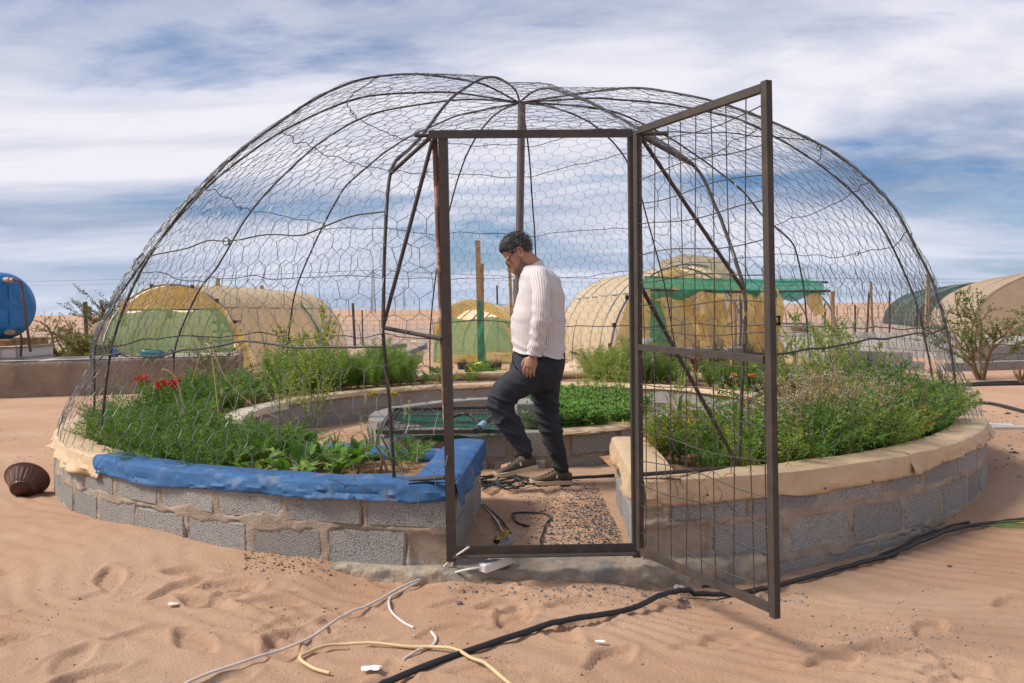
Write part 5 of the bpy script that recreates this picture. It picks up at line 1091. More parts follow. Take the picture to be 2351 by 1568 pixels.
def frond_mesh(name, n, length, mats, spread=0.6, nodes=9, leaf=0.034, width=0.010, seed=0):
    """feathery leaves (carrot, coriander)"""
    mb = MB(); r_ = np.random.default_rng(seed)
    for i in range(n):
        a = r_.uniform(0, 6.28); L = length*r_.uniform(.65, 1.1); o = np.array([math.cos(a), math.sin(a), 0]); sp = spread*r_.uniform(.3, 1.2)
        t_ = np.linspace(0, 1, nodes+2); P = np.array([o*(.02+sp*L*(q**1.6)) + np.array([0, 0, L*(q-.28*sp*q*q)]) for q in t_]); P[:, :2] += r_.normal(0, .012, 2)
        mb.segs(P[:-1], P[1:], .0018, mi=2); tg = np.gradient(P, axis=0); sdv = np.cross(tg, np.array([0, 0, 1.0])+r_.normal(0, .2, 3)); sdv /= np.linalg.norm(sdv, axis=1)[:, None]
        mi = 0 if r_.random() < .65 else 1
        for j in range(2, nodes+2):
            q = t_[j]; w = leaf*2.0*math.sin(min(1, (1-q)*1.25+.18)*math.pi*.62)
            for s in (-1, 1):
                d = sdv[j]*s+tg[j]/np.linalg.norm(tg[j])*.75; d /= np.linalg.norm(d); k = 7
                b = P[j]+d*np.linspace(.1, .95, k)[:, None]*w; nd = np.cross(d, sdv[j]*0+np.array([0, 0, 1.0])); dd = d[None]+np.where(np.arange(k)[:, None] % 2 == 0, 1, -1)*np.cross(d, np.cross(sdv[j], tg[j]))/1e0*0+r_.normal(0, .55, (k, 3))
                mb.kites(b, dd, r_.normal(0, 1, (k, 3)), leaf*.62, width*.62, mi)
        mb.kites(P[-1:], tg[-1:], sdv[-1:], leaf, width, mi)
    return mb.mesh(name, mats)
def fennel_mesh(name, seed, h=.45, n=13):
    mb = MB(); r_ = np.random.default_rng(seed)
    for i in range(n):
        a = r_.uniform(0, 6.28); o = np.array([math.cos(a), math.sin(a), 0]); L = h*r_.uniform(.6, 1.1); sp = r_.uniform(.1, .65); P = np.array([o*(.02+sp*L*q**1.5)+np.array([0, 0, L*(q-.2*sp*q*q)]) for q in np.linspace(0, 1, 10)])
        mb.segs(P[:-1], P[1:], .0028, mi=2)
        for j in range(3, 10):
            k = 30; b = P[j]+r_.normal(0, .008, (k, 3)); d = o*.4+np.array([0, 0, .55])+r_.normal(0, .75, (k, 3)); d /= np.linalg.norm(d, axis=1)[:, None]; e = b+d*r_.uniform(.03, .085, (k, 1)); mb.kites(b, e-b, r_.normal(0, 1, (k, 3)), np.linalg.norm(e-b, axis=1), .0042, 0 if r_.random() < .8 else 1)
    return mb.mesh(name, [FENL, LG2, STEM])
def broad_leaf(mb, base, d, length, width, mi, r_, droop=.5, wav=.12):
    d = np.array(d, float); d /= np.linalg.norm(d); side = np.cross(d, [0, 0, 1.0]); side /= np.linalg.norm(side)+1e-9; up = np.cross(side, d); P = np.zeros((8, 5, 3))
    for i, q in enumerate(np.linspace(0, 1, 8)):
        w = width*(math.sin(q**.7*math.pi)**.8 if 0 < q < 1 else .02); c = base+d*length*q+np.array([0, 0, -droop*length*q*q])
        for j, s in enumerate(np.linspace(-1, 1, 5)): P[i, j] = c+side*s*w/2+up*(abs(s)*w*.22+wav*w*math.sin(q*9+s*4+r_.random()))
    mb.grid(P, mi)
def chard_mesh(name, seed, n=11, L=.24, W=.11, mats=None, stalk=.10):
    mb = MB(); r_ = np.random.default_rng(seed)
    for i in range(n):
        a = r_.uniform(0, 6.28); el = r_.uniform(.5, 1.3); d = np.array([math.cos(a)*math.cos(el), math.sin(a)*math.cos(el), math.sin(el)]); b = np.array([0, 0, .01]); s_ = stalk*r_.uniform(.5, 1.5); e = b+d*s_; mb.segs([b], [e], .004, mi=2); broad_leaf(mb, e, d, L*r_.uniform(.6, 1.1), W*r_.uniform(.7, 1.1), 0 if r_.random() < .7 else 1, r_, droop=r_.uniform(.1, .7))
    return mb.mesh(name, mats or [CHD, CHL, STEM], True)
def strap_mesh(name, seed, n=8, L=.4, w=.018, mats=None, up=.9):
    mb = MB(); r_ = np.random.default_rng(seed)
    for i in range(n):
        a = r_.uniform(0, 6.28); o = np.array([math.cos(a), math.sin(a), 0]); l = L*r_.uniform(.6, 1.15); br = r_.uniform(.3, .95); P = []; p = np.array([0, 0, 0.0]); el = math.radians(r_.uniform(65, 88)*up)
        for q in range(10):
            P.append(p.copy()); p = p+(o*math.cos(el)+np.array([0, 0, math.sin(el)]))*l/9
            if q > 9*br*.6: el -= math.radians(r_.uniform(12, 34))
        P = np.array(P); sd = np.cross(o, [0, 0, 1.0]); wq = w*np.sin(np.linspace(.35, 1, 10)*math.pi)**.6; wq[-1] = .001; up_ = np.array([0, 0, .25*w]); mb.grid(np.stack([P+sd*wq[:, None]/2+up_*.6, P, P-sd*wq[:, None]/2+up_*.6], 1), 0 if r_.random() < .75 else 1)
    return mb.mesh(name, mats or [GARL, DRY], True)
def mint_mesh(name, seed, n=16, h=.26):
    mb = MB(); r_ = np.random.default_rng(seed)
    for i in range(n):
        a = r_.uniform(0, 6.28); o = np.array([math.cos(a), math.sin(a), 0])*r_.uniform(0, 1.3); l = h*r_.uniform(.6, 1.1); P = np.array([o*(.10*(.4+.6*q))+np.array([0, 0, l*q]) for q in np.linspace(0, 1, 9)])+r_.normal(0, .004, (9, 3)); mb.segs(P[:-1], P[1:], .0022, mi=2)
        for j in range(2, 9):
            aa = j*1.57+a
            for s in range(4 if j > 6 else 2): d = np.array([math.cos(aa+s*math.pi/(2 if j > 6 else 1)), math.sin(aa+s*math.pi/(2 if j > 6 else 1)), .35])+r_.normal(0, .3, 3); mb.kites(P[j:j+1], d[None], np.cross(d, [0, 0, 1.0])[None], .042*r_.uniform(.7, 1.15), .022, 1 if (j > 6 or r_.random() < .3) else 0, bend=.25, fold=.18)
    return mb.mesh(name, [MINT, MINL, STEM])
def weed_mesh(name, seed, h=.85, nb=16, leafy=1.0, mats=None, seedy=1.0):
    mb = MB(); r_ = np.random.default_rng(seed); P = np.array([[.02*math.sin(q*4), .02*math.cos(q*3), h*q] for q in np.linspace(0, 1, 14)]); mb.tube(P, np.linspace(.006, .0015, 14), 5, mi=2)
    for i in range(nb):
        q = r_.uniform(.12, .97); b = P[int(q*13)]; a = r_.uniform(0, 6.28); L = h*(.52-.40*q)*r_.uniform(.6, 1.2); d = np.array([math.cos(a)*.6, math.sin(a)*.6, .8]); Q = np.array([b+d*L*s+np.array([0, 0, .1*L*s*s]) for s in np.linspace(0, 1, 7)]); mb.segs(Q[:-1], Q[1:], .0018, mi=2)
        k = int(26*seedy); s_ = r_.uniform(.25, 1, k); b2 = np.stack([np.interp(s_, np.linspace(0, 1, 7), Q[:, c]) for c in range(3)], 1); mb.kites(b2, d[None]*.5+r_.normal(0, .8, (k, 3)), r_.normal(0, 1, (k, 3)), .017*r_.uniform(.6, 1.3, k), .012, 1)
        k = int(5*leafy); s_ = r_.uniform(.05, .8, k); b2 = np.stack([np.interp(s_, np.linspace(0, 1, 7), Q[:, c]) for c in range(3)], 1)
        if k: mb.kites(b2, np.array([[math.cos(a), math.sin(a), .2]])+r_.normal(0, .6, (k, 3)), r_.normal(0, 1, (k, 3)), .04*r_.uniform(.6, 1.4, k), .017, 0, bend=.3, fold=.15)
    return mb.mesh(name, mats or [WEED, SEED, STEM])
def spray_mesh(name, seed, n=9, h=.5, mats=None, flower=.003, nf=18):
    """thin branching stems with tiny flowers or seeds (bolted coriander)"""
    mb = MB(); r_ = np.random.default_rng(seed)
    for i in range(n):
        a = r_.uniform(0, 6.28); o = np.array([math.cos(a), math.sin(a), 0]); sp = r_.uniform(.1, .6); P = np.array([o*sp*h*q+np.array([0, 0, h*r_.uniform(.95, 1.05)*q*(1-.15*sp)]) for q in np.linspace(0, 1, 6)])+r_.normal(0, .006, (6, 3)); mb.segs(P[:-1], P[1:], .0016, mi=0)
        for j in range(2, 6):
            for s in range(3):
                d = o*.4+np.array([0, 0, .7])+r_.normal(0, .5, 3); d /= np.linalg.norm(d); e = P[j]+d*h*.18*r_.uniform(.6, 1.3); mb.segs([P[j]], [e], .0011, mi=0); k = nf//3; f = e+r_.normal(0, .014, (k, 3))*np.array([1, 1, .5]); mb.segs(np.tile(e, (k, 1)), f, .0006, mi=0); mb.kites(f, r_.normal(0, 1, (k, 3))+np.array([0, 0, .5]), r_.normal(0, 1, (k, 3)), flower*2.2, flower*1.8, 1)
        k = 14; b = P[r_.integers(0, 4, k)]+r_.normal(0, .02, (k, 3)); mb.kites(b, r_.normal(0, 1, (k, 3)), r_.normal(0, 1, (k, 3)), .024, .008, 2)
    return mb.mesh(name, mats)
def aloe_mesh(name, seed, n=14, L=.4, mats=None):
    mb = MB(); r_ = np.random.default_rng(seed)
    for i in range(n):
        a = r_.uniform(0, 6.28); el = r_.uniform(.6, 1.45); o = np.array([math.cos(a), math.sin(a), 0]); l = L*r_.uniform(.6, 1.1); P = np.array([o*(l*q*math.cos(el)*(1-.25*q))+np.array([0, 0, l*q*math.sin(el)]) for q in np.linspace(0, 1, 6)]); mb.tube(P, np.linspace(.016, .001, 6), 5, mi=0 if r_.random() < .6 else 1)
    return mb.mesh(name, mats or [ALOE, ALOER], True)
def shrub(name, label, cat, loc, h, w, nlim, leafmat, ll, lw, seed, nl=46, group=None, stems=4, lean=.5, yellow=False):
    r_ = np.random.default_rng(seed); t_ = thing(name, label, cat, loc, group); tr = MB(); cr = MB(); loc = np.asarray(loc, float); tips = []
    def grow(p, d, L, r, lev):
        P = [p]; q = 5
        for k in range(q): d = d+r_.normal(0, .16, 3)+np.array([0, 0, .05]); d /= np.linalg.norm(d); P.append(P[-1]+d*L/q)
        P = np.array(P); tr.tube(P, np.linspace(r, r*.55, q+1), 5, cap=False)
        if lev >= 1: tips.append(P)
        if lev < 3:
            for k in range(nlim if lev else nlim+1):
                i = r_.integers(2, q+1); dd = d+r_.normal(0, .62, 3)*np.array([w/h*1.3, w/h*1.3, .7]); dd[2] = abs(dd[2])*.6+.12; dd /= np.linalg.norm(dd); grow(P[i], dd, L*r_.uniform(.5, .78), r*.5, lev+1)
    for s in range(stems):
        a = r_.uniform(0, 6.28); d = np.array([math.cos(a)*lean, math.sin(a)*lean, 1.0]); d /= np.linalg.norm(d); grow(loc+np.array([math.cos(a), math.sin(a), 0])*.05, d, h*.42, .016*h, 0)
    for P in tips:
        k = nl//4; i = r_.integers(0, len(P)-1, k); f = r_.random((k, 1)); b = P[i]*(1-f)+P[i+1]*f; cr.kites(b, r_.normal(0, 1, (k, 3))+np.array([0, 0, .5]), r_.normal(0, 1, (k, 3)), ll*r_.uniform(.6, 1.3, k), lw, 0, bend=.2, fold=.12)
    obj('trunk', tr, BARK, t_, True); obj('crown', cr, leafmat, t_); return t_
CAR = [frond_mesh('carrot_plant', 13, .33, [LG, LG2, STEM], .75, 8, seed=i) for i in range(4)]; FEN = [fennel_mesh('fennel_plant', 20+i) for i in range(3)]
CHM = [chard_mesh('chard_plant', 30+i) for i in range(3)]; GAR = [strap_mesh('garlic_plant', 40+i) for i in range(4)]; MIN = [mint_mesh('mint_plant', 50+i) for i in range(3)]
WEE = [weed_mesh('seeding_weed', 60+i, nb=22) for i in range(4)]; COR = [spray_mesh('coriander_plant', 70+i, mats=[DRYB, WHT, WEED]) for i in range(3)]; CORD = [spray_mesh('coriander_plant', 80+i, 9, .45, [DRYB, DRY, LG2], .003) for i in range(3)]
CORG = [frond_mesh('coriander_leaf', 16, .34, [[WEED, LG2, STEM], [LG, WEED, STEM], [WEED, FENY, STEM], [LG, LG2, STEM]][i], .7, 7, .034, .013, 90+i) for i in range(4)]
SOILZ = 0.32
ORD = 'first second third fourth fifth sixth seventh eighth ninth tenth eleventh twelfth thirteenth fourteenth fifteenth sixteenth'.split()
def ordinal(label, i, n): return label if n == 1 or n > 16 else label+', '+ORD[i]+' from the left'
def picx(p): v = np.asarray(p)-EYE; return (v@_rt)/(v@_fw)
def at_px(name, meshes, pts, label0, cat, group, sc=(.85, 1.15), z=SOILZ):
    for i, (x, y) in enumerate(sorted(pts)): p = at_z(x, y, z); label = ordinal(label0, i, len(pts)); put(name, meshes[rnd.randrange(len(meshes))], p, rnd.uniform(0, 6.28), rnd.uniform(*sc), label=label, cat=cat, group=group)
def mesh_arrays(me):
    v = np.zeros(len(me.vertices)*3); me.vertices.foreach_get('co', v); l = np.zeros(len(me.loops), int); me.loops.foreach_get('vertex_index', l)
    st = np.zeros(len(me.polygons), int); me.polygons.foreach_get('loop_start', st); tt = np.zeros(len(me.polygons), int); me.polygons.foreach_get('loop_total', tt); mi = np.zeros(len(me.polygons), int); me.polygons.foreach_get('material_index', mi)
    out = []
    for k in np.unique(tt):
        for i in np.unique(mi): q = (tt == k) & (mi == i); out.append((l[st[q][:, None]+np.arange(k)[None]], int(i))) if q.any() else None
    return v.reshape(-1, 3), out
def mass(name, meshes, spots, label, cat, sc=(.85, 1.15)):
    """an uncountable thicket: many plants grown together into one"""
    arr = []; allm = []; mb = MB()
    for m_ in meshes: v, fs = mesh_arrays(m_); arr.append((v, [(q, i+len(allm)) for q, i in fs])); allm += list(m_.materials)
    for p in spots:
        v, fs = arr[rnd.randrange(len(arr))]; s_ = rnd.uniform(*sc); v2 = (v @ rotz(rnd.uniform(0, 6.28)).T)*s_*np.array([1, 1, rnd.uniform(.85, 1.12)]) @ rotx(rnd.gauss(0, .12)).T + p; o = mb.n; mb.v.append(v2); mb.uv.append(np.zeros((len(v2), 2))); mb.n += len(v2)
        for q, i in fs: mb.f.append((q+o, i))
    c = np.mean(spots, axis=0); return tag(obj(name, mb, allm, base=c), label, cat, kind='stuff')
def patch(name, meshes, n, phr, rr, label0, cat, group, sc=(.85, 1.15), z=SOILZ, mind=0.0, one=False):
    if one:
        done = []; tries = 0
        while len(done) < n and tries < 3000:
            tries += 1; p = pol(rnd.uniform(*phr), math.sqrt(rnd.uniform(rr[0]**2, rr[1]**2)), z)
            if mind and any(np.hypot(*(p-q)[:2]) < mind for q in done): continue
            done.append(p)
        return mass(name, meshes, done, label0, cat, sc)
    done = []; tries = 0
    while len(done) < n and tries < 3000:
        tries += 1; p = pol(rnd.uniform(*phr), math.sqrt(rnd.uniform(rr[0]**2, rr[1]**2)), z)
        if mind and any(np.hypot(*(p-q)[:2]) < mind for q in done): continue
        done.append(p)
    for i, p in enumerate(sorted(done, key=picx)): put(name, meshes[rnd.randrange(len(meshes))], p, rnd.uniform(0, 6.28), rnd.uniform(*sc), label=ordinal(label0, i, len(done)), cat=cat, group=group)
patch('carrot_foliage', CAR, 104, (-151, -103), (2.75, 3.52), 'dense feathery carrot foliage filling the front bed behind the blue sheet', 'carrot foliage', None, (.62, .95), mind=.085, one=True)
patch('carrot_foliage', CAR, 34, (-96, -62), (2.75, 3.5), 'feathery carrot foliage in the bed along the plastered basin', 'carrot foliage', None, (.9, 1.25), mind=.12, one=True)
patch('carrot_foliage', CAR, 60, (86, 124), (2.75, 3.5), 'dark green carrot foliage inside the far rim right of the gate', 'carrot foliage', None, (.9, 1.35), mind=.10, one=True)
patch('carrot_plant', CAR, 8, (-26, -6), (2.75, 3.5), 'small leafy carrot plant at the back of the dome', 'carrot plant', 'sparse carrots at the back', (.5, .75), mind=.2)
patch('chard_plant', CHM, 13, (-161, -150), (2.72, 3.45), 'broad-leaved chard plant beside the bare soil with cut sticks', 'chard', 'chard in the front bed', (.5, .8), mind=.14)
patch('chard_plant', CHM, 10, (-104, -80), (2.75, 3.3), 'dark broad-leaved chard plant behind the red geraniums', 'chard', 'chard behind the geraniums', (.6, .9), mind=.15)
patch('chard_plant', CHM, 9, (112, 140), (3.1, 3.5), 'long-leaved green chard among the flowers behind the tan sheet', 'chard', 'chard behind the tan sheet', (.6, .95), mind=.15)
patch('fennel_foliage', FEN, 26, (-58, -27), (2.75, 3.5), 'bright feathery fennel thicket in the back bed left of the doorway', 'fennel', None, (.85, 1.2), mind=.13, one=True)
patch('fennel_foliage', FEN, 13, (17, 33), (2.75, 3.5), 'feathery fennel thicket between the man and the gate post', 'fennel', None, (.75, 1.15), mind=.14, one=True)
patch('fennel_foliage', FEN, 26, (34, 74), (2.8, 3.5), 'low feathery fennel growing among the garlic behind the gate', 'fennel', None, (.55, .85), mind=.13, one=True)
patch('garlic_plant', GAR, 26, (30, 74), (2.72, 3.3), 'garlic plant with bent strap leaves in the back bed behind the gate', 'garlic', 'garlic behind the gate', (.6, 1.0), mind=.12)
patch('garlic_plant', GAR, 7, (-88, -66), (2.7, 2.95), 'limp garlic plant by the pale sheet at the inner rim', 'garlic', 'limp garlic', (.7, 1.0), mind=.1)
at_px('garlic_plant', GAR, [(772, 1050), (800, 1052), (845, 1040), (860, 1042)], 'young garlic plant growing at the inner blue rim', 'garlic', 'garlic at the blue rim', (.55, .8))
at_px('leek_plant', [strap_mesh('leek_plant', 47, 6, .42, .03, up=1.0)], [(1558, 1052)], 'tall leek standing at the inner rim behind the gate', 'leek', None, (1.0, 1.05))
patch('coriander_bloom', COR, 8, (128, 160), (2.75, 3.45), 'flowering coriander with tiny white blooms behind the open gate', 'coriander', None, (.7, 1.05), mind=.12, one=True)
patch('coriander_seed_stalks', CORD, 3, (96, 150), (2.8, 3.5), 'dry brown coriander gone to seed among the carrots', 'coriander', None, (.8, 1.2), mind=.2, one=True)
patch('coriander_foliage', CORG, 78, (120, 163), (2.78, 3.5), 'yellow-green leafy coriander low down behind the tan sheet', 'coriander', None, (.75, 1.2), mind=.09, one=True)
at_px('seeding_weed', WEE, [(720, 990), (650, 1000), (735, 960), (700, 985), (670, 970), (745, 985)], 'tall yellow-green seeding weed rising in the front bed', 'weed', 'seeding weeds in the front bed', (.8, 1.15))
at_px('seeding_weed', WEE, [(1895, 925), (1925, 945), (1960, 930), (1850, 935), (1990, 950), (1905, 960), (1880, 950), (1940, 920), (1830, 960), (1870, 930), (1915, 930), (2020, 930), (1780, 1000), (1560, 1000), (2060, 950)], 'tall leafy seeding weed rising above the bed right of the gate', 'weed', 'seeding weeds right of the gate', (.6, 1.1))
PLU = [spray_mesh('pale_plume', 110+i, 7, .5, [SEED, SEED, SEED], .003, 40) for i in range(2)]
at_px('pale_plume', PLU, [(1340, 905), (1365, 915), (1410, 925), (1420, 905), (1350, 890)], 'pale feathery plume plant rising behind the mint', 'plume plant', 'pale plumes', (.75, 1.1), .35)
# mint in the ring
_sp = []
for k in range(200):
    a = rnd.uniform(0, 6.28); r_ = 1.2*math.sqrt(rnd.random()); x, y = CX+r_*math.sin(a), CY+r_*math.cos(a)
    if x > 0.06 and len(_sp) < 85: _sp.append(np.array([x, y, .21]))
mass('mint_thicket', MIN, _sp, 'bushy green mint filling the small block ring behind the man', 'mint', (.85, 1.2))
# geraniums
for k, (x, y, s) in enumerate(((330, 953, 1.0), (372, 955, .85), (395, 968, 1.0))):
    p = at_z(x, y, SOILZ); g_ = thing('geranium', ['red geranium nearest the dome edge, left of the other two', 'small red geranium between two larger ones', 'red geranium right of the two others, by the dry stalks'][k], 'geranium', p)
    me = chard_mesh('leaves', 130+k, 9, .08, .085, [LEAF('geranium_leaf', (0.13, 0.20, 0.05)), CHD, STEM], .10); o = put('leaves', me, p, 0, 1, parent=g_)
    mb = MB(); tp = p+np.array([rnd.uniform(-.03, .03), 0, .34*s]); mb.segs([p], [tp], .003, mi=1); mb.kites(tp+R3(60, .022), R3(60)+np.array([0, 0, .4]), R3(60), .038, .03, 0, bend=.2); obj('flower_head', mb, [RED, STEM], g_)
# marigolds and nasturtiums
def flower(name, x, y, z, h, mat, label, cat, group=None, s=.02, leaves=True):
    p = at_z(x, y, z); mb = MB(); tp = p+np.array([rnd.uniform(-.02, .02), 0, h]); mb.segs([p], [tp], .0025, mi=1); k = 16; a = np.arange(k)*2.4
    mb.kites(np.tile(tp, (k, 1)), np.stack([np.cos(a), np.sin(a), np.full(k, .3)+(np.arange(k) % 3)*.25], 1), R3(k), s*1.3, s*.8, 0, bend=.2); k = 10 if leaves else 0; k and mb.kites(p+np.array([0, 0, h*.4])+R3(k, .03), R3(k)+np.array([0, 0, .5]), R3(k), .045, .03, 2)
    return tag(obj(name, mb, [mat, STEM, CHD], base=p), label, cat, group)
for k, (x, y) in enumerate(((1686, 915), (1705, 905), (1722, 918))): flower('marigold', x, y, SOILZ, .24, ORG, ordinal('orange marigold flower among the garlic behind the gate', k, 3), 'marigold', 'orange marigolds', .03)
flower('nasturtium', 1806, 1075, SOILZ, .16, RED, 'scarlet nasturtium flower just right of the open gate', 'nasturtium', s=.028); flower('nasturtium', 1822, 1085, SOILZ, .06, ORG, 'low orange nasturtium flower by the tan sheet near the gate', 'nasturtium', s=.024)
flower('nasturtium', 1950, 1058, SOILZ, .11, ORG, 'single orange blossom above the tan sheet, halfway along the rim', 'nasturtium', s=.022, leaves=False); flower('nasturtium', 2160, 985, SOILZ, .15, RED, 'scarlet flower beside the rib at the far rim end', 'nasturtium', s=.03); flower('nasturtium', 2095, 930, SOILZ, .15, ORG, 'small orange flower among the dry coriander', 'nasturtium', s=.02)
for k, (x, y) in enumerate(((740, 925), (860, 930), (900, 935))): flower('yellow_umbel', x, y, SOILZ, [.7, .1, .12][k], FENY, ['tall yellow fennel umbel above the back bed', 'low yellow leaf tuft at the left of the fennel rim', 'low yellow leaf tuft under the fennel near the rib'][k], 'fennel flower', s=.05, leaves=False)
# purple basil, cut sticks, seedlings on the bare soil
PUR = LEAF('purple_leaf', (0.05, 0.02, 0.035)); at_px('basil_plant', [chard_mesh('basil_plant', 141, 12, .07, .035, [PUR, PUR, PUR], .16)], [(1512, 1050)], 'dark purple basil behind the gate hinge post', 'basil', None, (1, 1.05))
stk = 0
for _i, (x, y, dx, h) in enumerate(sorted(((775, 1088, 8, .13), (815, 1092, 10, .16), (893, 1090, -12, .17), (870, 1090, 3, .12), (905, 1078, -12, .2), (835, 1068, -5, .1), (925, 1065, -10, .14), (740, 1060, -6, .13), (950, 1062, -12, .15)))):
    p = at_z(x, y, SOILZ); mb = MB(); q = p+np.array([dx*.006, rnd.uniform(-.02, .02), h]); mb.tube(spline([p-np.array([0, 0, .03]), (p+q)/2+np.array([.008, 0, 0]), q], 4), np.linspace(.009, .006, 9), 6); tag(obj('cut_stick', mb, BARK, smooth=True, base=p), ordinal('short dark cut stick in the bare front soil', _i, 9), 'stick', 'cut sticks in the bare soil')
at_px('seedling', [frond_mesh('seedling', 9, .15, [LG2, LG, STEM], .7, 6, .026, .009, 150)], [(748, 1090), (940, 1070), (960, 1055), (930, 1082)], 'small feathery seedling on the bare soil of the front bed', 'seedling', 'seedlings', (.9, 1.3))
at_px('seedling', [chard_mesh('papaya_seedling', 151, 6, .07, .035, None, .07)], [(805, 1078)], 'tiny broad-leaved seedling between the cut sticks', 'seedling', None, (1, 1.1))
at_px('seedling', [frond_mesh('parsley', 14, .12, [LG2, LG, STEM], .8, 5, .03, .014, 152)], [(1015, 868), (1100, 862), (1120, 868)], 'small green parsley at the back rim of the dome', 'parsley', 'parsley at the back', (1.2, 1.7))
pb = MB(); a, b = at_z(820, 1050, SOILZ+.03), at_z(930, 1042, SOILZ+.03); pb.tube([a, b], .016, 8); tag(obj('drip_pipe', pb, GREYP, smooth=True, base=a), 'grey drip pipe lying on the bare soil by the blue rim', 'pipe')
# dry blades arching through the netting, and dry stalks on the soil
for k, pts in enumerate(([(505, 985, 0), (488, 830, 0), (470, 790, .1), (440, 880, .2)], [(488, 800, 0), (520, 870, 0), (580, 930, 0), (640, 960, 0)], [(425, 960, 0), (405, 870, 0), (372, 850, 0), (420, 910, .1)], [(430, 1060, 0), (415, 960, 0), (400, 900, 0)], [(640, 1060, 0), (560, 1010, 0), (480, 980, 0)], [(650, 985, 0), (760, 985, .6), (850, 970, .8), (890, 968, .9)])):
    P = [at_y(x, y, 5.9+d_) for x, y, d_ in pts]; mb = MB(); Q = spline(P, 6); mb.tube(Q, np.linspace(.006, .0025, len(Q)), 5); tag(obj('dry_stalk', mb, DRY, smooth=True, base=P[0]), ['bleached dry blade folded over high up in the front bed', 'long pale dry blade arching down from the folded one', 'thin dry stalk looping above the geraniums', 'tan dry stalk rising through the carrots', 'dry stalk lying across the carrots', 'long pale cane bowed over the well ring'][k], 'dry stalk')
for k in range(16):
    p = at_z(rnd.uniform(560, 690), rnd.uniform(1060, 1092), SOILZ+.04); mb = MB(); d_ = np.array([rnd.uniform(.1, .3), rnd.uniform(-.1, .1), rnd.uniform(-.02, .06)]); mb.tube([p, p+d_*.5+np.array([0, 0, .02]), p+d_], .0022, 4); tag(obj('straw', mb, DRY, base=p), 'dry straw stem lying before the chard behind the blue sheet', 'straw', 'straw behind the blue sheet')
for k, (x, y) in enumerate(((350, 960), (505, 970), (835, 990), (925, 1030), (935, 1015))):
    p = at_z(x, y, SOILZ); mb = MB(); q = p+np.array([.02, 0, .25]); mb.segs([p], [q], .0018, mi=1); n_ = 120; b = q+np.stack([rng.normal(0, .004, n_), rng.normal(0, .004, n_), rng.uniform(-.03, .04, n_)], 1); mb.kites(b, R3(n_)*.6+np.array([0, 0, 1.]), R3(n_), .02, .0018, 0); tag(obj('grass_head', mb, [M('grass_head', (0.55, 0.56, 0.33), 0.8), STEM], base=p), ordinal('fuzzy pale grass seed head nodding inside the front bed', k, 5), 'grass head', 'grass seed heads')
# shrubs outside
p = at_g(690, 862); shrub('olive_shrub', 'dark small-leaved shrub in front of the tan greenhouse', 'shrub', (p[0]-.1, 12.6, 0), 1.35, 1.3, 3, OLIVE, .045, .018, 5, nl=26, stems=4, lean=.7)
shrub('olive_shrub', 'upright grey-green shrub beside the dome left of the tan greenhouse', 'shrub', tuple(at_y(245, 800, 19.5)*np.array([1, 1, 0])), 2.35, .9, 3, OLIVE, .07, .02, 6, nl=44, stems=8, lean=.3)
shrub('scrub_bush', 'loose yellow-green bush behind the basin near the blue tank', 'shrub', tuple(at_y(150, 800, 18.0)*np.array([1, 1, 0])), 2.1, 2.4, 3, LEAF('scrub_leaf', (0.20, 0.20, 0.07)), .05, .024, 7, nl=26, stems=6, lean=.9)
shrub('scrub_bush', 'second loose bush behind the basin, closer to the greenhouse', 'shrub', tuple(at_y(205, 805, 17.0)*np.array([1, 1, 0])), 1.5, 1.9, 3, LEAF('scrub_leaf', (0.16, 0.16, 0.05)), .07, .03, 8, nl=44, stems=6, lean=.9)
shrub('small_tree', 'small loose green tree growing in the sand at the photo edge', 'tree', tuple(at_g(2255, 872)), 2.25, 1.6, 3, LEAF('tree_leaf', (0.14, 0.19, 0.06)), .05, .026, 11, nl=48, stems=5, lean=.5)
shrub('small_tree', 'thin straggling tree at the very edge beside the small tree', 'tree', tuple(at_g(2345, 850)), 1.9, 1.2, 3, MATS['tree_leaf'], .055, .03, 14, nl=24, stems=2, lean=.3)
p = at_z(1835, 775, 0.02); 
shrub('dry_scrub', 'round dry brown scrub behind the low block walls', 'shrub', tuple(p), 1.0, 1.6, 4, M('dry_scrub', (0.30, 0.20, 0.09), 0.9, 0.25, 9, rand=.2), .06, .012, 15, nl=30, stems=8, lean=1.0)
# aloes in pots in front of the awning
POT = M('pot_brown', (0.13, 0.05, 0.03), 0.6, 0.2, 6)
for k, (x, Y) in enumerate(((1500, 14.6), (1540, 14.8), (1608, 14.7), (1650, 14.8), (1722, 14.9), (1760, 15.0))):
    q = at_y(x, 840, Y); p = np.array([q[0], Y, .12]); t_ = thing('potted_aloe', ['potted aloe nearest the gate hinge side, first in the row', 'potted aloe second in the row under the awning', 'potted aloe third in the row under the awning', 'potted aloe fourth in the row, by the timber post', 'potted aloe fifth in the row, right of the timber post', 'last potted aloe in the row, by the gate latch side'][k], 'potted plant', p)
    mb = MB(); mb.lathe([(0, .01), (.14, 0), (.15, .02), (.19, .24), (.21, .24), (.21, .28), (.185, .28), (.17, .22), (0, .21)], c=p, n=20); obj('pot', mb, POT, t_, True); put('leaves', aloe_mesh('leaves', 160+k, 20, .48), p+np.array([0, 0, .2]), 0, 1, parent=t_)
for k, (x, y, Y) in enumerate(((1566, 800, 15.2), (1632, 806, 15.2), (1690, 812, 15.3))): q = at_y(x, y, Y); put('loose_block', BM2[k], (q[0], Y, .42), rz=.1*k, scale=1.2, label=['block shelf piece behind the second potted aloe', 'block shelf piece behind the third potted aloe', 'block shelf piece beside the timber awning post'][k], cat='concrete block')
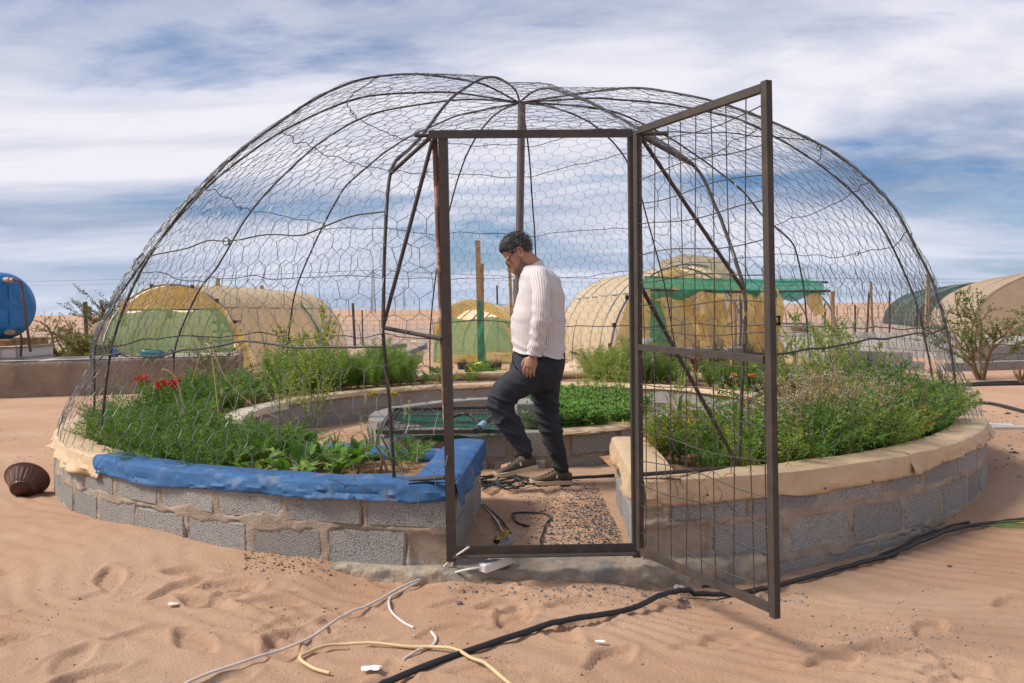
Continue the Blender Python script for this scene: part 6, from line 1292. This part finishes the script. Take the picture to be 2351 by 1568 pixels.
sb = MB(); p = at_y(1483, 838, 14.3); U, T = np.meshgrid(np.linspace(0, 2*math.pi, 21)[:-1], np.linspace(0, 1, 12), indexing='ij'); rr = .15*(1-.25*T**2)*(1+.08*np.sin(U*5+T*4)); sb.grid(np.stack([p[0]+rr*np.cos(U), 14.3+rr*.7*np.sin(U), .1+T*.66], -1), closed_u=True); tag(obj('white_sack', sb, M('sack_white', (0.52, 0.53, 0.55), 0.8, 0.1, 9), smooth=True, base=(p[0], 14.3, .1)), 'upright white woven sack behind the gate hinge post', 'sack')
at_px('aloe_plant', [aloe_mesh('aloe_plant', 170, 12, .5)], [(2165, 890)], 'pale green aloe just outside the dome, below the small tree', 'aloe', None, (.9, .95), 0.0)
at_px('aloe_plant', [aloe_mesh('aloe_plant', 171, 18, .4, [ALOER, ALOER])], [(2345, 880)], 'reddish brown aloe at the photo edge', 'aloe', None, (.9, .95), 0.0)

# ------------------------------------------------------------------ stakes, fence, pylons
def stake(x0, y0, x1, y1, Y, r_, mat, label, name='wooden_stake', cat='stake'):
    a, b = at_y(x0, y0, Y), at_y(x1, y1, Y); b[2] = min(b[2], 0.0)-.05; mb = MB()
    if mat is WOOD: mb.bar(b, a, r_*2, r_*1.4, up=(0, 1, 0))
    else: mb.tube([b, a], r_, 7)
    return tag(obj(name, mb, mat, base=(b[0], b[1], 0)), label, cat)
stake(1097, 552, 1103, 857, 16.6, .05, WOOD, 'tallest wooden stake seen through the doorway'); stake(1106, 605, 1108, 857, 16.7, .04, WOOD, 'wooden stake with a green net strip, beside the tallest stake')
stake(1170, 612, 1180, 850, 17.6, .035, WOOD, 'thin wooden stake close left of the man'); stake(1181, 640, 1184, 850, 17.7, .03, WOOD, 'shorter thin stake touching the man in view')
stake(1999, 646, 2003, 760, 43.0, .06, WOOD, 'thick wooden stake standing in the open sand beyond the bare hoops'); stake(2131, 628, 2127, 764, 40.0, .085, WOOD, 'thick wooden stake in front of the dark green tunnel'); stake(1911, 669, 1912, 752, 30.0, .07, WOOD, 'slim wooden stake beside the bare hoops')
stake(2042, 668, 2042, 730, 36.0, .04, REBAR, 'dark thin fence post left of the dark tunnel', 'iron_stake'); stake(1995, 672, 1990, 748, 38.0, .05, REBAR, 'leaning dark post next to the thick wooden stake', 'iron_stake')
stake(195, 693, 200, 790, 24.0, .06, REBAR, 'dark iron post among the bushes by the basin', 'iron_stake'); stake(810, 696, 815, 785, 30.0, .05, REBAR, 'thin iron rod in the sand beyond the fennel', 'iron_stake'); stake(1141, 655, 1143, 700, 26, .03, REBAR, 'thin black rod above the small greenhouse', 'iron_stake')
stake(500, 640, 501, 668, 19.5, .04, WOOD, 'stake end poking above the tan greenhouse ridge'); stake(601, 655, 602, 680, 21.5, .04, WOOD, 'second stake end above the rear of the tan greenhouse')
stake(1963, 700, 1964, 760, 34, .04, REBAR, 'thin rod in the sand between the hoops and the thick stake', 'iron_stake')
p0, p1 = at_y(1101, 690, 16.5), at_y(1107, 858, 16.5); P = np.zeros((14, 4, 3))
for i, u in enumerate(np.linspace(0, 1, 14)):
    for j, w_ in enumerate((-.05, -.015, .02, .055)): P[i, j] = p0+(p1-p0)*u+np.array([w_*(1+1.2*u*u), -.03-.03*math.sin(i+j), 0])
mb = MB(); mb.grid(P); tag(obj('net_strip', mb, GNET2, smooth=True, base=(p1[0], 16.5, 0)), 'green net strip hanging on the stake seen through the doorway', 'net strip')
fence = thing('wire_fence', 'thin square-mesh wire fence running across the far sand', 'fence', (0, 34, 0))
mbw = MB(); fx = np.arange(-19, 30, .3); base_y = 34.0
za = np.zeros_like(fx); mbw.segs(np.stack([fx, za+base_y, za], 1), np.stack([fx, za+base_y, za+1.3], 1), .0045)
for z in np.arange(.05, 1.31, .2): mbw.segs(np.array([[-19, base_y, z]]), np.array([[30, base_y, z]]), .0045)
o = obj('wire_mesh', mbw, DWIRE, fence); o['kind'] = 'stuff'
for x in np.arange(-18, 30, 3.9): mb = MB(); mb.tube([(x, base_y, -.1), (x, base_y, 1.5)], .03, 6); obj('post', mb, REBAR, fence)
LAT = M('pylon_steel', (0.28, 0.30, 0.33), 0.6, 0.1)
def pylon(x, ytop, Y, label):
    t_ = at_y(x, ytop, Y); g0 = gz(t_[0], Y); H_ = t_[2]-g0; py_ = thing('power_pylon', label, 'pylon', (t_[0], Y, g0)); mb = MB(); w0, w1 = H_*.045, H_*.02; k = 12
    lv_ = np.linspace(0, 1, k); c = [(-1, -1), (1, -1), (1, 1), (-1, 1)]
    def pt_(i, q): w = w0+(w1-w0)*q; return np.array([t_[0]+c[i][0]*w, Y+c[i][1]*w, g0+H_*q])
    for i in range(4): mb.segs([pt_(i, 0)], [pt_(i, 1)], H_*.008)
    obj('leg_frame', mb, LAT, py_); mb = MB()
    for a, b in zip(lv_[:-1], lv_[1:]):
        for i in range(4): mb.segs([pt_(i, a)], [pt_((i+1) % 4, b)], H_*.005); mb.segs([pt_(i, b)], [pt_((i+1) % 4, b)], H_*.005)
    obj('bracing', mb, LAT, py_); mb = MB(); tp = np.array([t_[0], Y, g0+H_])
    for s in (-1, 1): mb.segs([tp-np.array([0, 0, H_*.1])], [tp+np.array([s*H_*.13, 0, H_*.02])], H_*.008); mb.segs([tp+np.array([s*H_*.13, 0, H_*.02])], [tp+np.array([-s*H_*.0, 0, H_*.02])], H_*.006)
    obj('cross_arm', mb, LAT, py_); return tp, H_
ends = [pylon(856, 622, 260, 'lattice power pylon left of the doorway, nearest of three'), pylon(927, 660, 420, 'smaller distant lattice pylon right of the nearest one'), pylon(1854, 640, 330, 'distant pylon above the green awning end')]
for k, (dx_, dz_) in enumerate(((-1.6, .3), (1.6, .3), (0, -1.2))):
    a = ends[0][0]+np.array([dx_, 0, dz_]); b = ends[2][0]+np.array([dx_, 0, dz_]); c_ = a+np.array([-260, 40, 1.0]); d_ = b+np.array([240, 30, 1.0]); P = []
    for u, v in ((c_, a), (a, b), (b, d_)):
        for q in np.linspace(0, 1, 14)[:-1]: P.append(u+(v-u)*q-np.array([0, 0, 4*q*(1-q)*1.6]))
    mb = MB(); mb.tube(P, .045, 4); tag(obj('power_line', mb, GREYP, base=a), ['upper power cable crossing the sky behind the dome', 'second power cable just beside the upper one', 'lowest of the three power cables behind the dome'][k], 'power line')
# ------------------------------------------------------------------ sand heap with a bird, litter, seedling pots
hc_ = at_z(1345, 872, 0.0); U, T = np.meshgrid(np.linspace(0, 2*math.pi, 60), np.linspace(0, 1, 24), indexing='ij'); rr = T*1.0; X = hc_[0]+rr*np.cos(U)*.9; Y = hc_[1]+.4+rr*np.sin(U)*.8; Z = .5*np.clip(1-T, 0, 1)**1.1-.04+n2(X, Y, 5, 4, 70)*.09*(1-T*.6)
mb = MB(); mb.grid(np.stack([X, Y, Z], -1), flip=True); tag(obj('sand_heap', mb, M('heap', (0.56, 0.37, 0.26), 0.95, 0.2, 9, 0.8, 40, second=(0.66, 0.52, 0.42), sec_scale=8), smooth=True, base=(hc_[0], hc_[1], 0)), 'lumpy heap of pale sand and rubble right behind the man', 'sand heap')
bp_ = at_y(1320, 817, hc_[1]-.05); bird = MB(); add_closed(bird, limb_grid([bp_+np.array([.10, 0, .005]), bp_+np.array([.06, 0, .03]), bp_+np.array([0, 0, .045]), bp_+np.array([-.05, 0, .06]), bp_+np.array([-.075, 0, .075]), bp_+np.array([-.1, 0, .07])], (.004, .016, .032, .026, .017, .003), (.008, .02, .03, .024, .016, .003), 12)[0])
for s in (-.012, .012): bird.tube([bp_+np.array([0, s, .02]), bp_+np.array([0, s, -.03])], .003, 5)
tag(obj('bird', bird, M('bird_feathers', (0.13, 0.11, 0.09), 0.8, 0.3, 60), smooth=True, base=bp_), 'small brown bird perched on the sand heap', 'bird')
def scrap(x, y, col, label, s=.12, Y=None, name='plastic_scrap', lift=.0):
    p = at_g(x, y) if Y is None else at_y(x, y, Y); U, T = np.meshgrid(np.linspace(-1, 1, 8), np.linspace(-1, 1, 6), indexing='ij'); mb = MB(); q = np.stack([p[0]+U*s, p[1]+T*s*.5, p[2]+.012+s*.35*np.abs(fbm(np.stack([U*1.7+x, T*1.7, U*0], -1), 3, 3))+lift], -1); q[..., 0] += fbm(np.stack([T*3+x, U, U*0], -1), 2, 5)*s*.4; mb.grid(q)
    return tag(obj(name, mb, M('scrap_%02d%02d%02d' % tuple(int(c*99) for c in col), col, 0.6, 0.1), smooth=True, base=p), label, 'litter')
scrap(909, 774, (.6, .03, .08), 'pink-red plastic scrap on the far sand beyond the fennel', .22); scrap(976, 779, (.6, .02, .03), 'red plastic scrap on the far sand beside the door post', .24); scrap(864, 776, (.05, .2, .5), 'blue plastic scrap on the far sand beyond the fennel', .16)
scrap(925, 792, (.7, .7, .7), 'white scrap in the far litter beyond the block rows', .16); scrap(950, 785, (.65, .66, .7), 'pale scrap in the far litter near the red scrap', .2); scrap(1378, 1480, (.75, .75, .73), 'torn white scrap on the foreground sand right of the hose', .018); scrap(850, 1543, (.74, .74, .73), 'crushed white plastic piece beside the black hose', .035); scrap(398, 1393, (.72, .68, .6), 'small white shell-like scrap on the rippled sand', .022); scrap(146, 1010, (.72, .72, .72), 'white tissue scrap on the sand beside the tan frill', .03)
cd = MB(); p = at_g(2290, 973, .006); R_ = rotz(-.35); cd.box(p, (.26, .12, .006), R_); 
for k in range(5): cd.box(p+R_@np.array([-.09+.045*k, .01, .0045]), (.022, .05, .002), R_ @ rotz(.3*(k % 3)), mi=1)
tag(obj('printed_card', cd, [WHITEP, M('card_cyan', (0.03, 0.32, 0.5), 0.5)], base=p), 'white printed card with cyan marks lying on the sand outside the rim', 'card')
st = MB(); p = at_g(2335, 982, .01); st.box(p, (.5, .14, .03), rotz(-.1)); tag(obj('flat_stone', st, CEM, base=p), 'flat grey slab lying beside the printed card', 'slab')
for k, (x, y, mat_) in enumerate(((1062, 848, BLACKP), (1078, 855, BLACKP), (1125, 852, BLACKP), (1140, 848, BLACKP))):
    p = at_z(x, y, .0); mb = MB(); mb.lathe([(0, .01), (.1, 0), (.13, .16), (.115, .16), (.1, .13), (0, .13)], c=p, n=12); n_ = 50; mb.kites(p+np.array([0, 0, .13])+R3(n_, .05)*np.array([1, 1, .1]), R3(n_)*.6+np.array([0, 0, .8]), R3(n_), .14, .012, 1); tag(obj('seedling_pot', mb, [mat_, DRYB], base=p), ['black pot of dry seedlings farthest from the man in the row', 'black pot of dry seedlings below the yellow bottle', 'black pot of dry seedlings right of the stakes', 'black pot of dry seedlings nearest the man'][k], 'pot')
p = at_y(1093, 842, 16.0); mb = MB(); mb.lathe([(0, -.12), (.06, -.12), (.07, .02), (.05, .09), (.02, .12), (.02, .15), (0, .15)], c=p, n=12, rot=roty(.9)); tag(obj('yellow_bottle', mb, M('bottle_yellow', (0.7, 0.5, 0.02), 0.4), smooth=True, base=p), 'yellow bottle tipped on the seedling pots beside the stakes', 'bottle')
# pipes on the right and through the bed
def hose(name, pts, r_, mat, label, cat, ground=True, lift=0.0, n=8, sides=8):
    P = np.array([at_g(x, y, r_*.75+lift) if ground else np.array(q) for q, (x, y) in zip(pts, [(q[0], q[1]) for q in pts])]); Q = spline(P, n)
    if ground:
        g_ = gzv(Q[:, 0], Q[:, 1]); k_ = 13; pad = np.concatenate([np.full(k_//2, g_[0]), g_, np.full(k_//2, g_[-1])]); ga = np.convolve(pad, np.ones(k_)/k_, 'valid'); gm = np.array([pad[i:i+k_].max() for i in range(len(g_))]); Q[:, 2] = ga*.1+gm*.9+r_*.7+lift
    mb = MB(); mb.tube(Q, r_, sides); return tag(obj(name, mb, mat, smooth=True, base=Q[0]), label, cat)
hose('black_pipe', [(1975, 882), (2080, 884), (2180, 885), (2260, 880), (2400, 876)], .03, BLACKP, 'black pipe on the sand below the small tree', 'pipe'); hose('black_pipe', [(2150, 888), (2250, 884), (2400, 881)], .022, BLACKP, 'thinner black pipe lying along the pipe below the small tree', 'pipe')
hose('black_pipe', [(2223, 925), (2270, 926), (2310, 935), (2400, 958)], .022, BLACKP, 'black pipe curving away from the dome at the photo edge', 'pipe')
P = [at_z(1700, 935, .40), at_z(1783, 884, .42), at_z(1871, 848, .44), at_z(1963, 836, .44), at_z(2046, 842, .40)]; mb = MB(); mb.tube(spline(P, 8), .022, 8); tag(obj('bed_pipe', mb, BLACKP, smooth=True, base=P[0]), 'black pipe bowed up out of the bed right of the gate', 'pipe')
# ------------------------------------------------------------------ cables and things in front
hose('thick_hose', [(800, 1600), (880, 1566), (1000, 1521), (1130, 1479), (1290, 1443), (1450, 1402), (1560, 1380), (1650, 1371), (1760, 1350), (1900, 1318), (2050, 1274), (2200, 1222), (2351, 1199), (2500, 1185)], .0115, BLACKP, 'thick black hose crossing the foreground sand under the gate', 'hose', sides=12)
hose('thin_hose', [(2020, 1278), (2060, 1258), (2110, 1236), (2170, 1216), (2225, 1197)], .007, BLACKP, 'short thin black hose behind the thick hose near the wall', 'hose')
WCAB = M('white_cable', (0.60, 0.55, 0.50), 0.5, 0.1); YCAB = M('cream_cable', (0.60, 0.44, 0.24), 0.5, 0.1)
hose('white_cable', [(400, 1585), (480, 1555), (560, 1524), (700, 1470), (790, 1420), (870, 1378), (940, 1348), (1000, 1325), (1040, 1318)], .0055, WCAB, 'long white cable running from the photo edge to the socket strip', 'cable', lift=.008)
hose('white_cable', [(1005, 1322), (960, 1345), (905, 1370), (893, 1382), (899, 1406), (925, 1428), (950, 1441)], .0055, WCAB, 'shorter white cable curling beside the long one', 'cable'); hose('white_cable', [(990, 1457), (1001, 1468), (991, 1483), (963, 1496), (926, 1517)], .0055, WCAB, 'hooked end of white cable lying on the sand', 'cable')
hose('cream_cable', [(757, 1545), (730, 1538), (707, 1528), (689, 1513), (702, 1500), (757, 1486), (844, 1478), (932, 1484), (993, 1488), (1043, 1495), (1081, 1510), (1118, 1531), (1150, 1552), (1190, 1590)], .0065, YCAB, 'cream cable looping over the thick black hose', 'cable', lift=.006)
P = [at_g(1000, 1328, .01), at_g(1030, 1300, .05)+np.array([0, 0, .02]), at_y(1076, 1256, 3.56)]; mb = MB(); mb.tube(spline(P, 6), .0055, 8); tag(obj('cable_end', mb, WCAB, smooth=True, base=P[0]), 'cut white cable end leaning against the door sill', 'cable')
mb = MB(); P = [at_g(985, 1336, .012), at_g(1003, 1320, .02)]; mb.tube(P, .0075, 8); tag(obj('blue_tape', mb, M('tape_blue', (0.02, 0.12, 0.45), 0.4), smooth=True, base=P[0]), 'blue tape wrapped round the white cables', 'tape')
hose('black_cable', [(1158, 1291), (1193, 1299), (1238, 1297), (1261, 1288), (1256, 1272), (1242, 1252), (1246, 1225), (1256, 1205), (1265, 1193), (1253, 1181), (1218, 1177), (1183, 1182), (1176, 1188), (1188, 1198), (1213, 1208)], .006, BLACKP, 'black cable looping on the sand inside the doorway', 'cable')
hose('black_cable', [(1331, 1268), (1381, 1277), (1431, 1287), (1468, 1303), (1506, 1323), (1540, 1340), (1580, 1348), (1640, 1346)], .006, BLACKP, 'black cable running out over the footing below the gate', 'cable')
hose('white_cable', [(1103, 1156), (1123, 1175), (1143, 1208), (1161, 1233)], .006, WCAB, 'white cable lying along the block wall inside the doorway', 'cable'); hose('black_cable', [(1110, 1160), (1143, 1193), (1168, 1215), (1177, 1238)], .006, BLACKP, 'black cable beside the white one inside the doorway', 'cable')
hose('black_cable', [(1255, 1104), (1330, 1100), (1410, 1093)], .012, BLACKP, 'straight black pipe behind the standing shoe', 'pipe')
TG = M('green_black_cable', (0.02, 0.032, 0.03), 0.5, 0.2)
for k in range(7):
    cx_, cy_ = rnd.uniform(1125, 1200), rnd.uniform(1098, 1112); n_ = 14; a = np.linspace(0, 6.28*rnd.uniform(.7, 1.3), n_)+rnd.uniform(0, 6); pts = [(cx_+math.cos(q)*rnd.uniform(40, 58), cy_+math.sin(q)*rnd.uniform(6, 12)) for q in a]; hose('cable_coil', pts, .0055, TG, 'dark cable coil tangled on the sand at the lifted shoe', 'cable', lift=.004*k, n=4, sides=6)['group'] = 'tangled cables at the shoe'
# socket strip
P = [at_g(1030, 1319, .006), at_z(1065, 1309, .06), at_z(1103, 1303, .072)]; mb = MB(); mb.tube(spline(P, 6), .0055, 8); tag(obj('strip_lead', mb, WCAB, smooth=True, base=P[0]), 'white lead entering the end of the socket strip', 'cable')
_e0, _e1 = at_z(1170, 1284, .075), at_z(1104, 1303, .075); p = (_e0+_e1)/2-np.array([0, 0, .02]); ang = math.atan2((_e0-_e1)[1], (_e0-_e1)[0]); R_ = rotz(ang) @ roty(-.06); sp = thing('socket_strip', 'white power socket strip lying on the footing in the doorway', 'power strip', p)
mb = MB(); n_ = 32; th = np.arange(n_)/n_*2*math.pi; cx, sy = sell(th, 7); c0 = p+np.array([0, 0, .02]); rings = [np.stack([cx*.085*k_, sy*.03*k_, np.full(n_, z_)], 1) for k_, z_ in ((.96, -.018), (1.0, -.014), (1.0, .012), (.95, .02))]
V = np.array(rings) @ R_.T + c0; mb.grid(V, closed_v=True, flip=True); mb.add(V[-1], [tuple(range(n_))]); obj('body', mb, WHITEP, sp)
for k in range(3):
    q = c0+R_@np.array([-.052+.052*k, 0, .0205]); mb = MB(); mb.lathe([(.021, .0), (.023, .002), (.02, .003), (.019, -.004+.005), (0, .001)], c=q, n=20, rot=R_); o = obj('socket', mb, M('socket_grey', (0.45, 0.44, 0.42), 0.5), sp, True)
    for s in (-1, 1): mb = MB(); mb.lathe([(.0028, .0), (.0028, .0035), (0, .0035)], c=q+R_@np.array([s*.008, s*.004, 0]), n=8, rot=R_); obj('pin_hole', mb, M('pin_hole', (0.12, 0.02, 0.02), 0.6), o)
# plug wrapped in a yellow and clear bag
p = at_g(1161, 1247, .02); mb = MB(); n_ = 26; mb.kites(p+R3(n_, .012), R3(n_)+np.array([0, 0, .5]), R3(n_), .05, .03, 0, bend=.4); n_ = 14; mb.kites(p+np.array([-.005, 0, .02])+R3(n_, .008), R3(n_)*np.array([1, .6, .6])+np.array([0, 0, .4]), R3(n_), .055, .02, 1, bend=.4); tag(obj('plastic_bag', mb, [M('clear_bag', (0.55, 0.56, 0.6), 0.3, transp=.3), M('yellow_bag', (0.75, 0.48, 0.02), 0.4, transl=.2)], base=p), 'knotted yellow and clear plastic bag round the cable joint', 'plastic bag')
p = at_g(1147, 1246, .022); mb = MB(); mb.lathe([(0, 0), (.016, 0), (.018, .004), (.016, .03), (0, .034)], c=p, n=14, rot=roty(-1.2)); 
for s in (-1, 1): mb.tube([p+np.array([-.002, s*.008, .0]), p+np.array([-.02, s*.008, -.006])], .0024, 6, mi=1)
tag(obj('plug', mb, [BLACKP, WIRE], smooth=True, base=p), 'black two-pin plug lying beside the yellow bag', 'plug')
# brown pot lying on its side
p = at_g(50, 1140, .0); rot = rotz(.15) @ rotx(math.radians(-60)); c0 = p+np.array([0, .03, .078]); pot = thing('fallen_pot', 'brown fluted plastic plant pot tipped over in the sand', 'plant pot', p); PB = M('pot_plastic', (0.115, 0.055, 0.038), 0.45, 0.12, 6, spec=0.4)
def fl(rr, th, z): k = sstep(-.0, .02, (z+.055)/.92)*(1-sstep(.095, .11, (z+.055)/.92)); return rr-k*.004*(np.sin(th*22) > 0)
mb = MB(); zz = [(.02, -.001), (.078, 0), (.08, .012), (.092, .025)]+[(.092+.05*q, .025+.085*q) for q in np.linspace(.15, 1, 7)]+[(.15, .118), (.158, .122), (.158, .132), (.15, .133), (.14, .112), (.085, .02), (.02, .012)]; mb.lathe([(r_*.92, z*.92-.055) for r_, z in zz], c=c0, n=88, rot=rot, flute=fl); obj('shell', mb, PB, pot)
mb = MB(); mb.lathe([(.0, 0), (.068, 0), (.07, -.003), (.0, -.004)], c=c0+rot@np.array([0, 0, -.0565]), n=24, rot=rot); obj('base_plate', mb, M('pot_base', (0.085, 0.035, 0.022), 0.5), pot, True)
# cut reeds by the wall
p = at_g(2240, 1205, .01); mb = MB(); n_ = 16; a = rng.normal(-.35, .25, n_); mb.kites(p+np.stack([rng.uniform(0, .12, n_), rng.uniform(-.03, .03, n_), rng.uniform(0, .02, n_)], 1), np.stack([np.cos(a), np.sin(a), rng.uniform(-.02, .1, n_)], 1), np.tile([[0, .3, 1.]], (n_, 1)), rng.uniform(.1, .28, n_), .007, 0, bend=.1); tag(obj('cut_reeds', mb, LEAF('reed', (0.13, 0.19, 0.06)), base=p), 'small bunch of cut green reeds lying by the thick hose', 'reeds')
# ------------------------------------------------------------------ gravel and debris
def pebbles(name, pts, size, mats, label, seed):
    r_ = np.random.default_rng(seed); ico = np.array([[1, 0, 0], [-1, 0, 0], [0, 1, 0], [0, -1, 0], [0, 0, 1], [0, 0, -1.0]]); F = np.array([(0, 2, 4), (2, 1, 4), (1, 3, 4), (3, 0, 4), (2, 0, 5), (1, 2, 5), (3, 1, 5), (0, 3, 5)]); n = len(pts); s = size*r_.lognormal(0, .45, n)
    V = ico[None]*r_.uniform(.5, 1.2, (n, 6, 1))*s[:, None, None]*np.array([1.25, 1, .6]); a = r_.uniform(0, 6.28, n); c, q = np.cos(a), np.sin(a); X = V[..., 0]*c[:, None]-V[..., 1]*q[:, None]; Y = V[..., 0]*q[:, None]+V[..., 1]*c[:, None]; V = np.stack([X, Y, V[..., 2]], -1)+pts[:, None]; mb = MB(); mi = r_.integers(0, len(mats), n)
    for i in range(len(mats)): k = np.where(mi == i)[0]; mb.add(V[k].reshape(-1, 3), (np.arange(len(k))[:, None, None]*6+F[None]).reshape(-1, 3), i)
    return tag(obj(name, mb, mats, base=pts.mean(0)), label, 'gravel', kind='stuff')
PEB = [M('black_grit', (0.035, 0.037, 0.042), 0.7, 0.3, 30), M('dark_grey_grit', (0.10, 0.105, 0.115), 0.8, 0.3, 30), M('grey_grit', (0.22, 0.215, 0.21), 0.85, 0.3, 30)]
def scat(n, f):
    out = []
    while len(out) < n:
        x, y, w = f()
        if rnd.random() < w: out.append((x, y))
    P = np.array(out); return np.stack([P[:, 0], P[:, 1], gzv(P[:, 0], P[:, 1])+.001], 1)
def f1(): x = rnd.uniform(-.2, .57); y = rnd.uniform(3.85, 5.7); return x, y, np.clip((x+.05)/.5, .02, 1)**1.5*np.clip(1.2-abs(y-4.5), .1, 1)
pebbles('path_gravel', scat(5200, f1), .0036, PEB[:2]+[PEB[0]], 'black gravel strewn over the sand in the doorway', 3)
def f2(): x = rnd.uniform(-2.2, 2.8); y = rnd.uniform(2.35, 3.8); return x, y, (.04+.9*max(0, math.sin(x*3.1+math.sin(y*4.3))*math.sin(y*3.7+1.3*math.sin(x*2.2))*.8))*(1 if x > .2 else .35)
pebbles('sand_grit', scat(2300, f2), .0026, PEB+[PEB[0], M('pale_grit', (0.55, 0.47, 0.38), 0.9)], 'dark grit scattered over the foreground sand', 4)
def f3(): a = rnd.gauss(0, 1); x = rnd.uniform(-.3, 1.3); y = 3.62-abs(rnd.gauss(0, .12)); return x, y, 1
pebbles('footing_gravel', scat(300, f3), .007, PEB[1:], 'broken grey concrete gravel along the footing', 5)
def f4(): x = rnd.uniform(3.5, 7); y = rnd.uniform(4.5, 9.5); return x, y, .2+.8*max(0, math.sin(x*2.1+math.sin(y*1.3))*math.sin(y*1.7))
pebbles('outer_grit', scat(1500, f4), .011, PEB, 'dark grit on the sand outside the far rim', 6)
def f5(): x = rnd.uniform(-6, -3.6); y = rnd.uniform(4, 9); return x, y, .3
pebbles('side_grit', scat(350, f5), .007, PEB[:2]+[M('brown_grit', (0.2, 0.12, 0.07), 0.9)], 'sparse brown grit on the rippled sand', 7)
_d = np.array([at_g(rnd.uniform(560, 760), rnd.gauss(1275, 22), .004) for _ in range(420)]); pebbles('plant_debris', _d, .0042, [M('brown_grit', (0, 0, 0)), DRYB, M('debris_dark', (0.13, 0.085, 0.05), 0.9)], 'brown plant debris on the sand below the block wall', 8)
for k, (x, y, s_) in enumerate(((1560, 1352, .03), (1430, 1338, .025), (2180, 1300, .012), (1055, 1376, .014), (1185, 1120, .02))):
    p = at_g(x, y, s_*.3); mb = MB(); U, T = np.meshgrid(np.linspace(0, 2*math.pi, 15)[:-1], np.linspace(0.05, .95, 8), indexing='ij'); q = np.stack([np.cos(U)*np.sin(T*math.pi), np.sin(U)*np.sin(T*math.pi)*.8, np.cos(T*math.pi)*.6], -1); q = q*(1+.35*fbm(q*1.8+k*9, 3, 5))[..., None]*s_; mb.grid(q+p, closed_u=True, flip=True); tag(obj('stone', mb, CEM if k < 2 else PEB[1], smooth=False, base=p), ['pale lump of concrete on the sand under the gate rail', 'lump of concrete against the footing below the sill', 'small dark stone on the sand in front of the curved wall', 'dark stone beside the white cables', 'round grey stone next to the tangled cables'][k], 'stone')
